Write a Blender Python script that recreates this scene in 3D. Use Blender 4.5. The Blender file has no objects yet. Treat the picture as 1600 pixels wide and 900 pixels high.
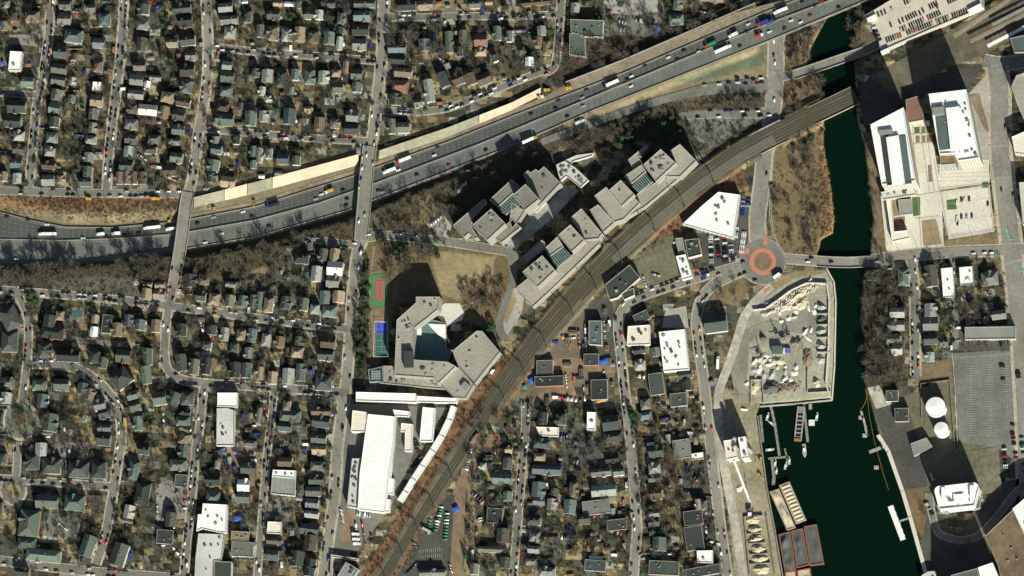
import bpy, math, random
import numpy as np
from mathutils import Vector, Matrix
random.seed(11); rng = np.random.default_rng(11)
SC = bpy.context.scene
COL = SC.collection
# ------------------------------------------------------------------ camera, light
S = 0.66            # metres per photo pixel
D = 8000.0          # the picture is taken from very high up, a little south of overhead
cam = bpy.data.cameras.new('camera'); camo = bpy.data.objects.new('camera', cam); COL.objects.link(camo)
ZC = Vector((.16, -.19, 1.0)).normalized()          # seen from a little south-east of overhead
YC = (Vector((0, 1, 0)) - ZC*ZC.y).normalized(); XC = YC.cross(ZC)
camo.matrix_world = Matrix.Translation(ZC*D) @ Matrix((XC, YC, ZC)).transposed().to_4x4()
CT = ZC.z
cam.sensor_width = 36; cam.lens = 36*D/(1600*S); cam.clip_start = 50; cam.clip_end = 60000
SC.camera = camo
SUN_EL, SUN_AZ = math.radians(27), math.radians(158.5)     # azimuth clockwise from north
w = bpy.data.worlds.new("World"); SC.world = w; w.use_nodes = True
nt = w.node_tree; bg = nt.nodes['Background']; sky = nt.nodes.new('ShaderNodeTexSky')
sky.sky_type = 'NISHITA'; sky.sun_disc = False; sky.sun_elevation = SUN_EL; sky.sun_rotation = SUN_AZ
nt.links.new(sky.outputs[0], bg.inputs[0]); bg.inputs[1].default_value = 0.05
sun = bpy.data.lights.new('sun', 'SUN'); suno = bpy.data.objects.new('sun', sun); COL.objects.link(suno)
sun.energy = 5.0; sun.angle = math.radians(0.5); sun.color = (1.0, 0.99, 0.875)
sd = Vector((math.sin(SUN_AZ)*math.cos(SUN_EL), math.cos(SUN_AZ)*math.cos(SUN_EL), math.sin(SUN_EL)))
suno.rotation_euler = sd.to_track_quat('Z', 'Y').to_euler(); suno.location = (0, 0, 300)
SC.view_settings.view_transform = 'Standard'; SC.view_settings.look = 'None'
SC.view_settings.exposure = 0.75; SC.view_settings.gamma = 1.0; SC.view_settings.use_curve_mapping = False

def P(x, y, z=0.0):
    """world point, at height z, of a spot measured in the aerial survey grid"""
    px, py = PA(float(x), float(y), float(z)); return Vector((px, py, z))
def PA(x, y, z=0.0):
    u = (x-800)*S/D; v = (450-y)*S/D
    dx = XC.x*u+YC.x*v-ZC.x; dy = XC.y*u+YC.y*v-ZC.y; dz = XC.z*u+YC.z*v-ZC.z
    k = (z-ZC.z*D)/dz
    return ZC.x*D+k*dx, ZC.y*D+k*dy

# ------------------------------------------------------------------ materials
MATS = {}
def mat(name, col, rough=.85, var=.25, scale=.6, spec=.3, metal=0.0, kind='noise', col2=None, bump=0.0, big=.0):
    """procedural surface: fine speckle + broad wear on a base colour"""
    if name in MATS: return MATS[name]
    m = bpy.data.materials.new(name); m.use_nodes = True; n = m.node_tree.nodes; l = m.node_tree.links
    b = n['Principled BSDF']; b.inputs['Roughness'].default_value = rough
    b.inputs['Metallic'].default_value = metal
    b.inputs['Specular IOR Level'].default_value = spec
    tc = n.new('ShaderNodeTexCoord'); 
    no = n.new('ShaderNodeTexNoise'); no.inputs['Scale'].default_value = scale; no.inputs['Detail'].default_value = 6
    no.inputs['Roughness'].default_value = .65
    geo = n.new('ShaderNodeNewGeometry'); l.new(geo.outputs['Position'], no.inputs['Vector'])
    r = n.new('ShaderNodeValToRGB'); l.new(no.outputs['Fac'], r.inputs[0])
    c = np.array(col); c2 = np.array(col2) if col2 else c*(1-var)
    r.color_ramp.elements[0].position = .32; r.color_ramp.elements[1].position = .68
    r.color_ramp.elements[0].color = (*c2, 1); r.color_ramp.elements[1].color = (*np.minimum(c*(1+var*.6), .95), 1)
    out = r.outputs[0]
    if kind == 'seams' or kind == 'wall' or kind == 'shingle':
        wv = n.new('ShaderNodeTexBrick'); l.new(tc.outputs['Object'], wv.inputs['Vector'])
        wv.inputs['Color1'].default_value = (1,1,1,1); wv.inputs['Color2'].default_value = (.9,.9,.9,1)
        wv.inputs['Mortar'].default_value = (.6,.6,.6,1)
        if kind == 'seams': wv.inputs['Scale'].default_value = .16; wv.inputs['Mortar Size'].default_value = .012
        elif kind == 'shingle': wv.inputs['Scale'].default_value = 1.2; wv.inputs['Mortar Size'].default_value = .06; wv.inputs['Mortar'].default_value=(.8,.8,.8,1)
        else:
            comb = n.new('ShaderNodeCombineXYZ'); sp = n.new('ShaderNodeSeparateXYZ'); l.new(geo.outputs['Position'], sp.inputs[0])
            ad = n.new('ShaderNodeMath'); l.new(sp.outputs[0], ad.inputs[0]); l.new(sp.outputs[1], ad.inputs[1])
            l.new(ad.outputs[0], comb.inputs[0]); l.new(sp.outputs[2], comb.inputs[1]); l.new(comb.outputs[0], wv.inputs['Vector'])
            wv.offset = 0; wv.inputs['Scale'].default_value = .3; wv.inputs['Mortar Size'].default_value = .25
            wv.inputs['Brick Width'].default_value = .9; wv.inputs['Row Height'].default_value = 1.0
            wv.inputs['Color1'].default_value = (.12,.15,.17,1); wv.inputs['Color2'].default_value = (.2,.23,.25,1); wv.inputs['Mortar'].default_value = (1,1,1,1)
        mx = n.new('ShaderNodeMix'); mx.data_type = 'RGBA'; mx.blend_type = 'MULTIPLY'; mx.inputs[0].default_value = 1
        l.new(out, mx.inputs[6]); l.new(wv.outputs['Color'], mx.inputs[7]); out = mx.outputs[2]
    if big:
        nb = n.new('ShaderNodeTexNoise'); nb.inputs['Scale'].default_value = .035; nb.inputs['Detail'].default_value = 5
        l.new(geo.outputs['Position'], nb.inputs['Vector'])
        rb = n.new('ShaderNodeValToRGB'); l.new(nb.outputs['Fac'], rb.inputs[0])
        rb.color_ramp.elements[0].position = .35; rb.color_ramp.elements[1].position = .65
        rb.color_ramp.elements[0].color = (1-big,)*3+(1,); rb.color_ramp.elements[1].color = (1,1,1,1)
        mx = n.new('ShaderNodeMix'); mx.data_type = 'RGBA'; mx.blend_type = 'MULTIPLY'; mx.inputs[0].default_value = 1
        l.new(out, mx.inputs[6]); l.new(rb.outputs[0], mx.inputs[7]); out = mx.outputs[2]
    l.new(out, b.inputs['Base Color'])
    if bump:
        bp = n.new('ShaderNodeBump'); bp.inputs['Strength'].default_value = bump; bp.inputs['Distance'].default_value = .3
        l.new(no.outputs['Fac'], bp.inputs['Height']); l.new(bp.outputs[0], b.inputs['Normal'])
    MATS[name] = m; return m
asphalt = mat('asphalt', (.178,.176,.148), var=.24, scale=.25, big=.3)
asphalt_hw = mat('highway_asphalt', (.074,.083,.072), var=.1, scale=.15, big=.2)
asphalt_hw2 = mat('worn_highway_asphalt', (.135,.147,.125), var=.14, scale=.15, big=.25)
asphalt_dk = mat('dark_asphalt', (.085,.082,.068), var=.3, scale=.3, big=.35)
sidewalk = mat('sidewalk', (.44,.38,.28), var=.4, scale=.35, big=.3)
concrete = mat('concrete', (.36,.34,.29), var=.25, scale=.3, big=.2)
concrete_dk = mat('weathered_concrete', (.25,.235,.195), var=.25, scale=.3, big=.2)
pave_pale = mat('pale_paving', (.6,.56,.46), var=.2, scale=.4, big=.15)
shoulder_tan = mat('tan_shoulder', (.27,.22,.15), var=.35, scale=.2, big=.3)
peach = mat('pale_wood_panels', (.52,.375,.26), var=.22, scale=.22, big=.2)
greenpanel = mat('green_grey_panels', (.225,.215,.15), var=.25, scale=.25, big=.2)
gravel = mat('gravel', (.44,.41,.33), var=.35, scale=.18, big=.3)
white_line = mat('road_paint', (.33,.33,.29), var=.3, scale=1)
yellow_line = mat('yellow_paint', (.36,.29,.12), var=.2)
green_line = mat('green_paint', (.14,.36,.2), var=.3)
red_pave = mat('red_brick_paving', (.44,.175,.10), var=.2, scale=.5)
ballast = mat('ballast', (.14,.125,.082), var=.3, scale=.12, big=.45)
sleeper = mat('sleepers', (.058,.053,.032), var=.2, scale=.2)
rail_steel = mat('rail_steel', (.13,.118,.08), rough=.4, var=.2)
blue_court = mat('blue_court', (.02,.07,.5), var=.1); green_court = mat('green_court', (.05,.2,.07), var=.15)
teal_court = mat('teal_court', (.03,.12,.1), var=.15); red_court = mat('red_court', (.3,.09,.07), var=.15)
lawn = mat('dry_lawn', (.30,.225,.125), var=.3, scale=.1, big=.2)
dirt = mat('bare_soil', (.24,.165,.10), var=.35, scale=.15, big=.3)
grass_green = mat('green_grass', (.07,.12,.035), var=.3)
bark = mat('bark', (.14,.115,.085), var=.3, scale=2)
twig = mat('bare_twigs', (.098,.092,.072), var=.3, scale=.3)
twig_red = mat('reddish_twigs', (.15,.085,.052), var=.3, scale=.3)
reed = mat('dry_reeds', (.42,.28,.15), var=.3, scale=.3)
needles = mat('evergreen_leaves', (.028,.06,.02), var=.45, scale=.4)
metal_g = mat('grey_metal', (.22,.22,.2), rough=.5, var=.15)
metal_d = mat('dark_metal', (.07,.07,.06), rough=.6, var=.2)
wood_pole = mat('weathered_wood', (.13,.1,.07), var=.2)
glass_teal = mat('teal_glass', (.02,.075,.07), rough=.25, var=.3, spec=.5)
glass_dk = mat('dark_glass', (.012,.014,.016), rough=.1, var=.1, spec=.5)
tyre = mat('tyre_rubber', (.02,.02,.02), var=.1)
WALLC = {'cream': (.45,.42,.34), 'whitew': (.62,.6,.55), 'tanw': (.36,.28,.19), 'greyw': (.3,.3,.28), 'brickw': (.28,.13,.09), 'bluew': (.25,.3,.33)}
WALL = {k: mat('wall_'+k, v, var=.12, scale=.5, kind='wall') for k, v in WALLC.items()}
ROOFC = {'g': ('grey', (.12,.125,.10)), 'd': ('dark grey', (.048,.06,.05)), 'l': ('pale grey', (.27,.28,.245)), 'w': ('white', (.8,.8,.76)),
 't': ('tan', (.29,.225,.15)), 'b': ('brown', (.13,.095,.065)), 'r': ('reddish', (.24,.12,.085)), 'u': ('blue-grey', (.10,.132,.125)), 'e': ('green-grey', (.105,.135,.105)),
 'c': ('concrete-coloured', (.36,.335,.27)), 'n': ('weathered concrete', (.215,.205,.17)), 'k': ('brown earth', (.22,.15,.09)), 'm': ('cream', (.72,.65,.52)), 's': ('stained white', (.55,.54,.5))}
ROOF = {k: mat('roof_'+v[0].replace(' ', '_').replace('-', '_'), v[1], var=.22 if k not in 'wms' else .05, scale=.5,
        kind='shingle' if k in 'gdtbrue' or k == 'l' else 'seams', big=.2 if k not in 'wm' else .04) for k, v in ROOFC.items()}
ROOF['k'] = mat('roof_garden_soil', (.22,.15,.09), var=.35, scale=.12, big=.4)

# ------------------------------------------------------------------ helpers
def me_obj(name, verts, faces, mats, parent=None, idx=None, link=True):
    me = bpy.data.meshes.new(name); me.from_pydata([tuple(v) for v in verts], [], faces)
    for m in (mats if isinstance(mats, (list, tuple)) else [mats]): me.materials.append(m)
    if idx is not None: me.polygons.foreach_set('material_index', idx)
    me.update(); o = bpy.data.objects.new(name, me)
    if link: COL.objects.link(o)
    if parent: o.parent = parent
    return o
def np_obj(name, V, F, mats, cols=None, idx=None, parent=None):
    V = np.asarray(V, dtype=np.float32); F = np.asarray(F, dtype=np.int32)
    me = bpy.data.meshes.new(name); k = F.shape[1]
    me.vertices.add(len(V)); me.vertices.foreach_set('co', V.ravel())
    me.loops.add(F.size); me.loops.foreach_set('vertex_index', F.ravel())
    me.polygons.add(len(F)); me.polygons.foreach_set('loop_start', np.arange(0, F.size, k, dtype=np.int32))
    try: me.polygons.foreach_set('loop_total', np.full(len(F), k, dtype=np.int32))
    except Exception: pass
    for m in (mats if isinstance(mats, (list, tuple)) else [mats]): me.materials.append(m)
    if idx is not None: me.polygons.foreach_set('material_index', np.asarray(idx, dtype=np.int32))
    me.update(calc_edges=True)
    if cols is not None:
        a = me.color_attributes.new('Col', 'FLOAT_COLOR', 'POINT'); a.data.foreach_set('color', np.asarray(cols, dtype=np.float32).ravel())
    o = bpy.data.objects.new(name, me); COL.objects.link(o)
    if parent: o.parent = parent
    return o
class MB:
    def __init__(s): s.v = []; s.f = []; s.i = []
    def box(s, c, d, rz=0.0, i=0, taper=1.0):
        cx, cy, cz = c; dx, dy, dz = d[0]/2, d[1]/2, d[2]/2; b = len(s.v); ca, sa = math.cos(rz), math.sin(rz)
        for zz, t in ((-dz, 1), (dz, taper)):
            for xx, yy in ((-dx, -dy), (dx, -dy), (dx, dy), (-dx, dy)):
                xx *= t; yy *= t
                s.v.append((cx+xx*ca-yy*sa, cy+xx*sa+yy*ca, cz+zz))
        s.f += [(b, b+3, b+2, b+1), (b+4, b+5, b+6, b+7), (b, b+1, b+5, b+4), (b+1, b+2, b+6, b+5), (b+2, b+3, b+7, b+6), (b+3, b, b+4, b+7)]
        s.i += [i]*6; return s
    def bar(s, p, q, r, r2=None, i=0, n=4):
        p = Vector(p); q = Vector(q); r2 = r if r2 is None else r2; d = (q-p).normalized()
        a = d.orthogonal().normalized(); bb = d.cross(a); b = len(s.v)
        for c, rr in ((p, r), (q, r2)):
            for k in range(n):
                t = 2*math.pi*(k+.5)/n; s.v.append(tuple(c + (a*math.cos(t)+bb*math.sin(t))*rr))
        for k in range(n): s.f.append((b+k, b+(k+1) % n, b+n+(k+1) % n, b+n+k)); s.i.append(i)
        s.f.append(tuple(b+n+k for k in range(n))); s.i.append(i); return s
    def cyl(s, c, r, z0, z1, n=24, i=0, r2=None):
        b = len(s.v); r2 = r if r2 is None else r2
        for z, rr in ((z0, r), (z1, r2)):
            for k in range(n):
                t = 2*math.pi*k/n; s.v.append((c[0]+rr*math.cos(t), c[1]+rr*math.sin(t), z))
        for k in range(n): s.f.append((b+k, b+(k+1) % n, b+n+(k+1) % n, b+n+k)); s.i.append(i)
        s.f.append(tuple(b+n+k for k in range(n))); s.i.append(i); return s
    def poly(s, pts, z0, z1, i=0, top=True):
        """prism of a world-space polygon"""
        n = len(pts); b = len(s.v)
        if area(pts) < 0: pts = pts[::-1]
        for z in (z0, z1):
            for p in pts: s.v.append((p[0], p[1], z))
        for k in range(n): s.f.append((b+k, b+(k+1) % n, b+n+(k+1) % n, b+n+k)); s.i.append(i)
        if top: s.f.append(tuple(b+n+k for k in range(n))); s.i.append(i)
        return s
    def face(s, pts, i=0):
        b = len(s.v); s.v += [tuple(p) for p in pts]; s.f.append(tuple(range(b, b+len(pts)))); s.i.append(i); return s
    def build(s, name, mats, parent=None, link=True):
        return me_obj(name, s.v, s.f, mats, parent, s.i if isinstance(mats, (list, tuple)) else None, link)
def area(p):
    return .5*sum(p[i][0]*p[(i+1) % len(p)][1]-p[(i+1) % len(p)][0]*p[i][1] for i in range(len(p)))
def tag(o, label=None, cat=None, group=None, kind=None):
    for k, v in (('label', label), ('category', cat), ('group', group), ('kind', kind)):
        if v: o[k] = v
    return o
def struct(o): o['kind'] = 'structure'; return o
def empty(name, loc, rz=0.0):
    o = bpy.data.objects.new(name, None); COL.objects.link(o); o.location = loc; o.rotation_euler = (0, 0, rz); o.empty_display_size = 1; return o
def ordinal(n):
    if 10 <= n % 100 <= 20: return f'{n}th'
    return f"{n}{ {1:'st',2:'nd',3:'rd'}.get(n % 10, 'th')}"
def inside(poly, x, y):
    poly = np.asarray(poly, float); x = np.asarray(x, float); y = np.asarray(y, float); r = np.zeros(x.shape, bool)
    j = len(poly)-1
    for i in range(len(poly)):
        xi, yi = poly[i]; xj, yj = poly[j]
        c = ((yi > y) != (yj > y)) & (x < (xj-xi)*(y-yi)/((yj-yi) or 1e-9)+xi); r ^= c; j = i
    return r
def dist_line(pl, x, y):
    d = np.full(np.shape(x), 1e9)
    for (ax, ay), (bx, by) in zip(pl, pl[1:]):
        L = (bx-ax)**2+(by-ay)**2; t = np.clip(((x-ax)*(bx-ax)+(y-ay)*(by-ay))/L, 0, 1)
        d = np.minimum(d, np.hypot(x-(ax+t*(bx-ax)), y-(ay+t*(by-ay))))
    return d
def resample(pl, step):
    out = [pl[0]]; ss = []
    for a, b in zip(pl, pl[1:]):
        L = math.hypot(b[0]-a[0], b[1]-a[1]); n = max(1, int(L/step))
        for k in range(1, n+1): out.append((a[0]+(b[0]-a[0])*k/n, a[1]+(b[1]-a[1])*k/n))
    return out
def smooth(pl, step=6, it=3):
    p = np.array(resample(pl, step), float)
    for _ in range(it): p[1:-1] = (p[:-2]+2*p[1:-1]+p[2:])/4
    return [tuple(q) for q in p]
# ------------------------------------------------------------------ the land
HX = [-60, 0, 50, 100, 175, 275, 400, 550, 590, 700, 800, 975, 1200, 1250, 1350, 1700]
HNT = [324, 332, 345, 355, 356, 347, 323, 276, 261, 222, 182, 114, 17, -2, -42, -180]
HMX = [-60, 0, 100, 200, 275, 400, 500, 585, 750, 800, 985, 1200, 1307, 1700]
HMY = [374, 374, 376, 372, 366, 344, 317, 287, 225, 204, 127, 37, -3, -160]
HSX = [-60, 0, 125, 200, 275, 400, 545, 590, 700, 800, 925, 1200, 1350, 1700]
HSB = [410, 410, 410, 400, 390, 369, 327, 309, 266, 227, 172, 63, 1, -140]
def hN(x): return np.interp(x, HX, HNT)
def hM(x): return np.interp(x, HMX, HMY)
def hS(x): return np.interp(x, HSX, HSB)
def hz(x): return np.interp(x, [0, 600, 800, 960, 1150, 1700], [-6.5, -6.0, -1.5, 3.5, 5.5, 6.0])
RAIL = [(570,935),(598,900),(640,832),(672,780),(712,718),(742,672),(772,628),(808,577),(850,520),(900,462),(955,403),(1025,338),(1090,285),(1150,243),(1207,212),(1270,180),(1337,148)]
RIVER = [(1330,-60),(1312,0),(1284,45),(1268,75),(1262,100),(1275,112),(1290,150),(1288,200),(1287,225),(1294,265),(1300,300),(1304,345),(1302,365),(1284,375),(1279,397),(1290,415),(1302,440),(1306,470),(1304,570),(1300,624),(1240,630),(1188,634),(1183,650),(1190,700),(1198,760),(1212,835),(1222,900),(1230,1000),
         (1470,1000),(1447,895),(1422,807),(1410,767),(1388,705),(1372,680),(1362,640),(1353,606),(1348,592),(1355,555),(1343,500),(1347,450),(1350,415),(1358,397),(1363,340),(1355,275),(1350,225),(1338,185),(1337,150),(1334,100),(1325,70),(1345,30),(1352,0),(1370,-60)]
FWX = [-11000,-6000,-2500,-700,-200] ; XS = np.array(FWX + list(np.arange(-60, 1662, 2)) + [1800,2400,4000,8000,12000], float)
YS = np.array([-11000,-6000,-2500,-700,-200] + list(np.arange(-60, 962, 2)) + [1100,1700,4000,8000,12000], float)
GX, GY = np.meshgrid(XS, YS)
def sstep(t): t = np.clip(t, 0, 1); return t*t*(3-2*t)
def Hf(x, y):
    x = np.asarray(x, float); y = np.asarray(y, float); h = np.zeros(np.broadcast(x, y).shape)
    # highway corridor
    z = hz(x) - .25; dn = hN(x) - np.interp(x, [0,292,300,400,560,590,700,800,845,860,900,1150], [4,4,33,39,31,25,23,22,26,22,22,20]) - y; ds = y - hS(x) - np.interp(x,[0,282,300,700,790,900,1200],[5,6,15,14,3,2,2])
    wn = np.interp(x, [0, 280, 300, 850, 900], [26, 18, 1.6, 1.6, 4]); ws = np.interp(x, [0, 300, 700, 900], [5, 2, 2.5, 14])
    k = 1 - sstep(np.maximum(dn/wn, ds/ws)); k = k*(1-sstep((x-1180)/6.)) * (x < 1190)
    h += z*k
    # rail embankment
    d = dist_line(RAIL, x, y); zr = np.interp(x, [600, 700, 900, 1100, 1180], [.3, .8, 1.8, 3.2, 4.2])
    hw = np.interp(x, [600, 750, 900, 1100], [13, 16, 19, 19]); kr = (1-sstep((d-hw)/5.))*(1-sstep((x-1186)/5.))
    kr = np.maximum(kr, (1-sstep((d-hw)/5.))*sstep((x-1222)/5.)*(1-sstep((x-1280)/8.)))
    h = h + zr*kr
    # river bed with banks, dug further from the wall side
    rin = inside(RIVER, x, y); dr = dist_line(RIVER+[RIVER[0]], x, y); sg = np.where(rin, dr, -dr)
    h = h - 4.2*sstep((sg+3.5)/5.)
    # roof-high pile terrain is built as objects, the rest gets slight unevenness
    return h
def Hn(x, y): return float(Hf(np.array([x]), np.array([y]))[0])
H = Hf(GX, GY); H[(GX < -60) | (GX > 1660) | (GY < -60) | (GY > 960)] = 0
base = np.zeros(GX.shape+(4,)); base[...] = (.19,.15,.10, 1.0)
# ground cover: colour of each stretch of ground (RGB) and how much garden patchwork it has (A)
ZONES = [
 ([(0,296),(130,300),(290,300),(285,330),(290,350),(180,350),(100,345),(0,330)], (.20,.135,.08,.0)),
 ([(0,306),(100,308),(230,312),(278,318),(272,340),(180,340),(90,335),(0,322)], (.24,.15,.085,.0)),
 ([(0,322),(60,330),(150,330),(275,318),(280,350),(170,356),(70,350),(0,340)], (.23,.19,.125,.0)),
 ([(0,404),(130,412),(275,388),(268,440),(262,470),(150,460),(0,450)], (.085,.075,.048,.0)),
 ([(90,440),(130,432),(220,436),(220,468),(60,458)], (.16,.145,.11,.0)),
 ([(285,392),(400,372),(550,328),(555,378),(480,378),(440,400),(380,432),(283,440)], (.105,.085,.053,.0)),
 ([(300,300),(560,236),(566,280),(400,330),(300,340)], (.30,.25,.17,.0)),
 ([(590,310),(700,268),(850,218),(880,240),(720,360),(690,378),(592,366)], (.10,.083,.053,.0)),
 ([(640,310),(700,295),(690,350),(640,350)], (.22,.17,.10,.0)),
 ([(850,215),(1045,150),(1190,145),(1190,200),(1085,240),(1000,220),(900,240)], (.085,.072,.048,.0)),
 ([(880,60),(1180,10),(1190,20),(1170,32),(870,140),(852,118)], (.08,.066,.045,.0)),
 ([(862,152),(1200,30),(1200,120),(1040,150),(960,178),(900,200)], (.28,.23,.15,.0)),
 ([(1048,128),(1192,82),(1197,100),(1150,112),(1080,130)], (.17,.19,.13,.0)),
 ([(1045,150),(1200,140),(1196,168),(1060,170)], (.16,.12,.075,.0)),
 ([(575,372),(700,386),(800,400),(800,450),(830,480),(790,520),(720,500),(690,480),(620,470),(600,560),(560,600),(553,500),(560,400)], (.205,.15,.09,.0)),
 ([(690,392),(775,402),(762,428),(730,440),(720,470),(690,460),(672,400)], (.36,.28,.165,.0)),
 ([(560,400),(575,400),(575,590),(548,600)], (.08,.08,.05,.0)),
 ([(555,910),(625,800),(700,672),(714,640),(790,560),(880,455),(930,425),(1010,350),(1095,290),(1160,262),(1168,290),(1080,345),(1010,400),(940,450),(880,510),(830,590),(790,640),(740,700),(690,780),(640,900)], (.24,.14,.085,.0)),
 ([(1205,205),(1290,185),(1290,225),(1303,300),(1306,350),(1302,368),(1284,378),(1279,400),(1228,395),(1206,370),(1200,320),(1205,250)], (.22,.165,.10,.0)),
 ([(1276,190),(1290,190),(1303,300),(1306,350),(1303,368),(1290,368),(1284,300)], (.38,.24,.13,.0)),
 ([(1225,60),(1285,40),(1262,100),(1275,112),(1240,117),(1226,100)], (.25,.17,.10,.0)),
 ([(1230,125),(1300,110),(1290,150),(1222,190),(1220,150)], (.22,.14,.09,.0)),
 ([(1325,0),(1352,0),(1352,40),(1372,66),(1345,80),(1325,70)], (.17,.13,.085,.0)),
 ([(1352,225),(1362,210),(1384,380),(1380,395),(1360,395)], (.25,.18,.12,.0)),
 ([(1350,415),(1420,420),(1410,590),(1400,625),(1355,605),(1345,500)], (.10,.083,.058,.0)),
 ([(1120,434),(1160,432),(1170,455),(1150,478),(1110,470)], (.24,.18,.11,.0)),
 ([(1165,480),(1200,452),(1245,425),(1290,420),(1303,440),(1306,500),(1302,625),(1180,632),(1160,600),(1152,520)], (.42,.395,.32,.0)),
 ([(1118,600),(1180,620),(1190,700),(1200,770),(1225,900),(1235,960),(1150,960),(1140,800),(1126,700)], (.36,.31,.22,.0)),
 ([(1180,445),(1240,424),(1292,420),(1285,428),(1240,436),(1205,458),(1176,482)], (.30,.23,.15,.0)),
 ([(1355,605),(1400,625),(1470,595),(1490,590),(1492,690),(1520,690),(1560,690),(1565,765),(1500,770),(1450,800),(1425,805),(1400,735),(1375,680)], (.19,.17,.125,.0)),
 ([(1440,565),(1490,560),(1488,600),(1440,600),(1430,590)], (.25,.185,.12,.0)),
 ([(1410,765),(1437,758),(1455,800),(1462,820),(1440,840),(1425,810)], (.25,.165,.1,.0)),
 ([(1475,375),(1562,362),(1566,385),(1475,392)], (.28,.2,.125,.0)),
 ([(725,740),(745,740),(740,900),(722,900),(735,800)], (.32,.25,.16,.0)),
 ([(950,700),(1100,700),(1065,850),(1055,790),(1040,720)], (.20,.15,.095,.0)),
 ([(860,500),(900,470),(960,465),(962,590),(820,625),(830,590)], (.20,.165,.12,.0)),
 ([(1000,380),(1060,365),(1060,430),(1040,440),(960,450),(985,400)], (.20,.185,.13,.0)),
]
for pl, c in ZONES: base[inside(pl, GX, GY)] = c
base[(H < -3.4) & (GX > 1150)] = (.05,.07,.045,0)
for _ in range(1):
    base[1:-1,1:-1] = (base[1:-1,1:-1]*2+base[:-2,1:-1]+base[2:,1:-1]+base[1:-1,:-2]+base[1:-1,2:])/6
gx, gy = PA(GX, GY, H)
uneven = np.where((H > -.01) & (H < .01), 0, 0)
V = np.stack([gx, gy, H], -1).reshape(-1, 3)
ny, nx = GX.shape; I = np.arange(ny*nx).reshape(ny, nx)
F = np.stack([I[1:, :-1], I[1:, 1:], I[:-1, 1:], I[:-1, :-1]], -1).reshape(-1, 4)
gm = bpy.data.materials.new('ground_cover'); gm.use_nodes = True; n = gm.node_tree.nodes; l = gm.node_tree.links
b = n['Principled BSDF']; b.inputs['Roughness'].default_value = .95; b.inputs['Specular IOR Level'].default_value = .1
at = n.new('ShaderNodeAttribute'); at.attribute_name = 'Col'
geo = n.new('ShaderNodeNewGeometry')
def noise(scale, det=6, src=None):
    x = n.new('ShaderNodeTexNoise'); x.inputs['Scale'].default_value = scale; x.inputs['Detail'].default_value = det; x.inputs['Roughness'].default_value = .7
    l.new(src or geo.outputs['Position'], x.inputs['Vector']); return x
def ramp(src, els, interp='LINEAR'):
    r = n.new('ShaderNodeValToRGB'); r.color_ramp.interpolation = interp; e = r.color_ramp.elements
    while len(e) > 1: e.remove(e[-1])
    e[0].position = els[0][0]; e[0].color = (*els[0][1], 1)
    for p, c in els[1:]: q = e.new(p); q.color = (*c, 1)
    l.new(src, r.inputs[0]); return r
def mix(a, bb, fac, mode='MIX'):
    m = n.new('ShaderNodeMix'); m.data_type = 'RGBA'; m.blend_type = mode
    if isinstance(fac, float): m.inputs[0].default_value = fac
    else: l.new(fac, m.inputs[0])
    l.new(a, m.inputs[6]); l.new(bb, m.inputs[7]); return m.outputs[2]
mp = n.new('ShaderNodeMapping'); mp.inputs['Rotation'].default_value = (0,0,.07); mp.inputs['Scale'].default_value = (1,1,0); l.new(geo.outputs['Position'], mp.inputs[0])
wob = noise(.09, 3); wm_ = n.new('ShaderNodeVectorMath'); wm_.operation = 'MULTIPLY_ADD'; l.new(wob.outputs['Color'], wm_.inputs[0]); wm_.inputs[1].default_value = (5, 5, 0); l.new(mp.outputs[0], wm_.inputs[2])
def plots(bw, rh, off, ms):
    br = n.new('ShaderNodeTexBrick'); l.new(wm_.outputs[0], br.inputs['Vector']); br.offset = off; br.inputs['Scale'].default_value = 1
    br.inputs['Brick Width'].default_value = bw; br.inputs['Row Height'].default_value = rh; br.inputs['Mortar Size'].default_value = ms; br.inputs['Mortar Smooth'].default_value = 0
    br.inputs['Color1'].default_value = (0,0,0,1); br.inputs['Color2'].default_value = (1,1,1,1); br.inputs['Mortar'].default_value = (.45,.45,.45,1)
    return br.outputs['Color']
lots = ramp(plots(11, 7.5, .37, .18), [(0,(.29,.22,.13)),(.16,(.11,.095,.063)),(.34,(.06,.06,.043)),(.52,(.15,.113,.07)),(.62,(.10,.103,.085)),(.78,(.19,.185,.155)),(.88,(.36,.285,.175)),(.96,(.40,.39,.34))], 'CONSTANT')
small = ramp(plots(4.3, 3.1, .5, .1), [(0,(1,1,1)),(.62,(.6,.62,.6)),(.78,(1.25,1.2,1.1)),(.9,(.45,.5,.42)),(.97,(1.8,1.75,1.7))], 'CONSTANT')
c1 = mix(lots.outputs[0], small.outputs[0], 1.0, 'MULTIPLY')
c = mix(at.outputs['Color'], c1, at.outputs['Alpha'])
n1 = noise(.25); r1 = ramp(n1.outputs['Fac'], [(.33,(.66,.67,.64)),(.5,(.92,.92,.9)),(.68,(1.14,1.12,1.06))])
n2 = noise(.03, 4); r2 = ramp(n2.outputs['Fac'], [(.35,(.72,.74,.74)),(.65,(1.12,1.1,1.05))])
c = mix(c, r1.outputs[0], 1.0, 'MULTIPLY'); c = mix(c, r2.outputs[0], 1.0, 'MULTIPLY')
dk = n.new('ShaderNodeMix'); dk.data_type='RGBA'; dk.blend_type='MULTIPLY'; dk.inputs[0].default_value=1; dk.inputs[7].default_value=(.82,.84,.80,1); l.new(c, dk.inputs[6]); l.new(dk.outputs[2], b.inputs['Base Color'])
struct(np_obj('ground', V, F, gm, cols=base.reshape(-1, 4)))
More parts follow.
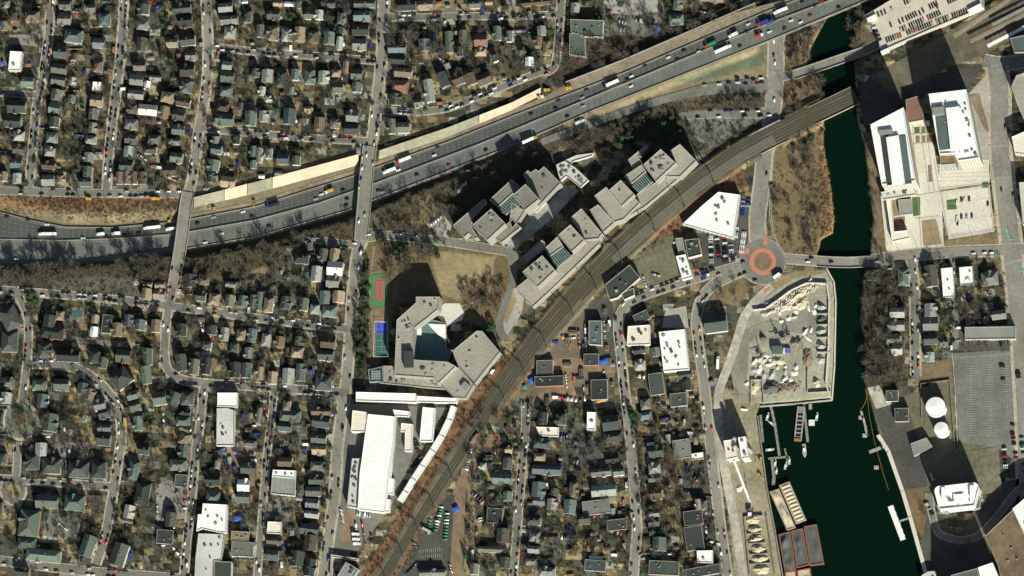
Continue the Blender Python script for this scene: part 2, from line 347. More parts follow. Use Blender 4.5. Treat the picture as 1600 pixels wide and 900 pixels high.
# water
wm = bpy.data.materials.new('river_water'); wm.use_nodes = True; nn = wm.node_tree.nodes; ll = wm.node_tree.links
b = nn['Principled BSDF']; b.inputs['Base Color'].default_value = (.0009,.0078,.0034,1); b.inputs['Roughness'].default_value = .2; b.inputs['Specular IOR Level'].default_value = .2
no = nn.new('ShaderNodeTexNoise'); no.inputs['Scale'].default_value = .12; no.inputs['Detail'].default_value = 9; g2 = nn.new('ShaderNodeNewGeometry'); ll.new(g2.outputs['Position'], no.inputs['Vector'])
bp = nn.new('ShaderNodeBump'); bp.inputs['Strength'].default_value = .8; bp.inputs['Distance'].default_value = .3; ll.new(no.outputs['Fac'], bp.inputs['Height']); ll.new(bp.outputs[0], b.inputs['Normal'])
pts = [P(*q) for q in [(1170,-60),(1420,-60),(1420,300),(1380,600),(1480,1000),(1160,1000),(1170,560),(1250,400)]]
struct(me_obj('water', [(p.x, p.y, -2.3) for p in pts], [tuple(range(8))[::-1]], wm))

# ------------------------------------------------------------------ ribbons and sheets
def ribbon(mb, pl, wd, z, i=0, off=0.0, sm=True):
    """flat strip along a line measured on the survey grid; wd and off in grid units; z number or function of (k, x, y)"""
    q = smooth(pl) if sm else pl; n = len(q); L = []
    ZZ = [z(k, *q[k]) if callable(z) else z for k in range(n)]
    W = [P(q[k][0], q[k][1], ZZ[k]) for k in range(n)]
    for k in range(n):
        a = W[max(0, k-1)]; c = W[min(n-1, k+1)]; t = (c-a); t.z = 0; t.normalize(); nrm = Vector((t.y, -t.x, 0))   # to the right of travel
        ww = wd if not callable(wd) else wd(q[k][0])
        L.append((W[k]+nrm*(off-ww/2)*S, W[k]+nrm*(off+ww/2)*S, ZZ[k]))
    b = len(mb.v)
    for a, c, zz in L: mb.v += [(a.x, a.y, zz), (c.x, c.y, zz)]
    for k in range(n-1): mb.f.append((b+2*k, b+2*k+1, b+2*k+3, b+2*k+2)); mb.i.append(i)
    return mb
def fixup(mb):
    out = []
    for f in mb.f:
        p = [mb.v[k] for k in f]
        out.append(f if area(p) >= 0 else f[::-1])
    mb.f = out; return mb
_sheetz = [0.03]
def sheet(name, poly, m, z=None):
    if z is None: _sheetz[0] += .0035; z = _sheetz[0]
    pts = [P(*q) for q in poly]
    if area(pts) < 0: pts = pts[::-1]
    return struct(me_obj(name, [(p.x, p.y, z) for p in pts], [tuple(range(len(pts)))], m))
# lots of paving and yards
for nm, m, pl in [
 ('car_park', asphalt, [(1490,552),(1598,545),(1605,735),(1560,700),(1498,690)]),
 ('car_park', pave_pale, [(1466,300),(1546,289),(1554,362),(1482,374)]),
 ('plaza', pave_pale, [(1418,192),(1452,188),(1470,292),(1475,390),(1385,392),(1376,306),(1432,300)]),
 ('plaza', pave_pale, [(1468,256),(1545,244),(1546,286),(1466,297)]),
 ('plaza', concrete, [(1512,148),(1545,112),(1552,130),(1550,250),(1534,250)]),
 ('car_park', asphalt_dk, [(1160,305),(1176,310),(1172,375),(1160,400),(1130,418),(1108,418),(1092,365),(1148,372)]),
 ('yard', asphalt, [(540,610),(545,630),(700,637),(650,700),(612,790),(560,860),(512,865),(520,760)]),
 ('yard', asphalt_dk, [(620,905),(660,815),(700,775),(722,770),(728,850),(722,905)]),
 ('yard', dirt, [(740,668),(755,665),(750,720),(728,760),(722,905),(702,905),(712,750)]),
 ('car_park', concrete_dk, [(243,760),(262,750),(296,758),(290,810),(245,815)]),
 ('car_park', asphalt, [(68,800),(100,795),(128,815),(120,840),(70,838)]),
 ('car_park', asphalt, [(86,692),(138,690),(136,712),(84,714)]),
 ('car_park', concrete, [(667,350),(690,332),(706,352),(700,376),(684,372)]),
 ('car_park', concrete, [(944,0),(1028,0),(1028,18),(985,25),(940,18)]),
 ('car_park', asphalt, [(942,24),(1030,22),(1036,38),(1025,58),(960,55),(944,60)]),
 ('car_park', asphalt, [(1055,176),(1200,172),(1204,186),(1160,200),(1110,232),(1085,215),(1072,190)]),
 ('plaza', pave_pale, [(677,488),(695,474),(718,474),(726,490),(722,500),(698,510)]),
 ('forecourt', concrete, [(798,452),(822,446),(815,490),(790,528),(778,520),(784,490)]),
 ('forecourt', concrete, [(1040,485),(1072,478),(1076,512),(1034,512)]),
 ('car_park', asphalt_dk, [(1065,728),(1106,722),(1112,775),(1062,780)]),
 ('car_park', asphalt_dk, [(1095,795),(1120,795),(1128,858),(1094,860)]),
 ('car_park', asphalt_dk, [(922,470),(955,462),(962,500),(962,560),(905,562),(908,520)]),
 ('yard', dirt, [(858,560),(895,558),(960,572),(962,582),(905,585),(895,600),(905,628),(830,628),(870,590)]),
 ('yard', concrete_dk, [(14,54),(60,54),(59,73),(14,68)]),
 ('car_park', asphalt_dk, [(34,84),(58,84),(56,120),(33,112)]),
 ('car_park', asphalt_dk, [(1492,470),(1502,470),(1508,530),(1588,532),(1590,548),(1495,548)]),
 ('forecourt', asphalt_dk, [(1437,860),(1450,800),(1500,835),(1560,755),(1605,745),(1605,900),(1447,900)]),
 ('pontoon_yard', gravel, [(1355,606),(1373,602),(1400,640),(1395,660),(1370,640)]),
 ('works_road', mat('damp_gravel', (.25,.235,.185), var=.25, scale=.3, big=.3), [(1153,520),(1200,500),(1240,502),(1265,470),(1280,500),(1272,525),(1245,520),(1200,515),(1170,535),(1168,600),(1180,626),(1150,625),(1140,570)]),
 ('yard', asphalt_dk, [(1366,640),(1415,625),(1432,680),(1450,760),(1412,765),(1385,700)]),
 ('yard', dirt, [(350,560+128),(395,690),(398,760),(352,740)]),
 ('car_park', asphalt_dk, [(878,680),(960,685),(920,730),(880,725)]),
 ('car_park', asphalt, [(420,780),(452,776),(455,810),(418,812)]),
 ('lawn', dirt, [(604,477),(607,503),(585,502),(581,483)]),
 ('lawn', dirt, [(537,795),(556,800),(552,852),(532,852)]),
 ('garden', dirt, [(1392,306),(1402,306),(1408,336),(1396,338)]),
 ('garden', grass_green, [(1425,308),(1438,308),(1438,336),(1427,338)]),
 ('garden', dirt, [(1395,340),(1414,338),(1414,362),(1398,362)]),
 ('garden', lawn, [(1440,345),(1462,342),(1472,382),(1443,384)]),
 ('garden', grass_green, [(1428,199),(1437,198),(1437,208),(1429,209)]), ('garden', dirt, [(1440,198),(1446,198),(1446,208),(1440,208)]),
 ('garden', grass_green, [(1448,197),(1456,197),(1457,207),(1448,208)]), ('garden', dirt, [(1430,212),(1437,212),(1437,222),(1431,223)]),
 ('garden', dirt, [(1440,212),(1446,212),(1446,222),(1440,222)]), ('garden', dirt, [(1448,211),(1457,210),(1458,221),(1448,222)]),
 ('garden', dirt, [(1450,258),(1456,258),(1457,284),(1451,284)]),
 ('garden', grass_green, [(1479,313),(1494,311),(1495,327),(1480,328)]),
 ('garden', grass_green, [(1534,285),(1544,284),(1545,293),(1535,294)]),
 ('garden', dirt, [(1512,148),(1530,146),(1546,205),(1540,205)]),
 ('tower_shade_ground', asphalt_dk, [(1342,152),(1362,112),(1450,118),(1540,100),(1512,138),(1451,145),(1434,149),(1415,155),(1360,194),(1350,200)]),  # dark ground colour stands in for the towers' wide cast shadows
 ('garden', lawn, [(784,470),(800,452),(808,470),(792,505),(786,500)]),
 ('sports_court', green_court, [(579,430),(597,427),(604,450),(604,474),(596,480),(580,478)]),
 ('sports_court', red_court, [(585,436),(600,434),(600,470),(585,470)]),
 ('sports_court', blue_court, [(589,504),(605,505),(605,522),(589,521)]),
 ('sports_court', teal_court, [(588,522.5),(605,523.5),(605,557),(586,557)]),
 ]: sheet(nm, pl, m)
# tennis courts' and parking lots' painted lines
mk = MB()
def line(mb, a, b, wd=.5, z=.6, i=0):
    ribbon(mb, [a, b], wd, z, i, sm=False)
for y in (504,514,522,532,541,549,557): line(mk, (588,y), (606,y+.5), .5)
line(mk, (588,504),(586,557)); line(mk, (605,504),(605,557)); line(mk, (596,504),(596,557), .35)
line(mk, (589,440),(596,440)); line(mk, (589,466),(597,466)); line(mk, (589,440),(589,466)); line(mk, (597,440),(597,466))
for x0, y0, x1, y1, n_, ln in [(1500,558,1580,552,22,6),(1516,572,1518,680,30,14),(1546,570,1549,680,30,14),(1572,572,1575,668,28,12),(1596,600,1601,732,26,8),
        (1474,303,1544,292,20,4),(1480,318,1545,310,18,4),(1486,345,1550,338,18,4),(1486,368,1552,358,18,4),(1508,534,1588,534,20,5),(1250+240,480,1492,545,18,4),(1130,300,1130,300,1,1),
        (655,862,690,858,12,6),(655,870,690,868,12,5),(963,755,971,790,8,5),(88,694,136,693,14,4),(1130,132,1190,128,4,.1)]:
    for k in range(n_):
        t = k/max(1, n_-1); cx, cy = x0+(x1-x0)*t, y0+(y1-y0)*t; L = math.hypot(x1-x0, y1-y0) or 1; ux, uy = -(y1-y0)/L*ln/2, (x1-x0)/L*ln/2
        line(mk, (cx-ux, cy-uy), (cx+ux, cy+uy), .42, i=3)
    if n_ > 20: line(mk, (x0, y0), (x1, y1), .42, i=3)
# ------------------------------------------------------------------ streets
STREETS = [  # key, phrase, width of the carriageway, pavement width, line
 ('A', 'the far-left northern street', 11, 17, [(82,-60),(79,0),(77,50),(72,90),(66,125),(57,165),(52,225),(48,262),(46,300)]),
 ('A2', 'the short far-left side street', 8, 12, [(-60,140),(0,145),(57,149)]),
 ('B', 'the second northern street', 11, 18, [(196,-60),(194,0),(191,50),(187,100),(182,140),(176,188),(171,235),(166,300)]),
 ('C', 'the left bridge street', 12, 19, [(320,-60),(322,0),(325,62),(325,112),(320,155),(312,195),(308,225),(301,280),(294,303)]),
 ('D', 'the middle bridge street', 14, 21, [(602,-60),(600,0),(597,88),(590,150),(584,205),(578,232)]),
 ('N1', 'the northern cross street', 9, 14, [(327,73),(400,81),(500,88),(587,95)]),
 ('N2', 'the cross street above the bridges', 9, 14, [(314,200),(400,209),(500,217),(578,221)]),
 ('E', 'the top centre cross street', 9, 13, [(600,27),(660,27),(725,25),(800,26),(876,22)]),
 ('F', 'the short top street', 10, 15, [(878,-60),(877,0),(873,60),(868,107),(850,114)]),
 ('G', 'the curving barrier street', 9, 13, [(587,172),(650,176),(700,170),(750,150),(800,130),(850,110)]),
 ('R', 'the reddish slope road', 11, 14, [(-60,294),(0,298),(100,301),(200,303),(292,303)]),
 ('D2', 'the long evergreen-lined street', 14, 21, [(566,375),(558,395),(552,450),(546,540),(541,600),(530,675),(527,700),(523,775),(512,850),(503,910),(498,960)]),
 ('M', 'the road past the park', 12, 15, [(570,372),(600,367),(700,378),(800,394),(812,400)]),
 ('M2', 'the short park lane', 9, 12, [(478,373),(520,378),(560,384)]),
 ('H', 'the long middle-left cross street', 10, 15, [(-60,450),(0,453),(37,456),(150,465),(200,470),(262,478),(400,497),(480,507),(552,515)]),
 ('H2', 'the bent left street', 11, 16, [(271,448),(264,477),(260,500),(257,540),(257,568),(266,586),(288,595),(330,600),(400,604),(470,609),(545,614)]),
 ('J', 'the long commercial hall street', 10, 16, [(320,600),(317,612),(312,675),(307,687),(302,750),(295,825),(287,900),(282,960)]),
 ('K', 'the silver hall street', 9, 14, [(429,606),(426,640),(422,675),(417,710),(410,800),(402,900),(398,960)]),
 ('O', 'the oval garden road', 10, 15, [(22,450),(33,470),(43,490),(45,520),(43,560),(38,600),(34,632)]),
 ('O2', 'the lane below the oval garden', 10, 14, [(28,690),(27,715),(25,748)]),
 ('Q', 'the lane past the small roundabout', 10, 15, [(-60,742),(0,748),(90,754),(178,761)]),
 ('U', 'the curved street on the left', 12, 18, [(43,569),(75,568),(105,570),(130,580),(160,602),(182,630),(190,660),(190,687),(182,737),(175,782),(164,840),(150,882)]),
 ('Z', 'the bottom left road', 13, 17, [(-60,868),(0,876),(80,886),(137,893),(225,900),(300,906)]),
 ('AL', 'the left service lane', 7, 8, [(84,524),(130,532),(200,539)]),
 ('V', 'the centre bottom left street', 11, 15, [(822,628),(821,675),(818,700),(812,775),(802,900),(798,960)]),
 ('W', 'the white hall street', 12, 17, [(1165,413),(1110,428),(1050,446),(1010,460),(982,472),(967,492),(966,520),(971,560),(975,600),(984,675),(990,750),(996,825),(990,900),(985,960)]),
 ('X', 'the street beside the quarry road', 13, 18, [(1168,420),(1140,432),(1112,446),(1094,468),(1087,500),(1092,545),(1100,595),(1108,675),(1117,750),(1126,825),(1137,900),(1145,960)]),
 ('Y', 'the dusty quarry road', 14, 15, [(1206,446),(1180,470),(1162,495),(1150,537),(1134,582),(1122,612),(1122,660),(1130,720),(1145,800),(1158,880),(1170,960)]),
 ('AA', 'the road under the highway', 22, 28, [(1222,-60),(1216,20),(1213,60),(1212,112),(1209,160),(1203,210),(1195,240),(1190,290),(1183,340),(1184,380)]),
 ('AB', 'the waterfront road', 13, 18, [(1225,404),(1250,406),(1280,408)]),
 ('AC', 'the waterfront road', 15, 21, [(1360,408),(1395,402),(1440,397),(1500,393),(1570,391),(1660,389)]),
 ('AD', 'the broad right avenue', 27, 38, [(1556,95),(1562,140),(1562,225),(1570,300),(1580,380),(1588,450),(1597,540),(1603,640),(1612,960)]),
 ('AD2', 'the station approach', 18, 24, [(1536,95),(1560,100),(1600,96),(1660,85)]),
 ('AE', 'the right dead-end street', 12, 18, [(1424,404),(1429,450),(1430,520),(1431,588)]),
 ('AF', 'the terrace lane', 9, 9, [(1487,396),(1489,440),(1492,480),(1494,545)]),
 ('AG', 'the road beside the river trees', 12, 16, [(1375,67),(1342,83)]),
 ('AH', 'the road beside the river trees', 12, 15, [(1252,112),(1232,118),(1214,122)]),
 ('RP', 'the highway exit ramp', None, 0, [(846,222),(900,202),(960,180),(1010,163),(1045,153),(1085,143),(1125,137),(1200,133)]),
 ('SV', 'the service road by the offices', 12, 14, [(1203,178),(1160,178),(1110,178),(1075,180)]),
 ('SM', 'the school forecourt drive', 11, 12, [(798,395),(803,420),(800,445),(790,470),(780,500),(782,520),(790,530)]),
 ('TW', 'the tower approach road', 9, 12, [(1452,770),(1455,800),(1465,835),(1500,846),(1530,838),(1560,805),(1590,765),(1640,735)]),
]
SW = MB(); ST_ = MB()
for k, (key, ph, wd, sw, pl) in enumerate(STREETS):
    if wd is None:
        ribbon(ST_, pl, lambda x: np.interp(x, [846,960,1060,1120,1200], [11,12,13,20,24]), .42, 0); continue
    m = 2 if key in ('Y',) else (1 if key in ('AC','AB','AA','AD','X','W','D2','C','D') else 0)
    if key != 'Y': ribbon(SW, pl, sw, .09+.0045*(k % 30) + (.03 if k >= 30 else 0))
    ribbon(ST_, pl, wd, .235+.0045*k, m)
    if wd >= 12 and key not in ('Y','SV','SM'):
        ribbon(mk, pl, .28, .55, 1)
        if wd > 18:
            for o_ in (-wd/4, wd/4): ribbon(mk, pl, .3, .55, 0, off=o_)
asph_lt = mat('pale_asphalt', (.235,.225,.185), var=.2, scale=.25, big=.28)
struct(fixup(SW).build('sidewalks', sidewalk))
pk = MB(); ribbon(pk, [(772,402),(768,420),(772,436),(765,455),(745,470),(728,478),(706,480)], 2.6, .05); ribbon(pk, [(1225,395),(1210,372),(1205,335),(1206,280),(1210,220)], 2.4, .055); ribbon(pk, [(585,385),(580,420),(577,470),(582,500),(584,560)], 2.4, .06); struct(fixup(pk).build('paths', concrete_dk))
struct(fixup(ST_).build('streets', [asphalt, asph_lt, gravel]))
# roundabouts
def disc(name, cx, cy, r, m, z, ry=None, n_=40):
    ry = ry or r; return sheet(name, [(cx+r*math.cos(2*math.pi*k/n_), cy+ry*math.sin(2*math.pi*k/n_)) for k in range(n_)], m, z)
disc('sidewalk', 1192, 409, 36.5, sidewalk, .228); disc('roundabout', 1192, 409, 35, asphalt, .452); disc('roundabout_apron', 1192, 409, 21, red_pave, .50); disc('roundabout_garden', 1192, 409, 14, dirt, .56)
disc('sidewalk', 32, 657, 28, sidewalk, .228, 32); disc('roundabout', 32, 657, 24, asphalt, .456, 28); disc('lawn', 32, 655, 14.5, grass_green, .47, 20); disc('garden', 32, 656, 10.5, dirt, .49, 15)
disc('sidewalk', 21, 767, 22, sidewalk, .226); disc('roundabout', 21, 767, 18.5, asphalt, .458); disc('lawn', 21, 767, 11, lawn, .475)
for pl in ([(1152,398),(1170,386),(1172,396)], [(1196,360),(1200,383),(1192,384)], [(1196,452),(1206,448),(1192,462)]): sheet('brick_paving', pl, red_pave, .51)
disc('lawn', 52, 468, 11, grass_green, .5, 9)
# cross walks and coloured lane marks
for a, b_ in [((1541,298),(1541,248)),((1543,225+53/1,),(1588,225+52,))][:0]: pass
for (x0, y0, x1, y1) in [(1545,229,1575,227),(1552,278,1586,276),(1565,380,1596,380),(1570,412,1600,404),(1205,113,1224,113),(1222,100,1222,122),(1190,368,1178,368),(1150,418,1158,432),(582,92,582,100),(1548,103,1560,103)]:
    L = math.hypot(x1-x0, y1-y0); n_ = int(L/1.8); ux, uy = (x1-x0)/L, (y1-y0)/L
    for k in range(n_):
        cx, cy = x0+ux*k*1.8, y0+uy*k*1.8; line(mk, (cx+uy*2.2, cy-ux*2.2), (cx-uy*2.2, cy+ux*2.2), .8, .6)
for (x0, y0, x1, y1) in [(1571,355,1576,373),(1574,374,1584,374),(1592,423,1600,423),(1556,396,1558,404)]: ribbon(mk, [(x0,y0),(x1,y1)], 3.2, .61, 2, sm=False)
for k in range(7):
    line(mk, (1204+k*3, 121),(1210+k*2.2,139), .5, .6); line(mk, (1204, 122+k*2.5),(1225,124+k*2.3), .5, .6)
for k in range(6): line(mk, (1462+k*1.5, 258+k*5), (1544, 248+k*7), .3, .58)
for p_, q_ in [((1426,196),(1440,384)),((1438,196),(1452,300)),((1447,196),(1460,300)),((1424,210),(1462,207)),((1426,225),(1464,222)),((1460,250),(1468,300)),((1430,306),(1470,300)),((1430,342),(1468,338)),((1464,345),(1474,384)),((1522,148),(1542,250)),((1398,310),(1402,336))]: line(mk, p_, q_, .7, .58)
for x, y in [(182,725),(106,760),(120,578),(182,636)]: ribbon(mk, [(x-6,y),(x+6,y)], 2, .6, 1, sm=False)
_mx, _my = np.meshgrid(np.arange(-70, 1672, 2.), np.arange(-70, 972, 2.))
SDIST = np.full(_mx.shape, 1e3)
for s in STREETS: SDIST = np.minimum(SDIST, dist_line(s[4], _mx, _my)-(s[2] or 16)/2)
_hw = np.interp(_mx, [600,750,900,1100,1250], [12,15,19,19,16])
RDIST = dist_line(RAIL, _mx, _my)-_hw
def rail_gap(x, y):
    return RDIST[int(min(max((y+70)/2, 0), RDIST.shape[0]-1)), int(min(max((x+70)/2, 0), RDIST.shape[1]-1))]
def street_gap(x, y):
    return SDIST[int(min(max((y+70)/2, 0), SDIST.shape[0]-1)), int(min(max((x+70)/2, 0), SDIST.shape[1]-1))]
# ------------------------------------------------------------------ highway
xs = np.arange(-60, 1662, 8.0)
def band(name, f0, f1, mats_, dz=0.0, cond=None, thick=None, par=None):
    v = []; f = []
    xx = [x for x in xs if cond is None or cond(x)]
    for x in xx:
        z = float(hz(x))+dz; a = P(x, float(f0(x)), z); b_ = P(x, float(f1(x)), z); v += [(a.x, a.y, z), (b_.x, b_.y, z)]
    for k in range(len(xx)-1): f.append((2*k, 2*k+1, 2*k+3, 2*k+2))
    if thick:
        n0 = len(v); v += [(a, b_, c-thick) for a, b_, c in v]
        for k in range(len(xx)-1): f += [(n0+2*k, n0+2*k+2, n0+2*k+3, n0+2*k+1), (2*k, 2*k+2, n0+2*k+2, n0+2*k), (2*k+1, n0+2*k+1, n0+2*k+3, 2*k+3)]
        e = len(xx)-1; f += [(0, n0, n0+1, 1), (2*e, 2*e+1, n0+2*e+1, n0+2*e)]
    return struct(me_obj(name, v, f, mats_))
padN = lambda x: np.interp(x, [0,290,300,850,900,1150,1250], [3,3,8,11,21,19,3]); padS = lambda x: np.interp(x, [0,300,620,900,1200], [4,5,5,2,2])
band('highway_shoulder', lambda x: hN(x)-padN(x), lambda x: hS(x)+padS(x), shoulder_tan, 0)
band('highway', lambda x: hN(x)+.8, lambda x: hM(x)-1.0, asphalt_hw, .06)
band('highway', lambda x: hM(x)+1.2, lambda x: hS(x)-.6, asphalt_hw2, .06)
band('bridge_deck', lambda x: hN(x)-4, lambda x: hS(x)+3, concrete_dk, -.3, lambda x: x >= 1170, thick=1.6)
# lane marks
nl = 0
for f0, f1, n_ in ((lambda x: hN(x)+.8, lambda x: hM(x)-1, 4), (lambda x: hM(x)+1.2, lambda x: hS(x)-.6, 4)):
    for j in range(n_+1):
        fr = (j+.35)/(n_+.7)
        seq = np.arange(-40, 1650, 9.0)
        for x in seq:
            dash = 0 < j < n_
            x1 = x+(2.6 if dash else 9.0)
            q = []
            for xx in (x, x1):
                yy = float(f0(xx)*(1-fr)+f1(xx)*fr); q.append((P(xx, yy, float(hz(xx))), float(hz(xx))+.1))
            (a, za), (b_, zb) = q; hwid = .13
            mk.v += [(a.x, a.y-hwid, za), (b_.x, b_.y-hwid, zb), (b_.x, b_.y+hwid, zb), (a.x, a.y+hwid, za)]; b0 = len(mk.v)-4
            mk.f.append((b0, b0+1, b0+2, b0+3)); mk.i.append(0)
struct(fixup(mk).build('lane_markings', [white_line, yellow_line, green_line, mat('bay_paint', (.38,.38,.34), var=.3, scale=.5)]))
# barriers: one along the median, one each side, sound wall
def wallband(name, f, h, t, m, cond=None, label=None, cat=None, dz=0.0):
    mb = MB(); xx = [x for x in xs if cond is None or cond(x)]
    z = [float(hz(x))+dz for x in xx]; L = [P(xx[k], float(f(xx[k])), z[k]) for k in range(len(xx))]
    for k in range(len(xx)):
        a = L[k]; mb.v += [(a.x, a.y-t/2, z[k]), (a.x, a.y+t/2, z[k]), (a.x, a.y+t/2, z[k]+h), (a.x, a.y-t/2, z[k]+h)]
    for k in range(len(xx)-1):
        b0 = 4*k; mb.f += [(b0, b0+4, b0+7, b0+3), (b0+1, b0+2, b0+6, b0+5), (b0+3, b0+7, b0+6, b0+2)]; mb.i += [0]*3
    return tag(mb.build(name, m), label, cat)
wallband('crash_barrier', lambda x: hM(x), 1.2, .9, concrete_dk, None, 'long concrete barrier dividing the two highway carriageways', 'barrier')
wallband('crash_barrier', lambda x: hN(x)-.2, 1.0, .6, concrete_dk, None, 'concrete barrier along the upper edge of the highway', 'barrier')
wallband('crash_barrier', lambda x: hS(x)+1.0, 1.0, .6, concrete_dk, None, 'concrete barrier along the lower edge of the highway', 'barrier')
wallband('noise_barrier', lambda x: hN(x)-20.5, 3.0, .5, metal_g, lambda x: 880 <= x <= 1180, 'long thin noise wall above the tan shoulder at upper right', 'wall')
# sloping faces of pale panels north of the road, cut to follow the slope
def slope(name, x0, x1, up, lo, m, label=None):
    mb = MB(); n_ = 24; xx = np.linspace(x0, x1, n_)
    for x in xx:
        a = P(x, float(up(x)), SLZ[0]); b_ = P(x, float(lo(x)), float(hz(x))); mb.v += [(a.x, a.y, SLZ[0]), (b_.x, b_.y, float(hz(x))+.4)]
    for k in range(n_-1): mb.f.append((2*k, 2*k+1, 2*k+3, 2*k+2)); mb.i.append(0)
    # back face down to the ground
    n0 = len(mb.v)
    for x in xx:
        a = P(x, float(up(x)), SLZ[0]); mb.v += [(a.x, a.y, SLZ[0]), (a.x, a.y+.5, -.5)]
    for k in range(n_-1): mb.f.append((n0+2*k, n0+2*k+2, n0+2*k+3, n0+2*k+1)); mb.i.append(0)
    return tag(mb.build(name, m), label, 'wall')
SLZ = [3.2]
Lu = lambda x: np.interp(x, [300,400,560], [309,284,241]); Ll = lambda x: np.interp(x, [300,400,560], [325,302,258])
slope('retaining_slope', 303, 350, Lu, Ll, greenpanel, 'grey green sloped retaining face beside the left bridge')
slope('retaining_slope', 351, 386, Lu, Ll, peach, 'short pale pink section of the sloped retaining face')
slope('retaining_slope', 387, 425, Lu, Ll, greenpanel, 'short grey green section of the sloped retaining face')
slope('retaining_slope', 426, 560, Lu, Ll, peach, 'long pale pink sloped retaining face left of the right bridge')
Ru = lambda x: np.interp(x, [590,700,800,845], [236,199,160,137]); Rl = lambda x: np.interp(x, [590,700,800,845], [250,214,172,149])
SLZ[0] = 3.6
slope('retaining_slope', 592, 748, Ru, Rl, greenpanel, 'green grey sloped retaining face right of the right bridge')
slope('retaining_slope', 749, 845, Ru, Rl, peach, 'pale pink sloped retaining face ending near the yellow lorries')
# ------------------------------------------------------------------ bridges over the highway and the river
def bridge(name, pl, wd, z, label, cat='bridge', deck=None, approach=True, rails=True, piers=(), lanes=True, th=1.3):
    pl2 = smooth(pl); root = empty(name, P(*pl2[len(pl2)//2])); rp = root.location.copy()
    def rel(mb):
        mb.v = [(v[0]-rp.x, v[1]-rp.y, v[2]) for v in mb.v]; return mb
    zf = z if callable(z) else (lambda k, x, y: z)
    top = MB(); ribbon(top, pl, wd-3.2, lambda k, x, y: zf(k, x, y)+.06); rel(fixup(top)).build('road_surface', deck or asph_lt, root)
    sl = MB(); ribbon(sl, pl, wd, zf); n0 = len(sl.v)
    sl.v += [(a, b_, c-th) for a, b_, c in sl.v]; nf = n0//2
    for k in range(nf-1): sl.f += [(2*k, 2*k+2, n0+2*k+2, n0+2*k), (2*k+1, n0+2*k+1, n0+2*k+3, 2*k+3), (n0+2*k, n0+2*k+2, n0+2*k+3, n0+2*k+1)]; sl.i += [0]*3
    sl.f += [(0, n0, n0+1, 1), (n0-2, n0-1, 2*n0-1, 2*n0-2)]; sl.i += [0]*2
    rel(sl).build('deck', concrete, root)
    if rails:
        for sgn in (-1, 1):
            r = MB(); q = pl2; W = [P(p[0], p[1], zf(k_, *p)) for k_, p in enumerate(q)]
            for k in range(len(q)):
                a = W[max(0, k-1)]; c = W[min(len(q)-1, k+1)]; t = (c-a).normalized(); nn_ = Vector((t.y, -t.x, 0)); o = W[k]+nn_*sgn*(wd/2-.3)*S; zz = zf(k, *q[k])
                for e, h in ((-.2, 0), (-.2, 1.1), (.2, 1.1), (.2, 0)): r.v.append((o.x+nn_.x*e, o.y+nn_.y*e, zz+h))
            for k in range(len(q)-1):
                b0 = 4*k
                for j in range(3): r.f.append((b0+j, b0+4+j, b0+5+j, b0+1+j)); r.i.append(0)
            rel(r).build('parapet', concrete_dk, root)
    for (x, y, zb) in piers:
        pr = MB(); p = P(x, y, zf(0, x, y)); pr.box((p.x, p.y, (zb+zf(0, x, y)-th)/2), (wd*S*.8, 1.4, zf(0, x, y)-th-zb)); rel(pr).build('pier', concrete_dk, root)
    if lanes:
        m_ = MB(); ribbon(m_, pl, .35, lambda k, x, y: zf(k, x, y)+.1); rel(fixup(m_)).build('lane_marking', yellow_line, root)
    return tag(root, label, cat)
bridge('road_bridge', [(294,300),(291,315),(287,345),(283,380),(278,410),(271,448)], 20, 1.0, 'left road bridge crossing the highway on a straight slope', piers=[(288,340,-6.5),(283,372,-6.5),(281,400,-6.5)])
bridge('road_bridge', [(578,228),(575,250),(571,290),(569,320),(566,350),(564,376)], 22, 1.0, 'wider middle road bridge crossing the highway with cars on it', piers=[(573,268,-6.4),(570,292,-6.4),(568,318,-6.4)])
bridge('road_bridge', [(1278,408),(1300,409.5),(1330,410),(1362,408)], 17, .7, 'low road bridge over the river beside the roundabout', piers=[(1300,409,-4),(1335,409,-4)])
bridge('road_bridge', [(1240,117),(1262,110),(1300,97),(1332,86),(1350,80)], 15, .7, 'slanting road bridge over the river below the highway', piers=[(1290,100,-4),(1315,92,-4)])
# rail
polished = mat('polished_rail', (.5,.48,.4), rough=.35, var=.1)
rz = lambda k, x, y: float(np.interp(x, [600,700,900,1100,1180], [.3,.8,1.8,3.2,4.2]))
bb = MB(); ribbon(bb, RAIL, lambda x: np.interp(x, [600,750,900,1100,1250], [24,30,37,37,30]), lambda k, x, y: rz(k, x, y)+.15); struct(fixup(bb).build('railway_bed', ballast))
for j, o in enumerate((-13, -8.5, -3, 1.6, 6.5, 11.5)):
    sc_ = lambda x, o=o: o
    tb = MB(); pl2 = RAIL
    sub = [(x, y) for x, y in RAIL if not (abs(o) > 8 and x < 730)]
    if o > 11: sub = [q for q in RAIL if q[0] > 880]
    ribbon(tb, sub, 3.6, lambda k, x, y: rz(k, x, y)+.22, 0, off=o)
    for e in (-1.05, 1.05): ribbon(tb, sub, .3, lambda k, x, y: rz(k, x, y)+.38, 1, off=o+e)
    if o in (1.6, 6.5, 11.5):
        for e in (-1.05, 1.05): ribbon(tb, [q for q in RAIL if 940 < q[0] < 1215], .36, lambda k, x, y: rz(k, x, y)+.42, 2, off=o+e)
    struct(fixup(tb).build('railway_track', [sleeper, rail_steel, polished]))
bridge('railway_bridge', [(1268,181),(1300,166),(1337,148)], 30, lambda k, x, y: 4.2, 'broad railway bridge over the river with dark track bed', deck=ballast, lanes=False, th=2.2, piers=[(1290,170,-4),(1322,156,-4)])
bridge('railway_bridge', [(1182,225),(1205,213),(1226,203)], 36, lambda k, x, y: 4.15, 'short railway bridge above the wide road near the slip road', deck=ballast, lanes=False, th=1.4, piers=[])
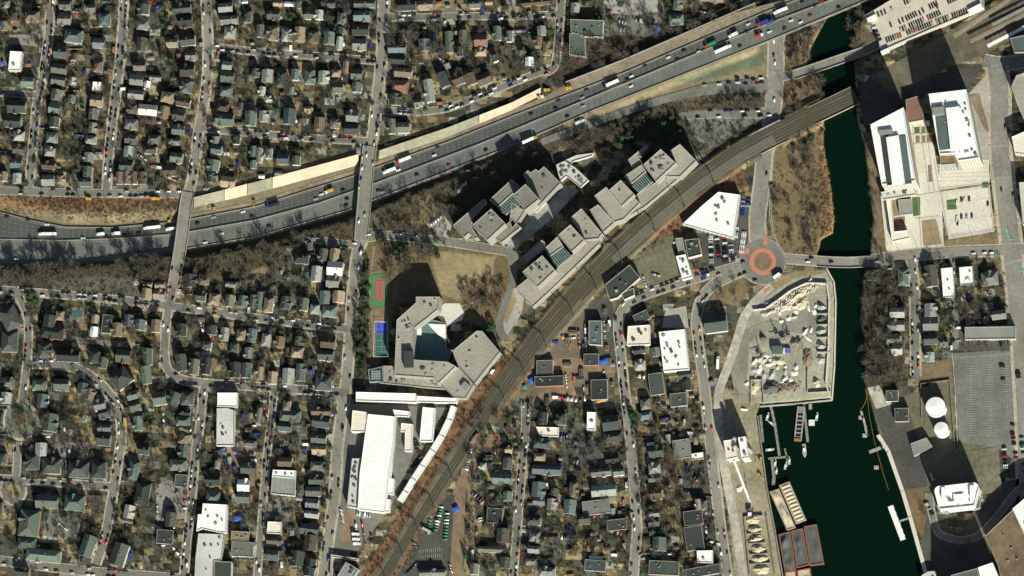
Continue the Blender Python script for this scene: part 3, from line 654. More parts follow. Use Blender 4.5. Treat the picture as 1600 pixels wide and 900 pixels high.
# ------------------------------------------------------------------ naming of places, for labels
REG = []      # (object, adjective, noun, x, y, zone, extra)
AREAS = [
 ('on the parking garage roof', [(1348,0),(1395,-20),(1560,-20),(1540,22),(1378,86),(1350,60)]),
 ('in the pale car park, upper right', [(1466,290),(1556,280),(1560,372),(1476,378)]),
 ('in the blue-car lot by the roundabout', [(1088,300),(1182,298),(1182,395),(1140,430),(1085,425)]),
 ('in the park left of the river', [(1203,195),(1308,180),(1308,402),(1225,402),(1203,370)]),
 ('on the river trees bank', [(1345,412),(1412,418),(1412,628),(1350,612)]),
 ('in the park by the school', [(566,382),(805,400),(805,530),(700,480),(660,460),(600,600),(566,600)]),
 ('on the highway exit ramp', [(860,212),(1045,150),(1205,122),(1205,146),(1060,168),(960,190),(880,222)]),
 ('among the office blocks', [(662,330),(900,225),(1085,176),(1110,240),(830,480),(790,420),(672,380)]),
 ('in the dark strip above the highway', [(860,70),(1170,2),(1190,20),(870,145),(750,158),(600,215),(600,190),(760,140)]),
 ('in the scrub below the highway', [(590,318),(850,215),(1205,100),(1205,200),(1080,190),(850,230),(700,340),(668,372),(590,366)]),
 ('in the brown strip below the left bridge', [(275,380),(556,330),(556,372),(475,375),(420,440),(278,445)]),
 ('in the tree belt below the left highway', [(-20,402),(130,410),(275,385),(262,450),(-20,448)]),
 ('on the reddish slope at left', [(-20,304),(285,306),(280,345),(-20,335)]),
 ('along the railway', [(540,920),(620,790),(700,640),(790,540),(900,420),(1080,280),(1190,200),(1340,130),(1345,165),(1190,245),(1090,320),(960,440),(850,560),(760,690),(640,920)]),
 ('in the quarry yard', [(1150,432),(1310,420),(1310,632),(1190,640),(1225,900),(1160,920),(1130,620)]),
 ('around the white storage complex', [(512,610),(720,630),(690,690),(610,800),(560,870),(505,880),(525,700)]),
 ('in the bus depot by the railway', [(618,910),(660,815),(745,660),(756,668),(745,800),(728,910)]),
 ('in the big right car park', [(1488,550),(1602,545),(1606,770),(1560,770),(1488,690)]),
 ('on the tank terminal ground', [(1355,608),(1490,590),(1490,690),(1440,770),(1400,760),(1372,680)]),
 ('near the round-cornered white tower', [(1400,765),(1600,690),(1610,920),(1440,920)]),
 ('on the yards right of the railway', [(820,560),(900,460),(962,460),(968,632),(826,632)]),
 ('by the highway, upper right', [(1225,20),(1420,-20),(1360,90),(1240,115)]),
]
def side_zone(x, y):
    for nm, pl in AREAS:
        if bool(inside(pl, np.array([x]), np.array([y]))[0]): return nm, None
    # highway itself
    if hN(x)-2 < y < hM(x): return 'on the upper highway lanes', None
    if hM(x) <= y < hS(x)+2: return 'on the lower highway lanes', None
    best = None
    for s in STREETS:
        if s[0] in ('RP', 'SV', 'SM'): continue
        pl = s[4]
        for (ax, ay), (bx, by) in zip(pl, pl[1:]):
            L = (bx-ax)**2+(by-ay)**2; t = max(0, min(1, ((x-ax)*(bx-ax)+(y-ay)*(by-ay))/L)); px, py = ax+t*(bx-ax), ay+t*(by-ay)
            d = math.hypot(x-px, y-py)
            if best is None or d < best[0]: best = (d, s[1], x-px, y-py, math.atan2(by-ay, bx-ax), s[2])
    d, ph, dx, dy, ang, wd = best
    if abs(math.cos(ang)) > .7: side = 'north' if dy < 0 else 'south'
    else: side = 'west' if dx < 0 else 'east'
    return f'{side} side of {ph}', ang
def reg(o, adj, noun, x, y, cat=None, group=None, zone=None):
    z = zone or side_zone(x, y)[0]; REG.append((o, adj, noun, x, y, z)); o['category'] = cat or noun
    o['group'] = group or f'{noun}s {z}'
def finish_labels():
    d = {}
    for r in REG: d.setdefault((r[5], r[2], r[1]), []).append(r)
    for (z, noun, adj), L in d.items():
        vx = max(r[3] for r in L)-min(r[3] for r in L); vy = max(r[4] for r in L)-min(r[4] for r in L)
        h = vx > vy; L.sort(key=lambda r: r[3] if h else r[4]); n_ = len(L)
        for k, r in enumerate(L):
            if n_ == 1: o = f'the only one'
            elif k == 0: o = 'westernmost' if h else 'northernmost'
            elif k == n_-1: o = 'easternmost' if h else 'southernmost'
            elif k < n_/2: o = f"{ordinal(k+1)} from {'west' if h else 'north'}"
            else: o = f"{ordinal(n_-k)} from {'east' if h else 'south'}"
            t = f'{adj} {noun}, {o}, {z}' if n_ > 1 else f'{adj} {noun}, {z}'
            if len(t.split()) > 16: t = t.replace(' the ', ' ')
            r[0]['label'] = t
# ------------------------------------------------------------------ houses
T0 = (0, 0); OCC = []     # footprints, survey grid: x0,y0,x1,y1
HOUSES = []
def add_tile(ox, oy, s):
    for t in s.replace('\n', ';').split(';'):
        t = t.split()
        if len(t) < 5: continue
        x0, y0, x1, y1 = [float(q)/4 for q in t[:4]]; HOUSES.append((ox+x0, oy+y0, ox+x1, oy+y1, t[4], t[5] if len(t) > 5 else ''))
add_tile(0, 0, '''20 0 60 45 l;150 65 245 130 b;60 70 100 130 d;0 130 45 190 l;40 620 165 705 d;20 720 130 795 d;80 815 155 880 l;125 475 210 545 e
365 5 440 55 g;355 85 445 155 e;395 180 515 265 u;330 290 415 360 u;315 395 415 460 g;315 470 410 530 g;315 555 385 625 g;300 640 375 710 u;305 725 370 795 d;285 825 360 890 l
540 25 595 75 e;610 75 690 165 u;575 235 655 300 l;580 375 640 450 e;575 510 635 570 w f;560 590 640 665 t;550 675 610 745 g;550 765 605 830 d;530 845 600 895 l;640 0 690 20 u
860 20 930 90 d;850 125 925 185 l;850 230 915 320 g;830 385 910 440 t;805 465 895 530 d;795 560 900 620 l;795 645 860 710 e;775 740 860 805 g;775 840 850 895 g
930 470 1005 500 l;900 505 940 545 w;1075 20 1195 85 e;1110 90 1200 170 d;1120 215 1220 285 d;1155 320 1225 375 g;1100 335 1130 370 r;1120 400 1215 475 d;1125 500 1195 580 u;1095 610 1190 665 b
1075 690 1155 750 g;1070 780 1150 840 e;1035 240 1110 290 t;1000 570 1085 640 e;990 660 1055 735 g;860 650 985 720 m;1050 865 1130 900 g;920 840 1000 895 g
1360 15 1455 75 l;1370 95 1490 150 l;1395 165 1475 240 l;1385 380 1450 435 l;1375 440 1465 515 e;1370 535 1450 600 u;1355 640 1430 695 b;1340 705 1460 785 e;1525 690 1600 785 e;1510 0 1550 25 w;1520 60 1570 140 d;1490 640 1520 690 g
1320 850 1370 900 e; 1450 850 1500 900 d;430 480 470 530 d;450 330 485 370 g;420 590 465 640 u''')
add_tile(400, 0, '''0 0 60 15 d;105 0 165 40 t;175 10 240 40 w;65 60 150 120 g;300 60 365 120 g;365 60 420 120 l;445 0 495 45 e;505 70 550 150 u;605 0 745 45 g;605 65 715 130 u;595 150 705 220 d;600 240 690 310 l;500 165 545 210 d;500 225 540 310 d
0 150 45 230 e;70 160 140 250 t;155 175 225 255 l;235 165 305 255 t;320 190 390 265 g;420 195 490 275 u;-30 425 20 480 e;30 430 105 515 d;125 445 190 540 d;215 430 270 500 u;300 430 365 525 e;385 440 455 520 l;590 430 665 495 e;595 510 660 575 u
475 515 545 580 g;205 540 240 590 l;15 540 60 595 l;55 595 95 635 l;540 380 580 450 t;470 430 530 480 t;165 675 245 775 u;360 730 430 810 g;15 690 75 760 l;460 740 520 800 t;560 690 640 760 u;545 770 640 840 d
880 0 1000 65 d;1010 0 1110 60 t;1330 0 1400 50 g;820 270 940 330 u;830 345 935 400 d;860 420 975 480 t;845 500 955 570 r;835 580 905 655 e;1010 240 1090 320 u;1180 190 1230 330 e;1265 185 1320 270 g;1250 290 1290 350 d;1360 210 1445 290 r;1480 160 1530 250 e;1560 190 1600 260 u
1365 300 1440 350 t;1470 340 1510 385 g;1135 445 1200 545 d;1220 455 1298 530 b;1300 455 1373 530 b;1375 455 1470 530 b;1050 490 1110 640 l;820 740 870 835 g;880 760 960 830 g;985 615 1040 665 g
300 660 345 700 t;1430 0 1480 30 d;1180 395 1215 430 l''')
add_tile(800, 0, '''155 160 210 220 l;135 225 190 290 d;190 250 240 345 e;80 355 135 410 w;-15 190 15 260 l;365 15 420 75 l;20 180 90 200 l;55 0 240 30 b;975 85 1075 155 e;1005 0 1060 60 e;1170 -20 1330 10 e;30 290 85 340 d;1500 0 1560 30 d''')
add_tile(0, 225, '''75 5 155 60 g;60 90 135 150 u;75 180 135 245 l;0 70 35 120 t;275 20 345 75 l;255 110 345 155 b;255 190 340 255 l;515 135 575 205 e;520 50 580 110 l;490 210 570 265 d;365 165 415 190 t;770 10 835 80 l;740 105 830 165 d
720 170 765 250 b;767 170 810 250 b;812 170 857 250 b;859 170 905 250 b;895 10 980 60 d;1060 50 1140 115 e;1020 130 1105 200 b;1315 5 1385 60 u;1295 95 1370 170 e;1295 180 1350 240 g;1375 200 1470 270 t;1560 10 1600 80 e;1560 100 1600 150 u;350 190 400 250 g
1145 810 1225 895 d;1240 830 1305 880 u;895 860 950 900 t;835 840 865 880 m;965 860 1030 900 t;1405 860 1475 895 l;0 170 40 230 g''')
add_tile(400, 225, '''0 20 35 115 d;125 60 205 125 u;220 70 275 130 e;115 170 165 200 l;15 190 55 215 w;390 650 445 730 g;455 650 520 740 u;340 760 410 860 l;440 730 545 820 m;435 820 520 895 u;300 800 335 860 u;235 680 330 745 d;60 20 100 90 e''')
add_tile(0, 450, '''1220 20 1285 80 d;1300 30 1370 105 t;1405 40 1465 115 g;1485 45 1545 115 u;1560 40 1600 120 g;880 0 945 70 t;955 10 1030 70 t
570 165 615 220 t;635 165 700 285 d f;695 215 760 300 t;770 165 830 240 u;840 195 905 260 u;940 195 1000 275 e;560 240 610 300 w;1095 220 1165 300 d;1375 245 1430 330 l;1290 230 1350 290 d;1475 255 1535 325 t;1545 250 1600 340 u;1260 330 1320 380 g;1435 340 1485 400 d;1525 370 1580 440 g
1095 410 1165 520 d;1180 440 1240 540 g;1260 430 1320 540 d;1430 460 1500 560 d;1505 465 1570 560 u;885 375 950 482 e;880 484 940 600 e;950 645 1038 730 e;1040 645 1124 730 e;1126 645 1210 730 e
265 165 345 245 d;345 140 400 200 e;250 235 400 315 d h;235 340 320 430 d h;345 385 500 460 d;0 110 120 260 d h;0 262 110 400 d h;555 390 620 470 d h;605 430 670 500 g;720 380 815 465 e;690 500 815 620 d h;195 570 290 640 e h;330 565 430 640 e;480 590 545 660 u;525 625 590 700 u;20 560 90 620 e h
225 660 300 745 u;0 650 70 720 g;580 700 660 760 e;610 750 680 815 e;605 850 695 900 u;790 640 860 700 e;805 700 880 770 e;830 800 890 890 e;260 780 355 895 e;1095 800 1185 860 e;1120 765 1190 798 d;1120 862 1190 900 g;0 780 20 850 g''')
add_tile(400, 450, '''0 20 40 140 e;45 55 105 150 e;150 50 215 130 u;265 60 325 140 g;395 15 460 100 u;410 105 505 180 u;475 15 550 90 t;335 100 395 160 l;30 280 90 365 l;115 300 175 365 b;240 300 290 360 e;215 365 295 435 t;400 305 495 375 u;380 385 485 450 u
0 490 45 570 u;70 520 130 600 t;160 500 240 600 l;245 470 305 580 u;365 540 475 640 u;165 700 215 765 t;340 750 470 795 b;345 800 460 870 d;140 760 280 835 g;130 840 220 895 u;0 740 30 850 g;180 370 210 430 b''')
add_tile(0, 675, '''600 0 690 85 d;215 65 290 150 l;150 130 245 235 d h;255 160 380 260 d h;420 180 555 285 d h;565 180 660 290 d h;800 180 865 300 u;860 80 930 140 d;840 310 935 455 d h;770 455 840 540 u;760 545 830 570 l;215 390 365 475 e;395 390 530 490 e;110 480 245 655 e h;105 657 225 728 e h;150 730 385 810 e h
500 640 590 780 e;690 690 790 835 e;975 610 1085 700 d f;1030 500 1100 590 g;1090 265 1175 345 d f;1055 170 1165 240 g;1115 0 1185 78 e;1115 80 1185 160 e;1280 265 1375 335 d;1285 370 1375 445 e;1480 295 1560 370 w;1340 165 1375 230 l;1500 195 1600 260 e;1520 50 1600 90 g;1440 620 1560 680 t f;1440 685 1590 780 g f
0 40 25 100 d;0 130 40 200 e;0 440 20 520 g;95 850 180 900 d;250 0 330 20 g;1475 375 1560 440 u;1365 110 1420 140 u''')
add_tile(400, 675, '''340 10 440 70 e;345 80 440 140 t;130 155 225 215 b;335 180 430 240 g;325 270 425 330 e;305 340 405 400 g;305 415 390 475 u;300 490 390 535 d;270 575 395 640 u;295 640 380 740 b;205 740 300 840 d;300 790 370 900 d;60 735 140 800 u;60 660 160 700 g;255 320 300 395 g;250 400 290 430 l
1555 90 1600 130 t;1540 160 1600 230 g;1470 260 1600 320 u;1440 475 1545 570 d f;1500 600 1580 690 g;1335 820 1390 890 g;1015 860 1185 900 l;1395 190 1440 235 l;1540 370 1600 430 e;1380 715 1560 752 g;1520 780 1590 850 d''')
add_tile(800, 450, '''445 410 545 485 d f;150 450 260 545 g f;135 550 330 615 d f;490 570 600 700 d f;760 150 860 215 d f;755 370 835 410 d;870 370 925 425 e;765 450 835 510 g;855 530 950 670 d f;985 655 1095 740 d f;800 690 865 760 g;795 770 875 820 u;1040 520 1125 565 d;1060 570 1120 640 d
1195 160 1345 275 d;160 775 220 850 d;270 780 335 855 d;560 790 670 890 d;480 205 560 355 d f''')
add_tile(800, 675, '''130 45 240 100 u;135 130 210 180 t;120 205 310 265 u;120 310 205 405 u;240 350 285 400 u;355 310 410 415 g;130 410 205 455 u;215 415 280 485 u;320 420 400 510 u;490 225 620 275 g;630 225 700 270 u;490 330 655 400 l;435 425 615 515 l f;590 545 720 615 d f;415 515 485 575 e;580 150 670 190 d
90 530 180 580 d;105 620 175 685 l;95 710 170 755 u;80 790 155 830 g;165 845 270 900 u;450 800 590 870 d f;480 775 570 797 w;850 85 945 155 d;850 195 930 260 l;850 270 925 310 e;860 350 935 420 b;855 490 920 530 l;850 540 920 590 g;855 600 930 650 d;875 655 960 740 e
1070 490 1195 582 d f;1080 586 1197 740 d f;1005 45 1120 165 l f;1120 130 1200 170 w f;1145 420 1180 485 t;1180 425 1220 485 u;850 805 1050 895 d f;1080 840 1305 900 d f;840 65 890 85 w;960 15 995 75 l;570 0 690 60 d''')
add_tile(1200, 450, '''760 120 855 185 l;745 200 855 265 l;740 290 825 350 l;770 355 840 410 l;975 95 1055 180 l;965 185 1065 265 l;970 290 1060 350 u;1075 320 1125 360 u;985 400 1040 460 l;1395 135 1490 195 l;735 640 815 710 d f;790 750 880 835 d f''')
add_tile(1200, 225, '''810 775 880 885 e;980 755 1055 890 g;1085 770 1165 960 w f;1195 765 1285 880 w f;1330 795 1440 880 l;615 780 680 850 d''')
WKEYS = list(WALL)
VAR = {k: [ROOF[k]]+[mat(f'roof_{ROOFC[k][0]}_{nm}'.replace(' ', '_').replace('-', '_'), tuple(min(.9, q*f) for q in ROOFC[k][1]), var=.25, scale=.5, kind='shingle', big=.25) for nm, f in (('faded', 1.35), ('deep', .72))] for k in 'gdltbeu'}
def house(x0, y0, x1, y1, c, kind):
    cx, cy = (x0+x1)/2, (y0+y1)/2; w_, d_ = (x1-x0)*S, (y1-y0)*S/CT
    zn, ang = side_zone(cx, cy); rz = 0.0
    if ang is not None:
        a = -ang; a = (a+math.pi/4) % (math.pi/2)-math.pi/4; rz = a if abs(a) < .45 or kind == 'h' else a*.3
    if c in 'gdeu' and not kind and w_*d_ < 190 and random.random() < .2: c = random.choice('lltb')
    big = w_*d_; small = big < 62 and min(w_, d_) < 6.5
    ev = 2.6 if small else random.choice([6.0, 6.9, 7.7]); 
    if kind == 'f': ev = random.uniform(4.5, 6.5)
    if min(w_, d_) < 2.6 or max(w_, d_) < 3.5: return
    shrink = .94; w_ *= shrink; d_ *= shrink
    sw = max(w_, d_)  # ridge along the longer side
    rot90 = d_ > w_
    L, Wd = (d_, w_) if rot90 else (w_, d_)
    base_h = ev + (0 if kind == 'f' else .15*Wd)
    p = P(cx, cy, base_h); p.z = 0
    cname = ROOFC[c][0]; rm = random.choice(VAR[c]) if c in VAR else ROOF[c]; wk = WALL[random.choice(WKEYS)]
    root = empty('garage' if small else ('workshop' if kind == 'f' and big > 250 else 'house'), p, rz+(math.pi/2 if rot90 else 0)+random.uniform(-.015, .015))
    if kind == 'f':
        mb = MB(); mb.box((0, 0, ev/2), (L, Wd, ev)); mb.build('wall', wk, root)
        r = MB(); r.box((0, 0, ev+.12), (L-.5, Wd-.5, .24)); ro = r.build('roof', rm, root)
        pp = MB()
        for sx, sy, ax, ay in ((0, 1, L, .3), (0, -1, L, .3), (1, 0, .3, Wd-.62), (-1, 0, .3, Wd-.62)): pp.box((sx*(L/2-.15), sy*(Wd/2-.15), ev+.35), (ax, ay, .7))
        pp.build('parapet', concrete, root)
        for _ in range(random.randint(1, 3) if big > 120 else 1):
            u = MB().box((random.uniform(-.35, .35)*L, random.uniform(-.3, .3)*Wd, ev+.75), (random.uniform(1, 2.2), random.uniform(.8, 1.6), 1.1)); u.build('roof_unit', metal_g, ro)
        noun = 'flat-roofed building'
    else:
        pitch = random.uniform(.5, .68) if not small else .45; rh = Wd/2*pitch; o = .35
        hip = kind == 'h' or (not small and random.random() < .22); ins = Wd*.42 if hip else 0
        mb = MB(); mb.box((0, 0, ev/2), (L-.5, Wd-.5, ev))
        if not hip:
            for s in (-1, 1):
                q = [(s*(L/2-.25), -Wd/2+.25, ev), (s*(L/2-.25), Wd/2-.25, ev), (s*(L/2-.25), 0, ev+rh*.94)]; mb.face(q if s > 0 else q[::-1])
        mb.build('wall', wk, root)
        r = MB(); A = (-L/2-o*.3, -Wd/2-o*.3, ev-.08); B = (L/2+o*.3, A[1], A[2]); C = (B[0], -A[1], A[2]); E = (A[0], -A[1], A[2]); R1 = (-L/2-o*.3+ins, 0, ev+rh); R2 = (L/2+o*.3-ins, 0, ev+rh)
        r.face([A, B, R2, R1]); r.face([C, E, R1, R2])
        if hip: r.face([B, C, R2]); r.face([E, A, R1])
        r.face([A, E, C, B])
        ro = r.build('roof', rm, root)
        if not small:
            ch = MB().box((random.uniform(-.25, .25)*L, random.choice((-.15, .15))*Wd, ev+rh*.8+.5), (.8, .7, 1.9)); ch.build('chimney', WALL['brickw'] if random.random() < .6 else metal_g, ro)
            if random.random() < .45:      # cross gable
                s = random.choice((-1, 1)); gw = min(L*.4, 4.5); gx_ = random.uniform(-.2, .2)*L; gl = Wd*.5+1.2; gr = ev+rh*.82; g = MB()
                y_ = s*gl; g.face([(gx_-gw/2, 0, ev), (gx_, 0, gr), (gx_, y_, gr), (gx_-gw/2, y_, ev)][::s]); g.face([(gx_+gw/2, y_, ev), (gx_, y_, gr), (gx_, 0, gr), (gx_+gw/2, 0, ev)][::s])
                g.build('cross_gable', rm, ro)
                g = MB(); g.box((gx_, s*(Wd/2+.35), ev/2), (gw-.4, 1.2, ev)); g.face([(gx_-gw/2+.2, y_-.05*s, ev), (gx_+gw/2-.2, y_-.05*s, ev), (gx_, y_-.05*s, gr-.1)][::-s]); g.build('bay', wk, root)
            if random.random() < .5:
                s = random.choice((-1, 1)); pr = MB(); pr.box((s*(L/2+.9), random.uniform(-.12, .12)*Wd, 2.7), (1.9, Wd*.55, .2)); pr.build('porch', ROOF[random.choice('gltd')], root)
        noun = 'garage' if small else ('hip-roofed house' if hip else 'gabled house')
    if root.name.startswith('workshop'): noun = 'workshop'
    OCC.append((x0, y0, x1, y1))
    adj = f'small {cname}' if small else (f'large {cname}' if big > 260 and kind != 'f' else cname)
    reg(root, adj, noun, cx, cy, cat={'garage': 'garage', 'workshop': 'workshop'}.get(noun, 'house'))
for h_ in HOUSES: house(*h_)
# ------------------------------------------------------------------ larger buildings
def building(name, label, cat, poly, h, roof='w', wall='whitew', z0=0.0, para=.7, units=0, fw=.5, boxes=(), group=None, wallmat=None, seams=None, umat=None):
    if h > 12: h *= .93
    W = [P(x, y, z0+h) for x, y in poly]; 
    if area(W) < 0: W = W[::-1]
    c = sum(W, Vector())/len(W); c.z = z0; root = empty(name, c); pts = [(q.x-c.x, q.y-c.y) for q in W]
    MB().poly(pts, 0 if z0 == 0 else -.3, h).build('wall', wallmat or WALL[wall], root)
    ro = MB().poly(shrinkp(pts, fw), h-.4, h+.03).build('roof', ROOF[roof] if isinstance(roof, str) else roof, root)
    if para:
        r = MB(); a = pts; b_ = shrinkp(pts, fw); n_ = len(a)
        v = [(p[0], p[1], h) for p in a]+[(p[0], p[1], h+para) for p in a]+[(p[0], p[1], h+para) for p in b_]+[(p[0], p[1], h+.02) for p in b_]
        r.v = v
        for k in range(n_):
            m = (k+1) % n_
            for q in range(3): r.f.append((q*n_+k, q*n_+m, (q+1)*n_+m, (q+1)*n_+k)); r.i.append(0)
        r.build('parapet', concrete if roof not in ('w','m') else mat('white_trim', (.7,.69,.64), var=.08), root)
    xs_ = [p[0] for p in pts]; ys_ = [p[1] for p in pts]; k = 0; tr = 0
    while k < units and tr < 200:
        tr += 1; x = random.uniform(min(xs_), max(xs_)); y = random.uniform(min(ys_), max(ys_))
        inn = shrinkp(pts, 3)
        if not bool(inside(inn, np.array([x]), np.array([y]))[0]): continue
        s = random.uniform(1.2, 3.2); hh = random.uniform(.8, 2); MB().box((x, y, h+hh/2), (s, s*random.uniform(.5, 1), hh), random.random()).build('roof_unit', umat or random.choice([metal_g, metal_g, concrete, metal_d]), ro); k += 1
    for (bx, by, bw, bd, bh, rz_, m) in boxes:     # raised blocks on the roof, centre in survey grid, size in metres
        q = P(bx, by, z0+h+bh); MB().box((q.x-c.x, q.y-c.y, h+bh/2), (bw, bd, bh), rz_).build('roof_block', m, ro)
    xs2 = [p[0] for p in poly]; ys2 = [p[1] for p in poly]
    OCC.append((min(xs2), min(ys2), max(xs2), max(ys2))) if cat not in ('office block',) else None
    POLYS.append(poly)
    tag(root, label, cat, group); return root
POLYS = []
def shrinkp(pts, d):
    n_ = len(pts); out = []
    for k in range(n_):
        p0 = Vector(pts[k-1]).to_2d(); p1 = Vector(pts[k]).to_2d(); p2 = Vector(pts[(k+1) % n_]).to_2d()
        e1 = (p1-p0).normalized(); e2 = (p2-p1).normalized(); n1 = Vector((-e1.y, e1.x)); n2 = Vector((-e2.y, e2.x))
        m = (n1+n2); L = m.length
        if L < 1e-4: m = n1; s = 1
        else: m /= L; s = 1/max(.35, m.dot(n1))
        q = p1+m*d*s; out.append((q.x, q.y))
    return out
def Z(ox, oy, s): 
    t = [float(q) for q in s.replace(',', ' ').split()]; return [(ox+t[k]/4, oy+t[k+1]/4) for k in range(0, len(t), 2)]
R7 = lambda s: Z(800, 225, s); R6 = lambda s: Z(400, 225, s); Q2 = lambda s: Z(400, 450, s); Q6 = lambda s: Z(400, 675, s)
OFF = WALL['greyw']; conc_w = mat('office_wall', (.30,.285,.24), var=.15, scale=.5, kind='wall')
def office(s, h, label, roof='c', f=R7, units=0, z0=0, **k):
    h = h*1.28+ (4 if h > 20 else 0)
    if roof == 'c' and (f is R6 or 'upper row' in label or 'raised central' in label): roof = 'n'
    return building('office_block', label, 'office block', f(s), h, roof, wallmat=conc_w, units=units, z0=z0, para=.8, fw=.6, group='office blocks beside the railway', **k)
B_ = building
office('30 895 100 840 160 895 272 790 380 690 455 600 545 600 545 625 245 915 130 1020 40 930', 11, 'long low concrete podium along the railway, lower end')
office('65 705 185 600 205 612 205 650 90 745', 13, 'thin low office wing at the lower left of the complex')
office('205 652 285 578 322 642 232 706', 14, 'low square office roof between two raised blocks')
office('65 800 190 696 272 790 160 895', 21, 'raised square office block nearest the forecourt', units=8)
office('288 570 365 503 455 600 374 674', 21, 'raised office block with ring shaped roof pipes', units=3)
office('366 460 435 403 566 560 540 592 456 600', 16, 'long diagonal office slab beside the ring-roofed block', units=2)
office('485 412 540 378 642 490 572 553', 13, 'low striped office wing between the diagonal slab and middle block')
office('515 325 590 268 612 300 690 392 760 330 800 370 700 470 640 490', 15, 'middle office block surrounding a raised square')
office('605 290 680 225 765 315 685 390', 21, 'raised square on the middle office block', units=1)
office('780 315 900 238 1010 205 1045 215 830 395 705 468', 10, 'long low concrete podium along the railway, upper end')
office('725 100 840 2 852 20 792 82 815 122 760 160', 13, 'thin angled office wing at the upper end')
office('700 202 812 128 838 172 748 248', 15, 'low office roof left of the blue-green skylight, upper end')
office('820 130 930 32 1025 120 900 236', 22, 'tall square office block with roof machinery, upper end', units=16)
office('990 42 1050 0 1152 105 1050 206 965 205 1028 120', 17, 'wedge shaped office block at the upper right end')
office('1230 510 1425 342 1446 366 1350 470 1345 512 1390 588 1368 590 1330 558 1300 586', 12, 'low angular office wing with stepped outline, lower left', f=R6)
office('1350 510 1470 405 1560 498 1446 604', 22, 'raised square office block at the left end', f=R6, units=5)
office('1458 350 1600 220 1650 268 1512 396', 15, 'square office roof above the left skylight', f=R6)
office('1484 582 1602 470 1655 520 1532 620', 13, 'low square office roof below the left skylight', f=R6)
office('5 320 85 250 170 345 80 415', 23, 'raised square office block in the centre of the upper row', units=1)
office('70 190 100 165 118 178 150 158 168 170 200 140 305 245 165 392 100 250', 16, 'large stepped office roof right of the raised central square', units=2)
office('0 365 82 418 50 470 0 530 -15 480', 13, 'low office roof beside the sunken courtyard')
office('120 400 200 352 216 370 150 432', 6, 'small pale terrace at the edge of the sunken courtyard', roof='m')
for s, f, lb in (('1506 402 1602 322 1652 380 1562 442', R6, 'blue-green ribbed skylight of the left office row'), ('232 708 322 642 372 700 282 772', R7, 'blue-green ribbed skylight at the lower end'), ('752 262 835 182 880 235 792 302', R7, 'blue-green ribbed skylight at the upper end')):
    pts = f(s); r = B_('skylight', lb, 'skylight', pts, 17, glass_teal, wallmat=conc_w, para=0, group='ribbed skylights')
    W = [P(x, y, 15.8) for x, y in pts]; o = r.location
    for k in range(1, 8):
        t = k/8; a = W[0].lerp(W[1], t); b_ = W[3].lerp(W[2], t)
        MB().bar((a.x-o.x, a.y-o.y, 16.1), (b_.x-o.x, b_.y-o.y, 16.1), .35).build('rib', concrete, r)
B_('terrace', 'white construction terrace at the end of the sunken courtyard', 'terrace', R7('275 130 330 105 400 150 480 225 430 270 340 200 300 235'), 6, 's', units=14)
B_('terrace', 'curved pale terrace wall above the courtyard', 'terrace', R7('335 100 400 70 510 55 500 75 430 95 380 110 370 135'), 5, 's')
sheet('courtyard', R7('40 470 165 400 310 250 420 290 250 470 60 620 0 700 -60 560'), mat('courtyard_paving', (.30,.33,.30), var=.4, scale=.2, big=.4))
# school ring
B_('school', 'big ring shaped concrete school building in the park', 'school', Q2('1000 55 1147 55 1135 135 1075 185 990 250 985 448 1200 462 1250 490 1140 597 1110 562 865 545 880 200 1000 92'), 23, 'c', wallmat=conc_w, units=22, boxes=[(638, 561, 9.5, 17, 5, .02, ROOF['d'])])
B_('school_wing', 'low concrete terrace wing along the lower side of the school', 'building', Q2('795 487 863 487 863 548 1108 564 1180 632 1100 627 770 592 798 580'), 7, 'c', wallmat=conc_w, units=12)
r = B_('greenhouse', 'glass gridded pavilion at the lower left school corner', 'greenhouse', Q2('700 512 790 490 796 582 710 590'), 7, glass_teal, wallmat=WALL['bluew'], para=.3)
for k in range(4):
    MB().box((-3.6+k*2.4, 0, 7.3), (.8, 9.5, .5)).build('glazing_bar', concrete, r); MB().box((0, -3.6+k*2.4, 7.32), (9.5, .8, .5)).build('glazing_bar', concrete, r)
B_('sports_hall', 'large pale angular hall roof right of the school ring', 'hall', Q2('1230 392 1380 268 1415 270 1525 400 1368 598 1268 492 1240 430'), 15, 'c', wallmat=conc_w, units=4)
B_('hall_wing', 'lower angular hall wing touching the railway', 'hall', Q2('1266 494 1362 604 1310 690 1240 687 1150 600'), 12, 'c', wallmat=conc_w, units=1, boxes=[(727, 603, 8, 7, 3, -.7, metal_g)])
B_('courtyard_roof', 'low white glass courtyard roof inside the school ring, coloured dark teal for shade', 'roof', Q2('988 252 1075 190 1188 220 1190 372 1228 388 1200 458 988 444'), 4, mat('courtyard_glass_shade', (.10,.17,.17), rough=.3, var=.25), para=.3, wallmat=conc_w)  # shade of the ring put into the roof colour as dark teal
B_('sunlit_roof_patch', 'bright white triangle for the sunlit top right of the courtyard roof', 'roof', Q2('1072 222 1186 226 1188 345 1140 300'), 5, 'w', para=0)  # sunlit part of the courtyard roof, painted as a separate white slab
B_('sunlit_roof_patch', 'small white patch for the sunlit top left of the courtyard roof', 'roof', Q2('990 254 1035 232 1036 300 992 302'), 5.5, 'w', para=0)  # second sunlit part of that roof, likewise a white slab
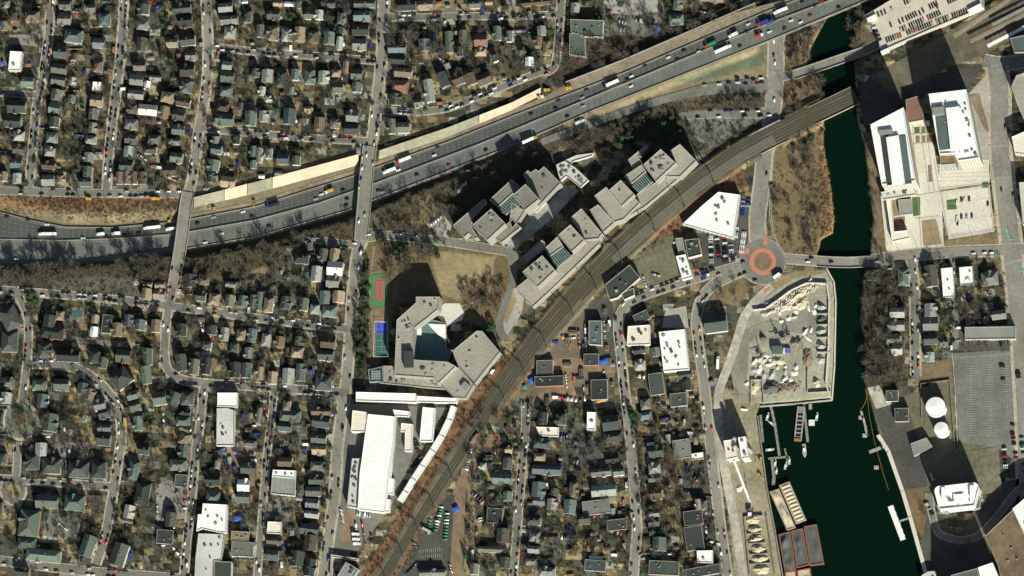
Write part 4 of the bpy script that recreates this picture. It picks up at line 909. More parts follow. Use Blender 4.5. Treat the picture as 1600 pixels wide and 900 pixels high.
# white storage complex
for s, f, h, r_, lb, u in [
 ('625 650 1000 660 1003 716 625 706', Q2, 8, 'w', 'long white shed along the top edge of the storage complex', 0),
 ('1005 675 1258 690 1255 719 1005 714', Q2, 7, 'w', 'shorter white shed right of the long white top shed', 0),
 ('604 765 690 776 692 900 594 898', Q2, 10, 'm', 'cream warehouse at the upper left of the storage complex', 0),
 ('856 760 960 772 957 806 866 800', Q2, 6, 'w', 'small white annex at the top of the large warehouse', 0),
 ('1042 745 1120 752 1104 960 1022 958', Q2, 7, 'w', 'narrow white shed in the middle of the storage complex', 0),
 ('908 845 980 852 972 1020 930 1020 932 900 905 898', Q2, 6, 'm', 'low cream annex beside the narrow white shed', 0),
 ('600 165 655 165 650 200 635 476 568 465', Q6, 8, 's', 'stained white lower roof along the left of the large warehouse', 12),
 ('825 290 865 292 858 392 820 385', Q6, 6, 'w', 'small white lean-to on the right of the large warehouse', 0),
 ('800 420 840 422 835 500 796 500', Q6, 6, 'w', 'smallest white lean-to at the lower right of the large warehouse', 0),
 ('832 180 852 180 846 288 822 288', Q6, 6, 'm', 'narrow cream lean-to on the large warehouse', 0)]:
    B_('warehouse', lb, 'warehouse', f(s), h, r_, 'whitew', units=u, group='white storage warehouses')
r = B_('warehouse', 'largest long white warehouse beside the railway', 'warehouse', [(575,647),(617,651),(615,690),(608,740),(601,801),(559,796),(562,740),(566,712),(571,675)], 11, 'w', group='white storage warehouses', units=0, para=.5)
Lg = [(709,634),(702,655),(690,680),(676,703),(660,727),(646,748),(634,768),(624,783)]
for k in range(7):
    (ax, ay), (bx, by) = Lg[k], Lg[k+1]; L = math.hypot(bx-ax, by-ay); ux, uy = (bx-ax)/L, (by-ay)/L; nx_, ny_ = -uy*4.6, ux*4.6; g_ = .35
    B_('storage_unit', f"white storage unit, {['uppermost','second from top','third from top','middle one','third from bottom','second from bottom','lowest'][k]} of the diagonal row by the railway", 'storage unit',
       [(ax+nx_+ux*g_, ay+ny_+uy*g_), (bx+nx_-ux*g_, by+ny_-uy*g_), (bx-nx_-ux*g_, by-ny_-uy*g_), (ax-nx_+ux*g_, ay-ny_+uy*g_)], 5, 'w', group='storage units along the railway', para=0)
# other white and pale roofs
W4 = lambda a: [tuple(a[k:k+2]) for k in range(0, 8, 2)]
for lb, pl, h, r_, u in [
 ('big white flat hall between the two curving streets', Z(800,450,'918 275 1080 258 1108 510 948 522'), 9, 'w', 12),
 ('pale beige commercial block left of the big white hall', Z(800,450,'725 240 860 230 865 355 718 358'), 8, 'm', 5),
 ('angular white dealership roof above the roundabout', R7('1065 502 1195 380 1290 300 1425 318 1385 592 1270 560'), 8, 'w', 9),
 ('narrow white shop roof above the main road', R7('1024 702 1085 690 1130 832 1065 850'), 7, 'w', 9),
 ('dark square shop behind the narrow white one', R7('1078 600 1165 590 1185 690 1100 712'), 8, 'd', 3),
 ('grey low shop left of the dark square one', R7('1020 590 1066 585 1085 690 1045 700'), 5, 'l', 0),
 ('dark long depot roof beside the railway and roundabout road', R7('580 880 735 755 800 835 660 960 610 975'), 8, 'd', 3),
 ('tiny dark shed at the street corner by the depot', Z(800,450,'680 30 760 0 765 45 700 75'), 6, 'd', 0),
 ('white narrow house-sized block in the lower centre', Z(800,450,'470 775 526 778 523 888 468 886'), 7, 'w', 2),
 ('cream flat roof at the top of the lower centre block', Z(800,450,'150 868 292 872 290 930 175 925'), 6, 'm', 2),
 ('white and grey long commercial hall, upper segment', Z(0,675,'1268 447 1420 455 1412 632 1372 630 1262 605 1228 620 1238 515 1262 515'), 9, 'w', 5),
 ('white long commercial hall, lower segment', Z(0,675,'1240 634 1402 640 1384 800 1335 806 1330 960 1213 960 1222 780'), 8, 's', 6),
 ('dark flat roof beside the white long commercial hall', Z(0,675,'1340 808 1448 812 1444 960 1336 960'), 8, 'd', 2),
 ('silver metal hall at the top of the street', Z(0,450,'1360 655 1486 655 1484 745 1358 742'), 7, 'w', 0),
 ('rust-stained white roof below the silver hall', Z(0,450,'1355 752 1420 750 1465 765 1464 985 1352 985'), 7, 's', 5),
 ('white and grey hall in the middle lower left', Q6('105 234 247 240 243 400 92 385'), 7, 'l', 0),
 ('bright strip roof on top of the white and grey hall', Q6('107 236 246 242 244 290 100 278'), 8, 'w', 4),
 ('cream square roof in the lower left block', Q6('74 560 160 563 158 638 68 632'), 6, 'm', 0),
 ('angled pale shed at the bottom beside the railway', Q6('562 812 642 858 575 960 500 915'), 8, 'l', 2),
 ('thin pale wall building enclosing the bottom yard', Q6('468 765 640 790 635 806 480 782 475 905 465 905'), 4, 's', 0),
 ('bright white hall in the upper left corner block', [(16,80),(35,81),(32,111),(13,110)], 9, 'w', 1),
 ('dark green-grey school-like hall beside the short street', Z(800,0,'365 120 572 128 566 232 440 225 410 215 368 200'), 8, 'e', 4),
 ('dark gabled hall below the green-grey hall', Z(800,0,'360 208 412 208 455 240 460 355 358 342'), 8, 'e', 0),
 ('white square workshop near the bottom right street', Z(800,675,'1155 742 1255 740 1256 820 1158 816'), 7, 'w', 1),
 ('dark blue-grey hall in the yards beside the railway', Z(800,450,'480 205 560 205 562 358 480 352'), 7, 'u', 3),
 ('long grey terrace with a row of gardens at right', Z(1200,450,'1230 245 1545 240 1548 318 1232 322'), 8, 'l', 0),
 ('white harbour control building at the barge bend', Z(1200,675,'960 895 1000 872 1050 868 1060 940 960 940'), 6, 's', 1),
 ]: B_('commercial_building', lb, 'building', pl, h, r_, random.choice(['whitew', 'greyw', 'cream']), units=u)
# towers on the right
r = B_('office_tower', 'white office tower with trapezoid roof beside the river', 'tower', [(1360,195),(1412,168),(1422,230),(1431,283),(1378,289),(1370,250)], 47, 'w', 'cream', fw=.8, para=1.2,
   boxes=[(1387,250,8,52,1.2,.12,ROOF['d']),(1399,250,13,50,3.0,.12,ROOF['w']),(1413,250,9,50,1.2,.12,ROOF['u']),(1384,206,14,5,2.5,.1,metal_g)])
r = B_('office_tower', 'white office tower with machinery rows beside the avenue', 'tower', [(1451,147),(1510,140),(1531,247),(1497,252),(1493,240),(1468,241)], 45, 'w', 'cream', units=34, umat=metal_g, fw=.8, para=1.2,
   boxes=[(1492,200,14,44,4,.1,ROOF['w']),(1475,208,13,34,1.4,.1,ROOF['u']),(1466,173,12,8,3,.1,metal_g)])
B_('garden_roof', 'brown planted sloping roof between the two white towers', 'roof', [(1415,156),(1434,150),(1445,187),(1418,192)], 8, mat('rusty_planting', (.20,.11,.07), var=.25, scale=.8), 'cream', para=.5)
B_('podium', 'pale podium with planted beds below the left white tower', 'building', [(1376,300),(1428,290),(1432,304),(1380,312)], 9, 's', 'cream', units=6)
B_('podium', 'L-shaped cream podium wing above the waterfront road', 'building', [(1384,308),(1392,307),(1397,362),(1418,360),(1421,372),(1394,378)], 7, 'm', 'cream')
B_('terrace', 'grey square pavilion inside the podium garden', 'building', [(1403,312),(1424,311),(1426,334),(1406,336)], 5, 'l', 'greyw', para=.4)
B_('garden_tower', 'grey stair tower with planted box below the machinery tower', 'building', [(1468,243),(1491,241),(1493,256),(1470,258)], 36, 'k', 'greyw')
rd = [(1380+640/6.15-0, 0)]
gd = [(1352,24),(1395,-2),(1440,-20),(1535,-20),(1537,12),(1482,34),(1420,61),(1376,80),(1370,50)]
deckm = mat('pale_deck', (.52,.47,.37), var=.15, scale=.3, big=.15)
B_('parking_garage', 'large open parking garage with cars on its pale top deck', 'garage', gd, 14, deckm, 'cream', para=1.0, boxes=[(1383,80,9,4,3,.4,ROOF['w']),(1524,14,15,6,3,.45,ROOF['w']),(1362,28,10,4,3,.45,ROOF['w'])])
B_('office_tower', 'dark glass tower side outside the upper right corner', 'tower', [(1420,-150),(1560,-190),(1600,-120),(1460,-80)], 30, 'd', 'bluew')
B_('curved_building', 'curved pale rimmed building at the right edge', 'building', [(1588,118),(1600,114),(1640,118),(1640,200),(1606,200),(1590,165),(1580,136)], 18, 'c', 'cream', para=1.5, fw=1.5)
B_('commercial_building', 'pale block at the right edge below the curved one', 'building', [(1581,214),(1600,206),(1640,204),(1640,245),(1586,240)], 12, 'm', 'cream', units=3)
B_('commercial_building', 'pale building cut by the right edge beside the avenue', 'building', [(1592,285),(1640,282),(1640,350),(1598,350)], 14, 's', 'cream')
B_('commercial_building', 'blue-grey building cut by the top of the right edge', 'building', [(1578,60),(1600,55),(1660,50),(1660,80),(1585,82)], 10, 'u', 'greyw')
# station canopies
for a, b_, wd, rf, lb in [((1490,56),(1612,-26),4.6,'t','tan platform canopy, uppermost of the station roofs'), ((1516,64),(1640,3),4.6,'t','tan platform canopy, middle of the station roofs'), ((1543,72),(1660,12),5,'w','white platform canopy, lowest of the station roofs'), ((1550,38),(1640,-8),3.4,'l','pale narrow canopy over the tracks')]:
    L = math.hypot(b_[0]-a[0], b_[1]-a[1]); nx_, ny_ = -(b_[1]-a[1])/L*wd/2, (b_[0]-a[0])/L*wd/2
    A = [P(q[0]+s*nx_, q[1]+s*ny_, 5) for q, s in ((a, 1), (b_, 1), (b_, -1), (a, -1))]; c = sum(A, Vector())/4; c.z = 0
    r = empty('platform_canopy', c); MB().poly([(q.x-c.x, q.y-c.y) for q in A], 5, 5.35).build('roof', ROOF[rf], r)
    MB().poly([(q.x-c.x, q.y-c.y) for q in A], 0, 1.0).build('platform', concrete_dk, r)
    for k in range(8):
        q = A[0].lerp(A[1], (k+.5)/8).lerp(A[3].lerp(A[2], (k+.5)/8), .5); MB().bar((q.x-c.x, q.y-c.y, 1), (q.x-c.x, q.y-c.y, 5), .2).build('column', metal_g, r)
    tag(r, lb, 'canopy', 'station platform canopies')
st = MB()
for j in range(5): ribbon(st, [(1400+j*6, 110+j*5), (1640+j*6, -10+j*5)], 3.4, .2, 0); 
struct(fixup(st).build('railway_track', [sleeper]))
sheet('railway_bed', [(1360,120),(1640,-40),(1660,20),(1540,85),(1450,118),(1400,150)], ballast)
# waterfront tower
def rounded(x0, y0, x1, y1, r, sk=0):
    o = []
    for cx, cy, a0 in ((x1-r, y0+r, -90), (x1-r, y1-2, 0), (x0+r, y1-2, 90), (x0+r, y0+r, 180)):
        for k in range(5):
            a = math.radians(a0+k*22.5); rr = r if cy < (y0+y1)/2 else 2; o.append((cx+rr*math.cos(a)+(0), cy+rr*math.sin(a)-(cx-x0)*sk))
    return o
B_('apartment_tower', 'tall white waterfront tower with rounded upper corners', 'tower', rounded(1460, 760, 1530, 797, 9, .1), 28, 'w', 'whitew', fw=.7, para=1.3, umat=metal_g, units=16,
   boxes=[(1494,762,23,7,4,.1,ROOF['w']),(1497,778,9,8,3.5,.05,ROOF['w']),(1474,770,4,12,3.5,0,ROOF['w']),(1519,768,5,13,3.5,0,ROOF['w'])])
B_('tower_base', 'low green-fringed base around the white waterfront tower', 'building', [(1463,790),(1481,793),(1481,801),(1468,800)], 12, 'e', 'greyw', para=.3)
B_('tower_base', 'dark terrace at the right foot of the white waterfront tower', 'building', [(1519,780),(1531,778),(1531,793),(1521,796)], 12, 'g', 'greyw', para=.3)
B_('apartment_block', 'building with brown garden deck roof at the lower right corner', 'building', [(1539,838),(1583,796),(1606,846),(1660,960),(1575,960),(1560,885)], 17, 'k', 'cream', units=8, para=1)
B_('apartment_block', 'white flat roofed tower cut by the right edge, lower corner', 'tower', [(1582,795),(1612,770),(1660,760),(1660,880),(1618,870)], 22, 'w', 'cream', units=10, para=1)
B_('apartment_block', 'pale blue roofed tower cut by the lower edge', 'tower', [(1486,899),(1527,888),(1532,910),(1540,960),(1486,960)], 34, 'u', 'whitew', para=1)
B_('apartment_block', 'white roofed tower beside the pale blue one at the lower edge', 'tower', [(1528,887),(1551,879),(1562,905),(1570,960),(1541,960),(1534,912)], 36, 'w', 'whitew', para=1)
B_('commercial_building', 'white topped grey sloping shed below the tanks', 'building', Z(1200,675,'890 72 990 35 1028 90 912 150'), 7, 'l', 'greyw', para=.2)
sheet('building_plot', [(1508,705),(1560,698),(1565,765),(1530,775),(1513,712)], mat('mossy_roof', (.17,.16,.10), var=.35, scale=.2, big=.4))
# storage tanks
for x, y, r_, lb in ((1462,636,15.5,'larger white round storage tank by the car park'),(1471,671,11.5,'smaller white round storage tank below the larger one')):
    h = 11.5; p = P(x, y, h); p.z = 0; t = empty('storage_tank', p)
    MB().cyl((0,0), r_*S, 0, h, 40).build('shell', mat('tank_white', (.72,.72,.68), var=.06), t); MB().cyl((0,0), r_*S*.99, h+.05, h+1.1, 40, r2=.6).build('roof', mat('tank_white', (.72,.72,.68)), t)
    rr = MB()
    for k in range(40):
        a, b2 = 2*math.pi*k/40, 2*math.pi*(k+1)/40; rr.bar((r_*S*math.cos(a), r_*S*math.sin(a), h+.9), (r_*S*math.cos(b2), r_*S*math.sin(b2), h+.9), .12)
    rr.build('railing', metal_g, t); MB().box((r_*S+.4, 0, h/2), (.8, 1.2, h)).build('stair', metal_g, t)
    tag(t, lb, 'tank', 'white storage tanks')
wl = MB()
for a, b_ in (((1439,600),(1484,594)),((1484,594),(1492,700)),((1439,600),(1440,655))):
    p, q = P(*a), P(*b_); d = q-p; wl.box(((p.x+q.x)/2, (p.y+q.y)/2, 1), (d.length, .5, 2), math.atan2(d.y, d.x))
tag(wl.build('bund_wall', concrete_dk), 'low wall enclosing the two white storage tanks', 'wall')
def on_road(x, y):
    return (x < 1200 and hN(x)-(34 if 300 < x < 590 else 23 if x >= 590 else 5) < y < hS(x)+(3 if x < 285 or x > 720 else 14))
def on_street(x, y, m=1): return street_gap(x, y) < m
# ------------------------------------------------------------------ trees
def bare_proto(seed, hgt=9.0, rad=4.6, nt=430, twm=None):
    rs = random.Random(seed); tr = MB(); th = hgt*.34
    tr.bar((0,0,-.3), (rs.uniform(-.2,.2), rs.uniform(-.2,.2), th), .34, .24, n=6)
    tw = MB(); ends = []
    for k in range(8):
        a = 2*math.pi*k/8+rs.uniform(-.3,.3); r = rad*rs.uniform(.35,.75); z = hgt*rs.uniform(.55,.9)
        p = (rs.uniform(-.15,.15), rs.uniform(-.15,.15), th*rs.uniform(.75,1)); q = (r*math.cos(a), r*math.sin(a), z); tr.bar(p, q, .17, .07, n=4); ends.append((Vector(p), Vector(q)))
        for j in range(3):
            t = rs.uniform(.4,.9); m = Vector(p).lerp(Vector(q), t); a2 = a+rs.uniform(-1,1); e = m+Vector((math.cos(a2), math.sin(a2), rs.uniform(.3,1)))*rad*.38; tr.bar(m, e, .08, .03, n=3); ends.append((m, e))
    clumps = [(rs.uniform(0, 2*math.pi), rad*math.sqrt(rs.random())*.85, hgt*rs.uniform(.55,.95), rs.uniform(.6,1.5)) for _ in range(16)]
    for k in range(nt):
        if rs.random() < .55:
            p, q = rs.choice(ends); m = p.lerp(q, rs.uniform(.35,1.05))
        else:
            a, r, z, s = rs.choice(clumps); m = Vector((r*math.cos(a)+rs.gauss(0,s*.6), r*math.sin(a)+rs.gauss(0,s*.6), z+rs.gauss(0,s*.5)))
        d = Vector((m.x, m.y, (m.z-hgt*.45)*1.2+.6)).normalized()+Vector((rs.uniform(-.8,.8), rs.uniform(-.8,.8), rs.uniform(-.3,.6))); d.normalize()
        L = rs.uniform(.7,1.7); wv = d.cross(Vector((rs.uniform(-1,1), rs.uniform(-1,1), rs.uniform(-1,1)))).normalized()*rs.uniform(.05,.12)
        tw.face([m-wv, m+wv, m+d*L])
    return tr, tw
def ever_proto(seed, hgt=10., rad=3.3, n_=520, cone=True):
    rs = random.Random(seed); tr = MB(); tr.bar((0,0,-.3), (0,0,hgt*.8), .3, .08, n=5); lf = MB()
    for k in range(n_):
        t = rs.random()**1.3; z = hgt*(.08+.92*t); rr = rad*((1-t)**.75 if cone else math.sqrt(max(0, 1-(2*t-1)**2)))*rs.uniform(.55,1.08)*(1+.18*math.sin(5*z+seed)); a = rs.uniform(0, 2*math.pi)
        m = Vector((rr*math.cos(a), rr*math.sin(a), z)); s = rs.uniform(.3,.75); u = Vector((math.cos(a), math.sin(a), rs.uniform(-.8,.3))).normalized()*s; v = Vector((-math.sin(a), math.cos(a), rs.uniform(-.5,.5)))*s*.7
        lf.face([m-u*.4-v, m+u, m-u*.4+v])
    return tr, lf
BARE = []
for s in range(6):
    tr, tw = bare_proto(s, 9+s % 3, 4.2+.3*(s % 4)); BARE.append((tr, tw))
EVER = [ever_proto(30+s, 9+s, 3.2+.3*s) for s in range(3)]+[ever_proto(40, 7, 3.2, cone=False)]
def proto_root(name, parts, mats_):
    out = []
    for tr, tw in parts:
        a = tr.build('trunk', bark, link=False); b_ = tw.build('crown', mats_, link=False); out.append((name, a, b_))
    return out
PB = proto_root('bare_tree', BARE, twig); PE = proto_root('evergreen_tree', EVER, needles); PR = proto_root('bare_tree', BARE[:3], twig_red)
def put_tree(pr, x, y, s, adj, noun, gh=None):
    z = Hn(x, y) if gh is None else gh; p = P(x, y, z); r = bpy.data.objects.new(pr[0], None); COL.objects.link(r); r.location = (p.x, p.y, z); r.rotation_euler = (0,0,random.uniform(0,6.28)); r.scale = (s,s,s*random.uniform(.9,1.1))
    for c_ in pr[1:]:
        q = c_.copy(); COL.objects.link(q); q.parent = r
    reg(r, adj, noun, x, y, cat='tree'); return r
# where trees stand: (polygon, how many, kind, size)
TZ = [
 ([(0,402),(130,412),(270,390),(262,440),(150,440),(0,448)], 120, 'b', 1.25), ([(285,392),(400,375),(548,335),(552,372),(480,376),(430,430),(285,440)], 100, 'b', .9),
 ([(0,300),(130,296),(285,300),(280,312),(100,312),(0,312)], 34, 'b', 1.1), ([(590,325),(700,285),(850,222),(860,245),(740,330),(700,335),(690,362),(600,366)], 85, 'b', .95),
 ([(870,222),(1000,182),(1190,152),(1190,166),(1085,170),(1040,175),(980,220),(900,240)], 75, 'b', 1.1), ([(880,62),(1040,40),(1170,10),(1040,70),(900,132),(868,110)], 85, 'b', 1.15),
 ([(600,378),(700,388),(690,400),(650,412),(628,428),(606,440)], 40, 'b', 1.15), ([(560,400),(576,400),(576,590),(556,592)], 40, 'e', .95), ([(563,400),(580,400),(580,590),(560,592)], 22, 'b', 1.0),
 ([(722,446),(770,432),(795,448),(778,488),(728,482),(720,462)], 44, 'b', .72), ([(1352,418),(1400,420),(1405,520),(1400,600),(1355,600),(1346,500)], 115, 'b', 1.15),
 ([(1225,60),(1280,45),(1262,100),(1240,110)], 34, 'b', .95), ([(1232,125),(1290,115),(1288,150),(1225,180)], 26, 'b', .9), ([(1325,5),(1350,10),(1345,75),(1325,68)], 22, 'b', 1.1),
 ([(1240,210),(1272,200),(1275,300),(1245,310)], 26, 'b', .95), ([(1212,300),(1240,320),(1240,390),(1215,370)], 14, 'b', .9), ([(1262,310),(1280,330),(1276,395),(1258,395)], 16, 'b', .8),
 ([(1350,228),(1362,230),(1372,300),(1374,390),(1358,392),(1362,330)], 30, 'b', .6), ([(1120,440),(1150,436),(1152,470),(1118,470)], 8, 'b', 1.0),
 ([(700,255),(850,215),(860,225),(700,280)], 12, 'b', .8), ([(1480,470),(1530,480),(1528,505),(1496,505)], 16, 'b', 1.0), ([(1015,730),(1060,700),(1062,790),(1030,800)], 34, 'b', 1.0),
 ([(930,690),(1000,690),(990,712),(930,705)], 16, 'b', .8), ([(880,830),(980,835),(980,860),(880,870)], 22, 'b', .8), ([(70,650),(135,650),(130,690),(70,690)], 18, 'b', 1.2), ([(18,640),(45,640),(45,675),(18,675)], 7, 'b', 1.1),
 ([(85,795),(165,775),(170,840),(130,850)], 26, 'b', .95), ([(130,838),(175,800),(200,840),(130,870)], 12, 'b', .9), ([(970,180),(1075,180),(1085,210),(1040,225),(960,230)], 26, 'e', 1.0),
 ([(690,345),(720,330),(740,280),(690,300)], 10, 'b', .9), ([(1130,150),(1190,148),(1190,168),(1130,168)], 18, 'b', .8), ([(1470,855),(1520,845),(1525,870),(1480,880)], 14, 'b', .9),
 ([(1436,780),(1450,785),(1460,815),(1445,820)], 8, 'b', .7), ([(1010,225),(1090,212),(1095,235),(1085,240)], 6, 'b', .8), ([(300,100),(312,130),(310,180),(300,200)], 4, 'b', 1.2),
 ([(440,55),(470,60),(470,100),(440,100)], 6, 'b', 1.1), ([(612,42),(655,45),(650,80),(615,82)], 16, 'b', 1.1), ([(655,60),(695,70),(690,100),(655,98)], 12, 'b', 1.1)]
TREES = []
def rnd_in(pl):
    xs_ = [p[0] for p in pl]; ys_ = [p[1] for p in pl]
    while True:
        x, y = random.uniform(min(xs_), max(xs_)), random.uniform(min(ys_), max(ys_))
        if bool(inside(pl, np.array([x]), np.array([y]))[0]): return x, y
for pl, n_, k, s in TZ:
    for _ in range(int(n_*.72)):
        x, y = rnd_in(pl)
        if rail_gap(x, y) < 3 or on_street(x, y, .5) or on_road(x, y): continue
        TREES.append((x, y, k, s*random.uniform(.65, 1.15), True))
for x, y, s in [(255,88,1.3),(268,95,1.0),(256,12,1),(262,30,.9),(255,40,.9),(24,122,.8),(468,122,.8),(605,385,1.1),(620,395,1.2),(627,388,1.3),(675,388,1.2),(684,400,1.1),(682,375,1.0),(594,376,1.2),(770,512,1.5),(763,518,1.3),(755,520,1.1),(668,8,1.2),(790,12,1.3),(465,3,1),(510,733,1.1),(430,515,1.2),(440,520,1.2),(452,530,1.1),(478,532,1.2),(470,540,1),(990,655,1.3),(992,665,1.2),(985,640,1.1),(988,650,1.2),(170,555,1),(205,640,.9),(175,566,1),(52,462,1.4),(46,466,1.2),(56,470,1.2),(48,474,1.1),(1490,505,1),(1532,506,1),(1472,502,.9),(1352,440,.8),(100,760-25,.9),(212,822,.8),(1240,230,1.0),(1268,216,1.0),(1212,315,1.1),(1150,212,1.0),(475,528,1),(515,665,1),(950,680,.9),(208,767,.5),(1285,205,.7),(1110,205,1),(1275,20,.8),(560,560,1.2),(568,578,1.2)]:
    TREES.append((x, y, 'e', s*.85, True))
occ = np.array(OCC)
def blocked(x, y, m=1.0):
    if np.any((occ[:,0]-m < x) & (occ[:,2]+m > x) & (occ[:,1]-m < y) & (occ[:,3]+m+1 > y)): return True
    return False
def in_any(pls, x, y): return any(bool(inside(p, np.array([x]), np.array([y]))[0]) for p in pls)
RESI = [[(0,0),(600,0),(585,230),(560,238),(300,300),(0,296)], [(600,0),(880,0),(850,110),(700,170),(590,215)], [(0,455),(262,480),(258,590),(320,602),(290,900),(0,900)], [(275,470),(550,505),(545,612),(270,598)], [(320,602),(540,612),(505,900),(290,900)],
        [(735,640),(985,640),(1108,640),(1135,900),(725,900)], [(1360,405),(1560,398),(1590,470),(1590,548),(1490,552),(1430,590),(1400,600)], [(440,385),(555,378),(550,505),(290,490),(290,450),(430,440)], [(882,0),(1050,0),(1150,0),(1100,30),(880,60)], [(1090,610),(1000,600),(1000,640)]]
KEEP = [ [(1360,545),(1490,545),(1490,600),(1400,600)], Z(0,675,'1240 440 1440 440 1440 900 1200 900')]
t = 0
for pl in RESI:
    A = abs(area(pl)); n_ = int(A/165)
    for _ in range(n_):
        x, y = rnd_in(pl)
        if blocked(x, y, .2) or on_street(x, y, .8) or in_any(KEEP, x, y): continue
        TREES.append((x, y, 'e' if random.random() < .07 else 'b', random.uniform(.4, 1.0)**1.1, False))
TREES = [t_ for t_ in TREES if not in_any(POLYS[:60], t_[0], t_[1]) or True]
bare = sorted([t_ for t_ in TREES if t_[2] == 'b'], key=lambda t_: -t_[3]); ever = [t_ for t_ in TREES if t_[2] == 'e']
for k, (x, y, _, s, zz) in enumerate(bare[:300]): put_tree(random.choice(PB if random.random() < .8 else PR), x, y, s, 'bare', 'tree')
for x, y, _, s, zz in ever: put_tree(random.choice(PE), x, y, s, 'green', 'evergreen')
def scatter(name, protos, items, label, cat, mats_, zf=None):
    """one mesh holding many copies; protos: MB with material indices"""
    VV = []; FF = []; II = []; off = 0; arr = []
    for mb in protos:
        v = np.array([tuple(q) for q in mb.v], float); f3 = [(f, i) for f, i in zip(mb.f, mb.i)]
        tris = []; ii = []
        for f, i in f3:
            for k in range(1, len(f)-1): tris.append((f[0], f[k], f[k+1])); ii.append(i)
        arr.append((v, np.array(tris), np.array(ii)))
    for (k, x, y, z, s, a, sz) in items:
        v, tr, ii = arr[k]; ca, sa = math.cos(a), math.sin(a); p = P(x, y, z)
        w_ = np.empty_like(v); w_[:,0] = (v[:,0]*ca-v[:,1]*sa)*s+p.x; w_[:,1] = (v[:,0]*sa+v[:,1]*ca)*s+p.y; w_[:,2] = v[:,2]*sz+z
        VV.append(w_); FF.append(tr+off); II.append(ii); off += len(v)
    o = np_obj(name, np.concatenate(VV), np.concatenate(FF), mats_, idx=np.concatenate(II)); return tag(o, label, cat, kind='stuff')
def join(a, b_, ia, ib):
    m = MB(); m.v = [tuple(q) for q in a.v]+[tuple(q) for q in b_.v]; n0 = len(a.v); m.f = list(a.f)+[tuple(k+n0 for k in f) for f in b_.f]; m.i = [ia]*len(a.f)+[ib]*len(b_.f); return m
prot = [join(tr, tw, 0, 1) for tr, tw in BARE]
xx = np.array([t_[0] for t_ in bare[300:]]); yy = np.array([t_[1] for t_ in bare[300:]]); zz_ = Hf(xx, yy)
items = [(random.randrange(6), t_[0], t_[1], zz_[k], t_[3], random.uniform(0, 6.28), t_[3]) for k, t_ in enumerate(bare[300:])]
scatter('bare_trees', prot, items, 'smaller bare winter trees spread through the gardens and verges', 'trees', [bark, twig])
# scrub: low leafless bushes, reeds, hedges
def bush(seed, r=1.2, h=1.4, n_=34, w_=.1):
    rs = random.Random(seed); m = MB()
    for k in range(n_):
        a = rs.uniform(0, 6.28); q = Vector((rs.gauss(0, r*.5), rs.gauss(0, r*.5), rs.uniform(0, h*.6))); d = Vector((math.cos(a)*.6, math.sin(a)*.6, rs.uniform(.3, 1))).normalized()*rs.uniform(.5, 1.1)
        wv = d.cross(Vector((rs.uniform(-1,1), rs.uniform(-1,1), .3))).normalized()*rs.uniform(w_*.6, w_*1.6); m.face([q-wv, q+wv, q+d])
    return m
bp_ = [bush(70+k) for k in range(4)]; bl_ = [bush(80+k, 1.5, 1.6, 46, .22) for k in range(3)]
def fill(pls, dens, avoid=True):
    out = []
    for pl in pls:
        for _ in range(int(abs(area(pl))*dens)):
            x, y = rnd_in(pl)
            if rail_gap(x, y) < .5 or on_road(x, y): continue
            if avoid and (blocked(x, y, .3) or on_street(x, y, 2)): continue
            out.append((x, y))
    return out
def mk_items(pts, n_, s0, s1):
    xa = np.array([p[0] for p in pts]); ya = np.array([p[1] for p in pts]); za = Hf(xa, ya)
    return [(random.randrange(n_), xa[k], ya[k], za[k], random.uniform(s0, s1), random.uniform(0, 6.28), random.uniform(s0, s1)) for k in range(len(xa))]
zp = [z_[0] for z_ in ZONES]
scatter('scrub', bp_, mk_items(fill([zp[0], zp[1], zp[17], [(740,430),(790,425),(795,470),(770,495),(722,485)], [(1285,200),(1292,240),(1298,350),(1284,372),(1272,330)]], .055)+fill([zp[18]], .012), 4, .6, 1.5), 'reddish brown leafless scrub on banks and verges', 'scrub', [twig_red])
scatter('undergrowth', bp_, mk_items(fill([[(600,378),(690,388),(650,412),(620,430),(606,440)], [(1245,205),(1272,205),(1275,395),(1255,395)], zp[3], zp[5], zp[7], zp[9], zp[10], zp[13], zp[20], zp[21], zp[22], zp[24]], .042)+fill(RESI, .003), 4, .6, 1.7), 'brown leafless undergrowth between trees and in gardens', 'undergrowth', [twig])
scatter('reeds', bl_, mk_items(fill([zp[19]], .16, False), 3, .5, .9), 'tan reed bed along the left river shore', 'reeds', [reed])
scatter('shrubs', bl_, mk_items(fill(RESI, .0045)+fill([TZ[7][0]], .05), 3, .5, 1.1), 'small dark evergreen shrubs in the gardens', 'shrubs', [needles])
# ------------------------------------------------------------------ driveways, garden fences
dv = MB(); k = 0
for (x0, y0, x1, y1) in OCC[:len(HOUSES)]:
    if random.random() < .3 or x1-x0 > 40: continue
    cx, cy = (x0+x1)/2, (y0+y1)/2; zn, ang = side_zone(cx, cy)
    if ang is None: continue
    best = min(((dist_line(s[4], np.array([cx]), np.array([cy]))[0], s) for s in STREETS), key=lambda q: q[0]); k += 1
    if best[0] > 26: continue
    z = .045+.0035*(k % 12); wd = 2.4
    if abs(math.cos(ang)) > .7:
        sg = 1 if zn.startswith('north') else -1; x = x1+1.8; ya, yb = (cy-5*sg*1.6, cy+sg*best[0])
        pts = [(x-wd/2, ya), (x+wd/2, ya), (x+wd/2, yb), (x-wd/2, yb)]
    else:
        sg = 1 if zn.startswith('west') else -1; y = y1+2.2; pts = [(cx-5*sg*1.6, y-wd/2), (cx+sg*best[0], y-wd/2), (cx+sg*best[0], y+wd/2), (cx-5*sg*1.6, y+wd/2)]
    w_ = [P(*q) for q in pts]; dv.face([(q.x, q.y, z) for q in w_], random.randrange(2))
struct(fixup(dv).build('driveways', [asphalt_dk, concrete_dk]))
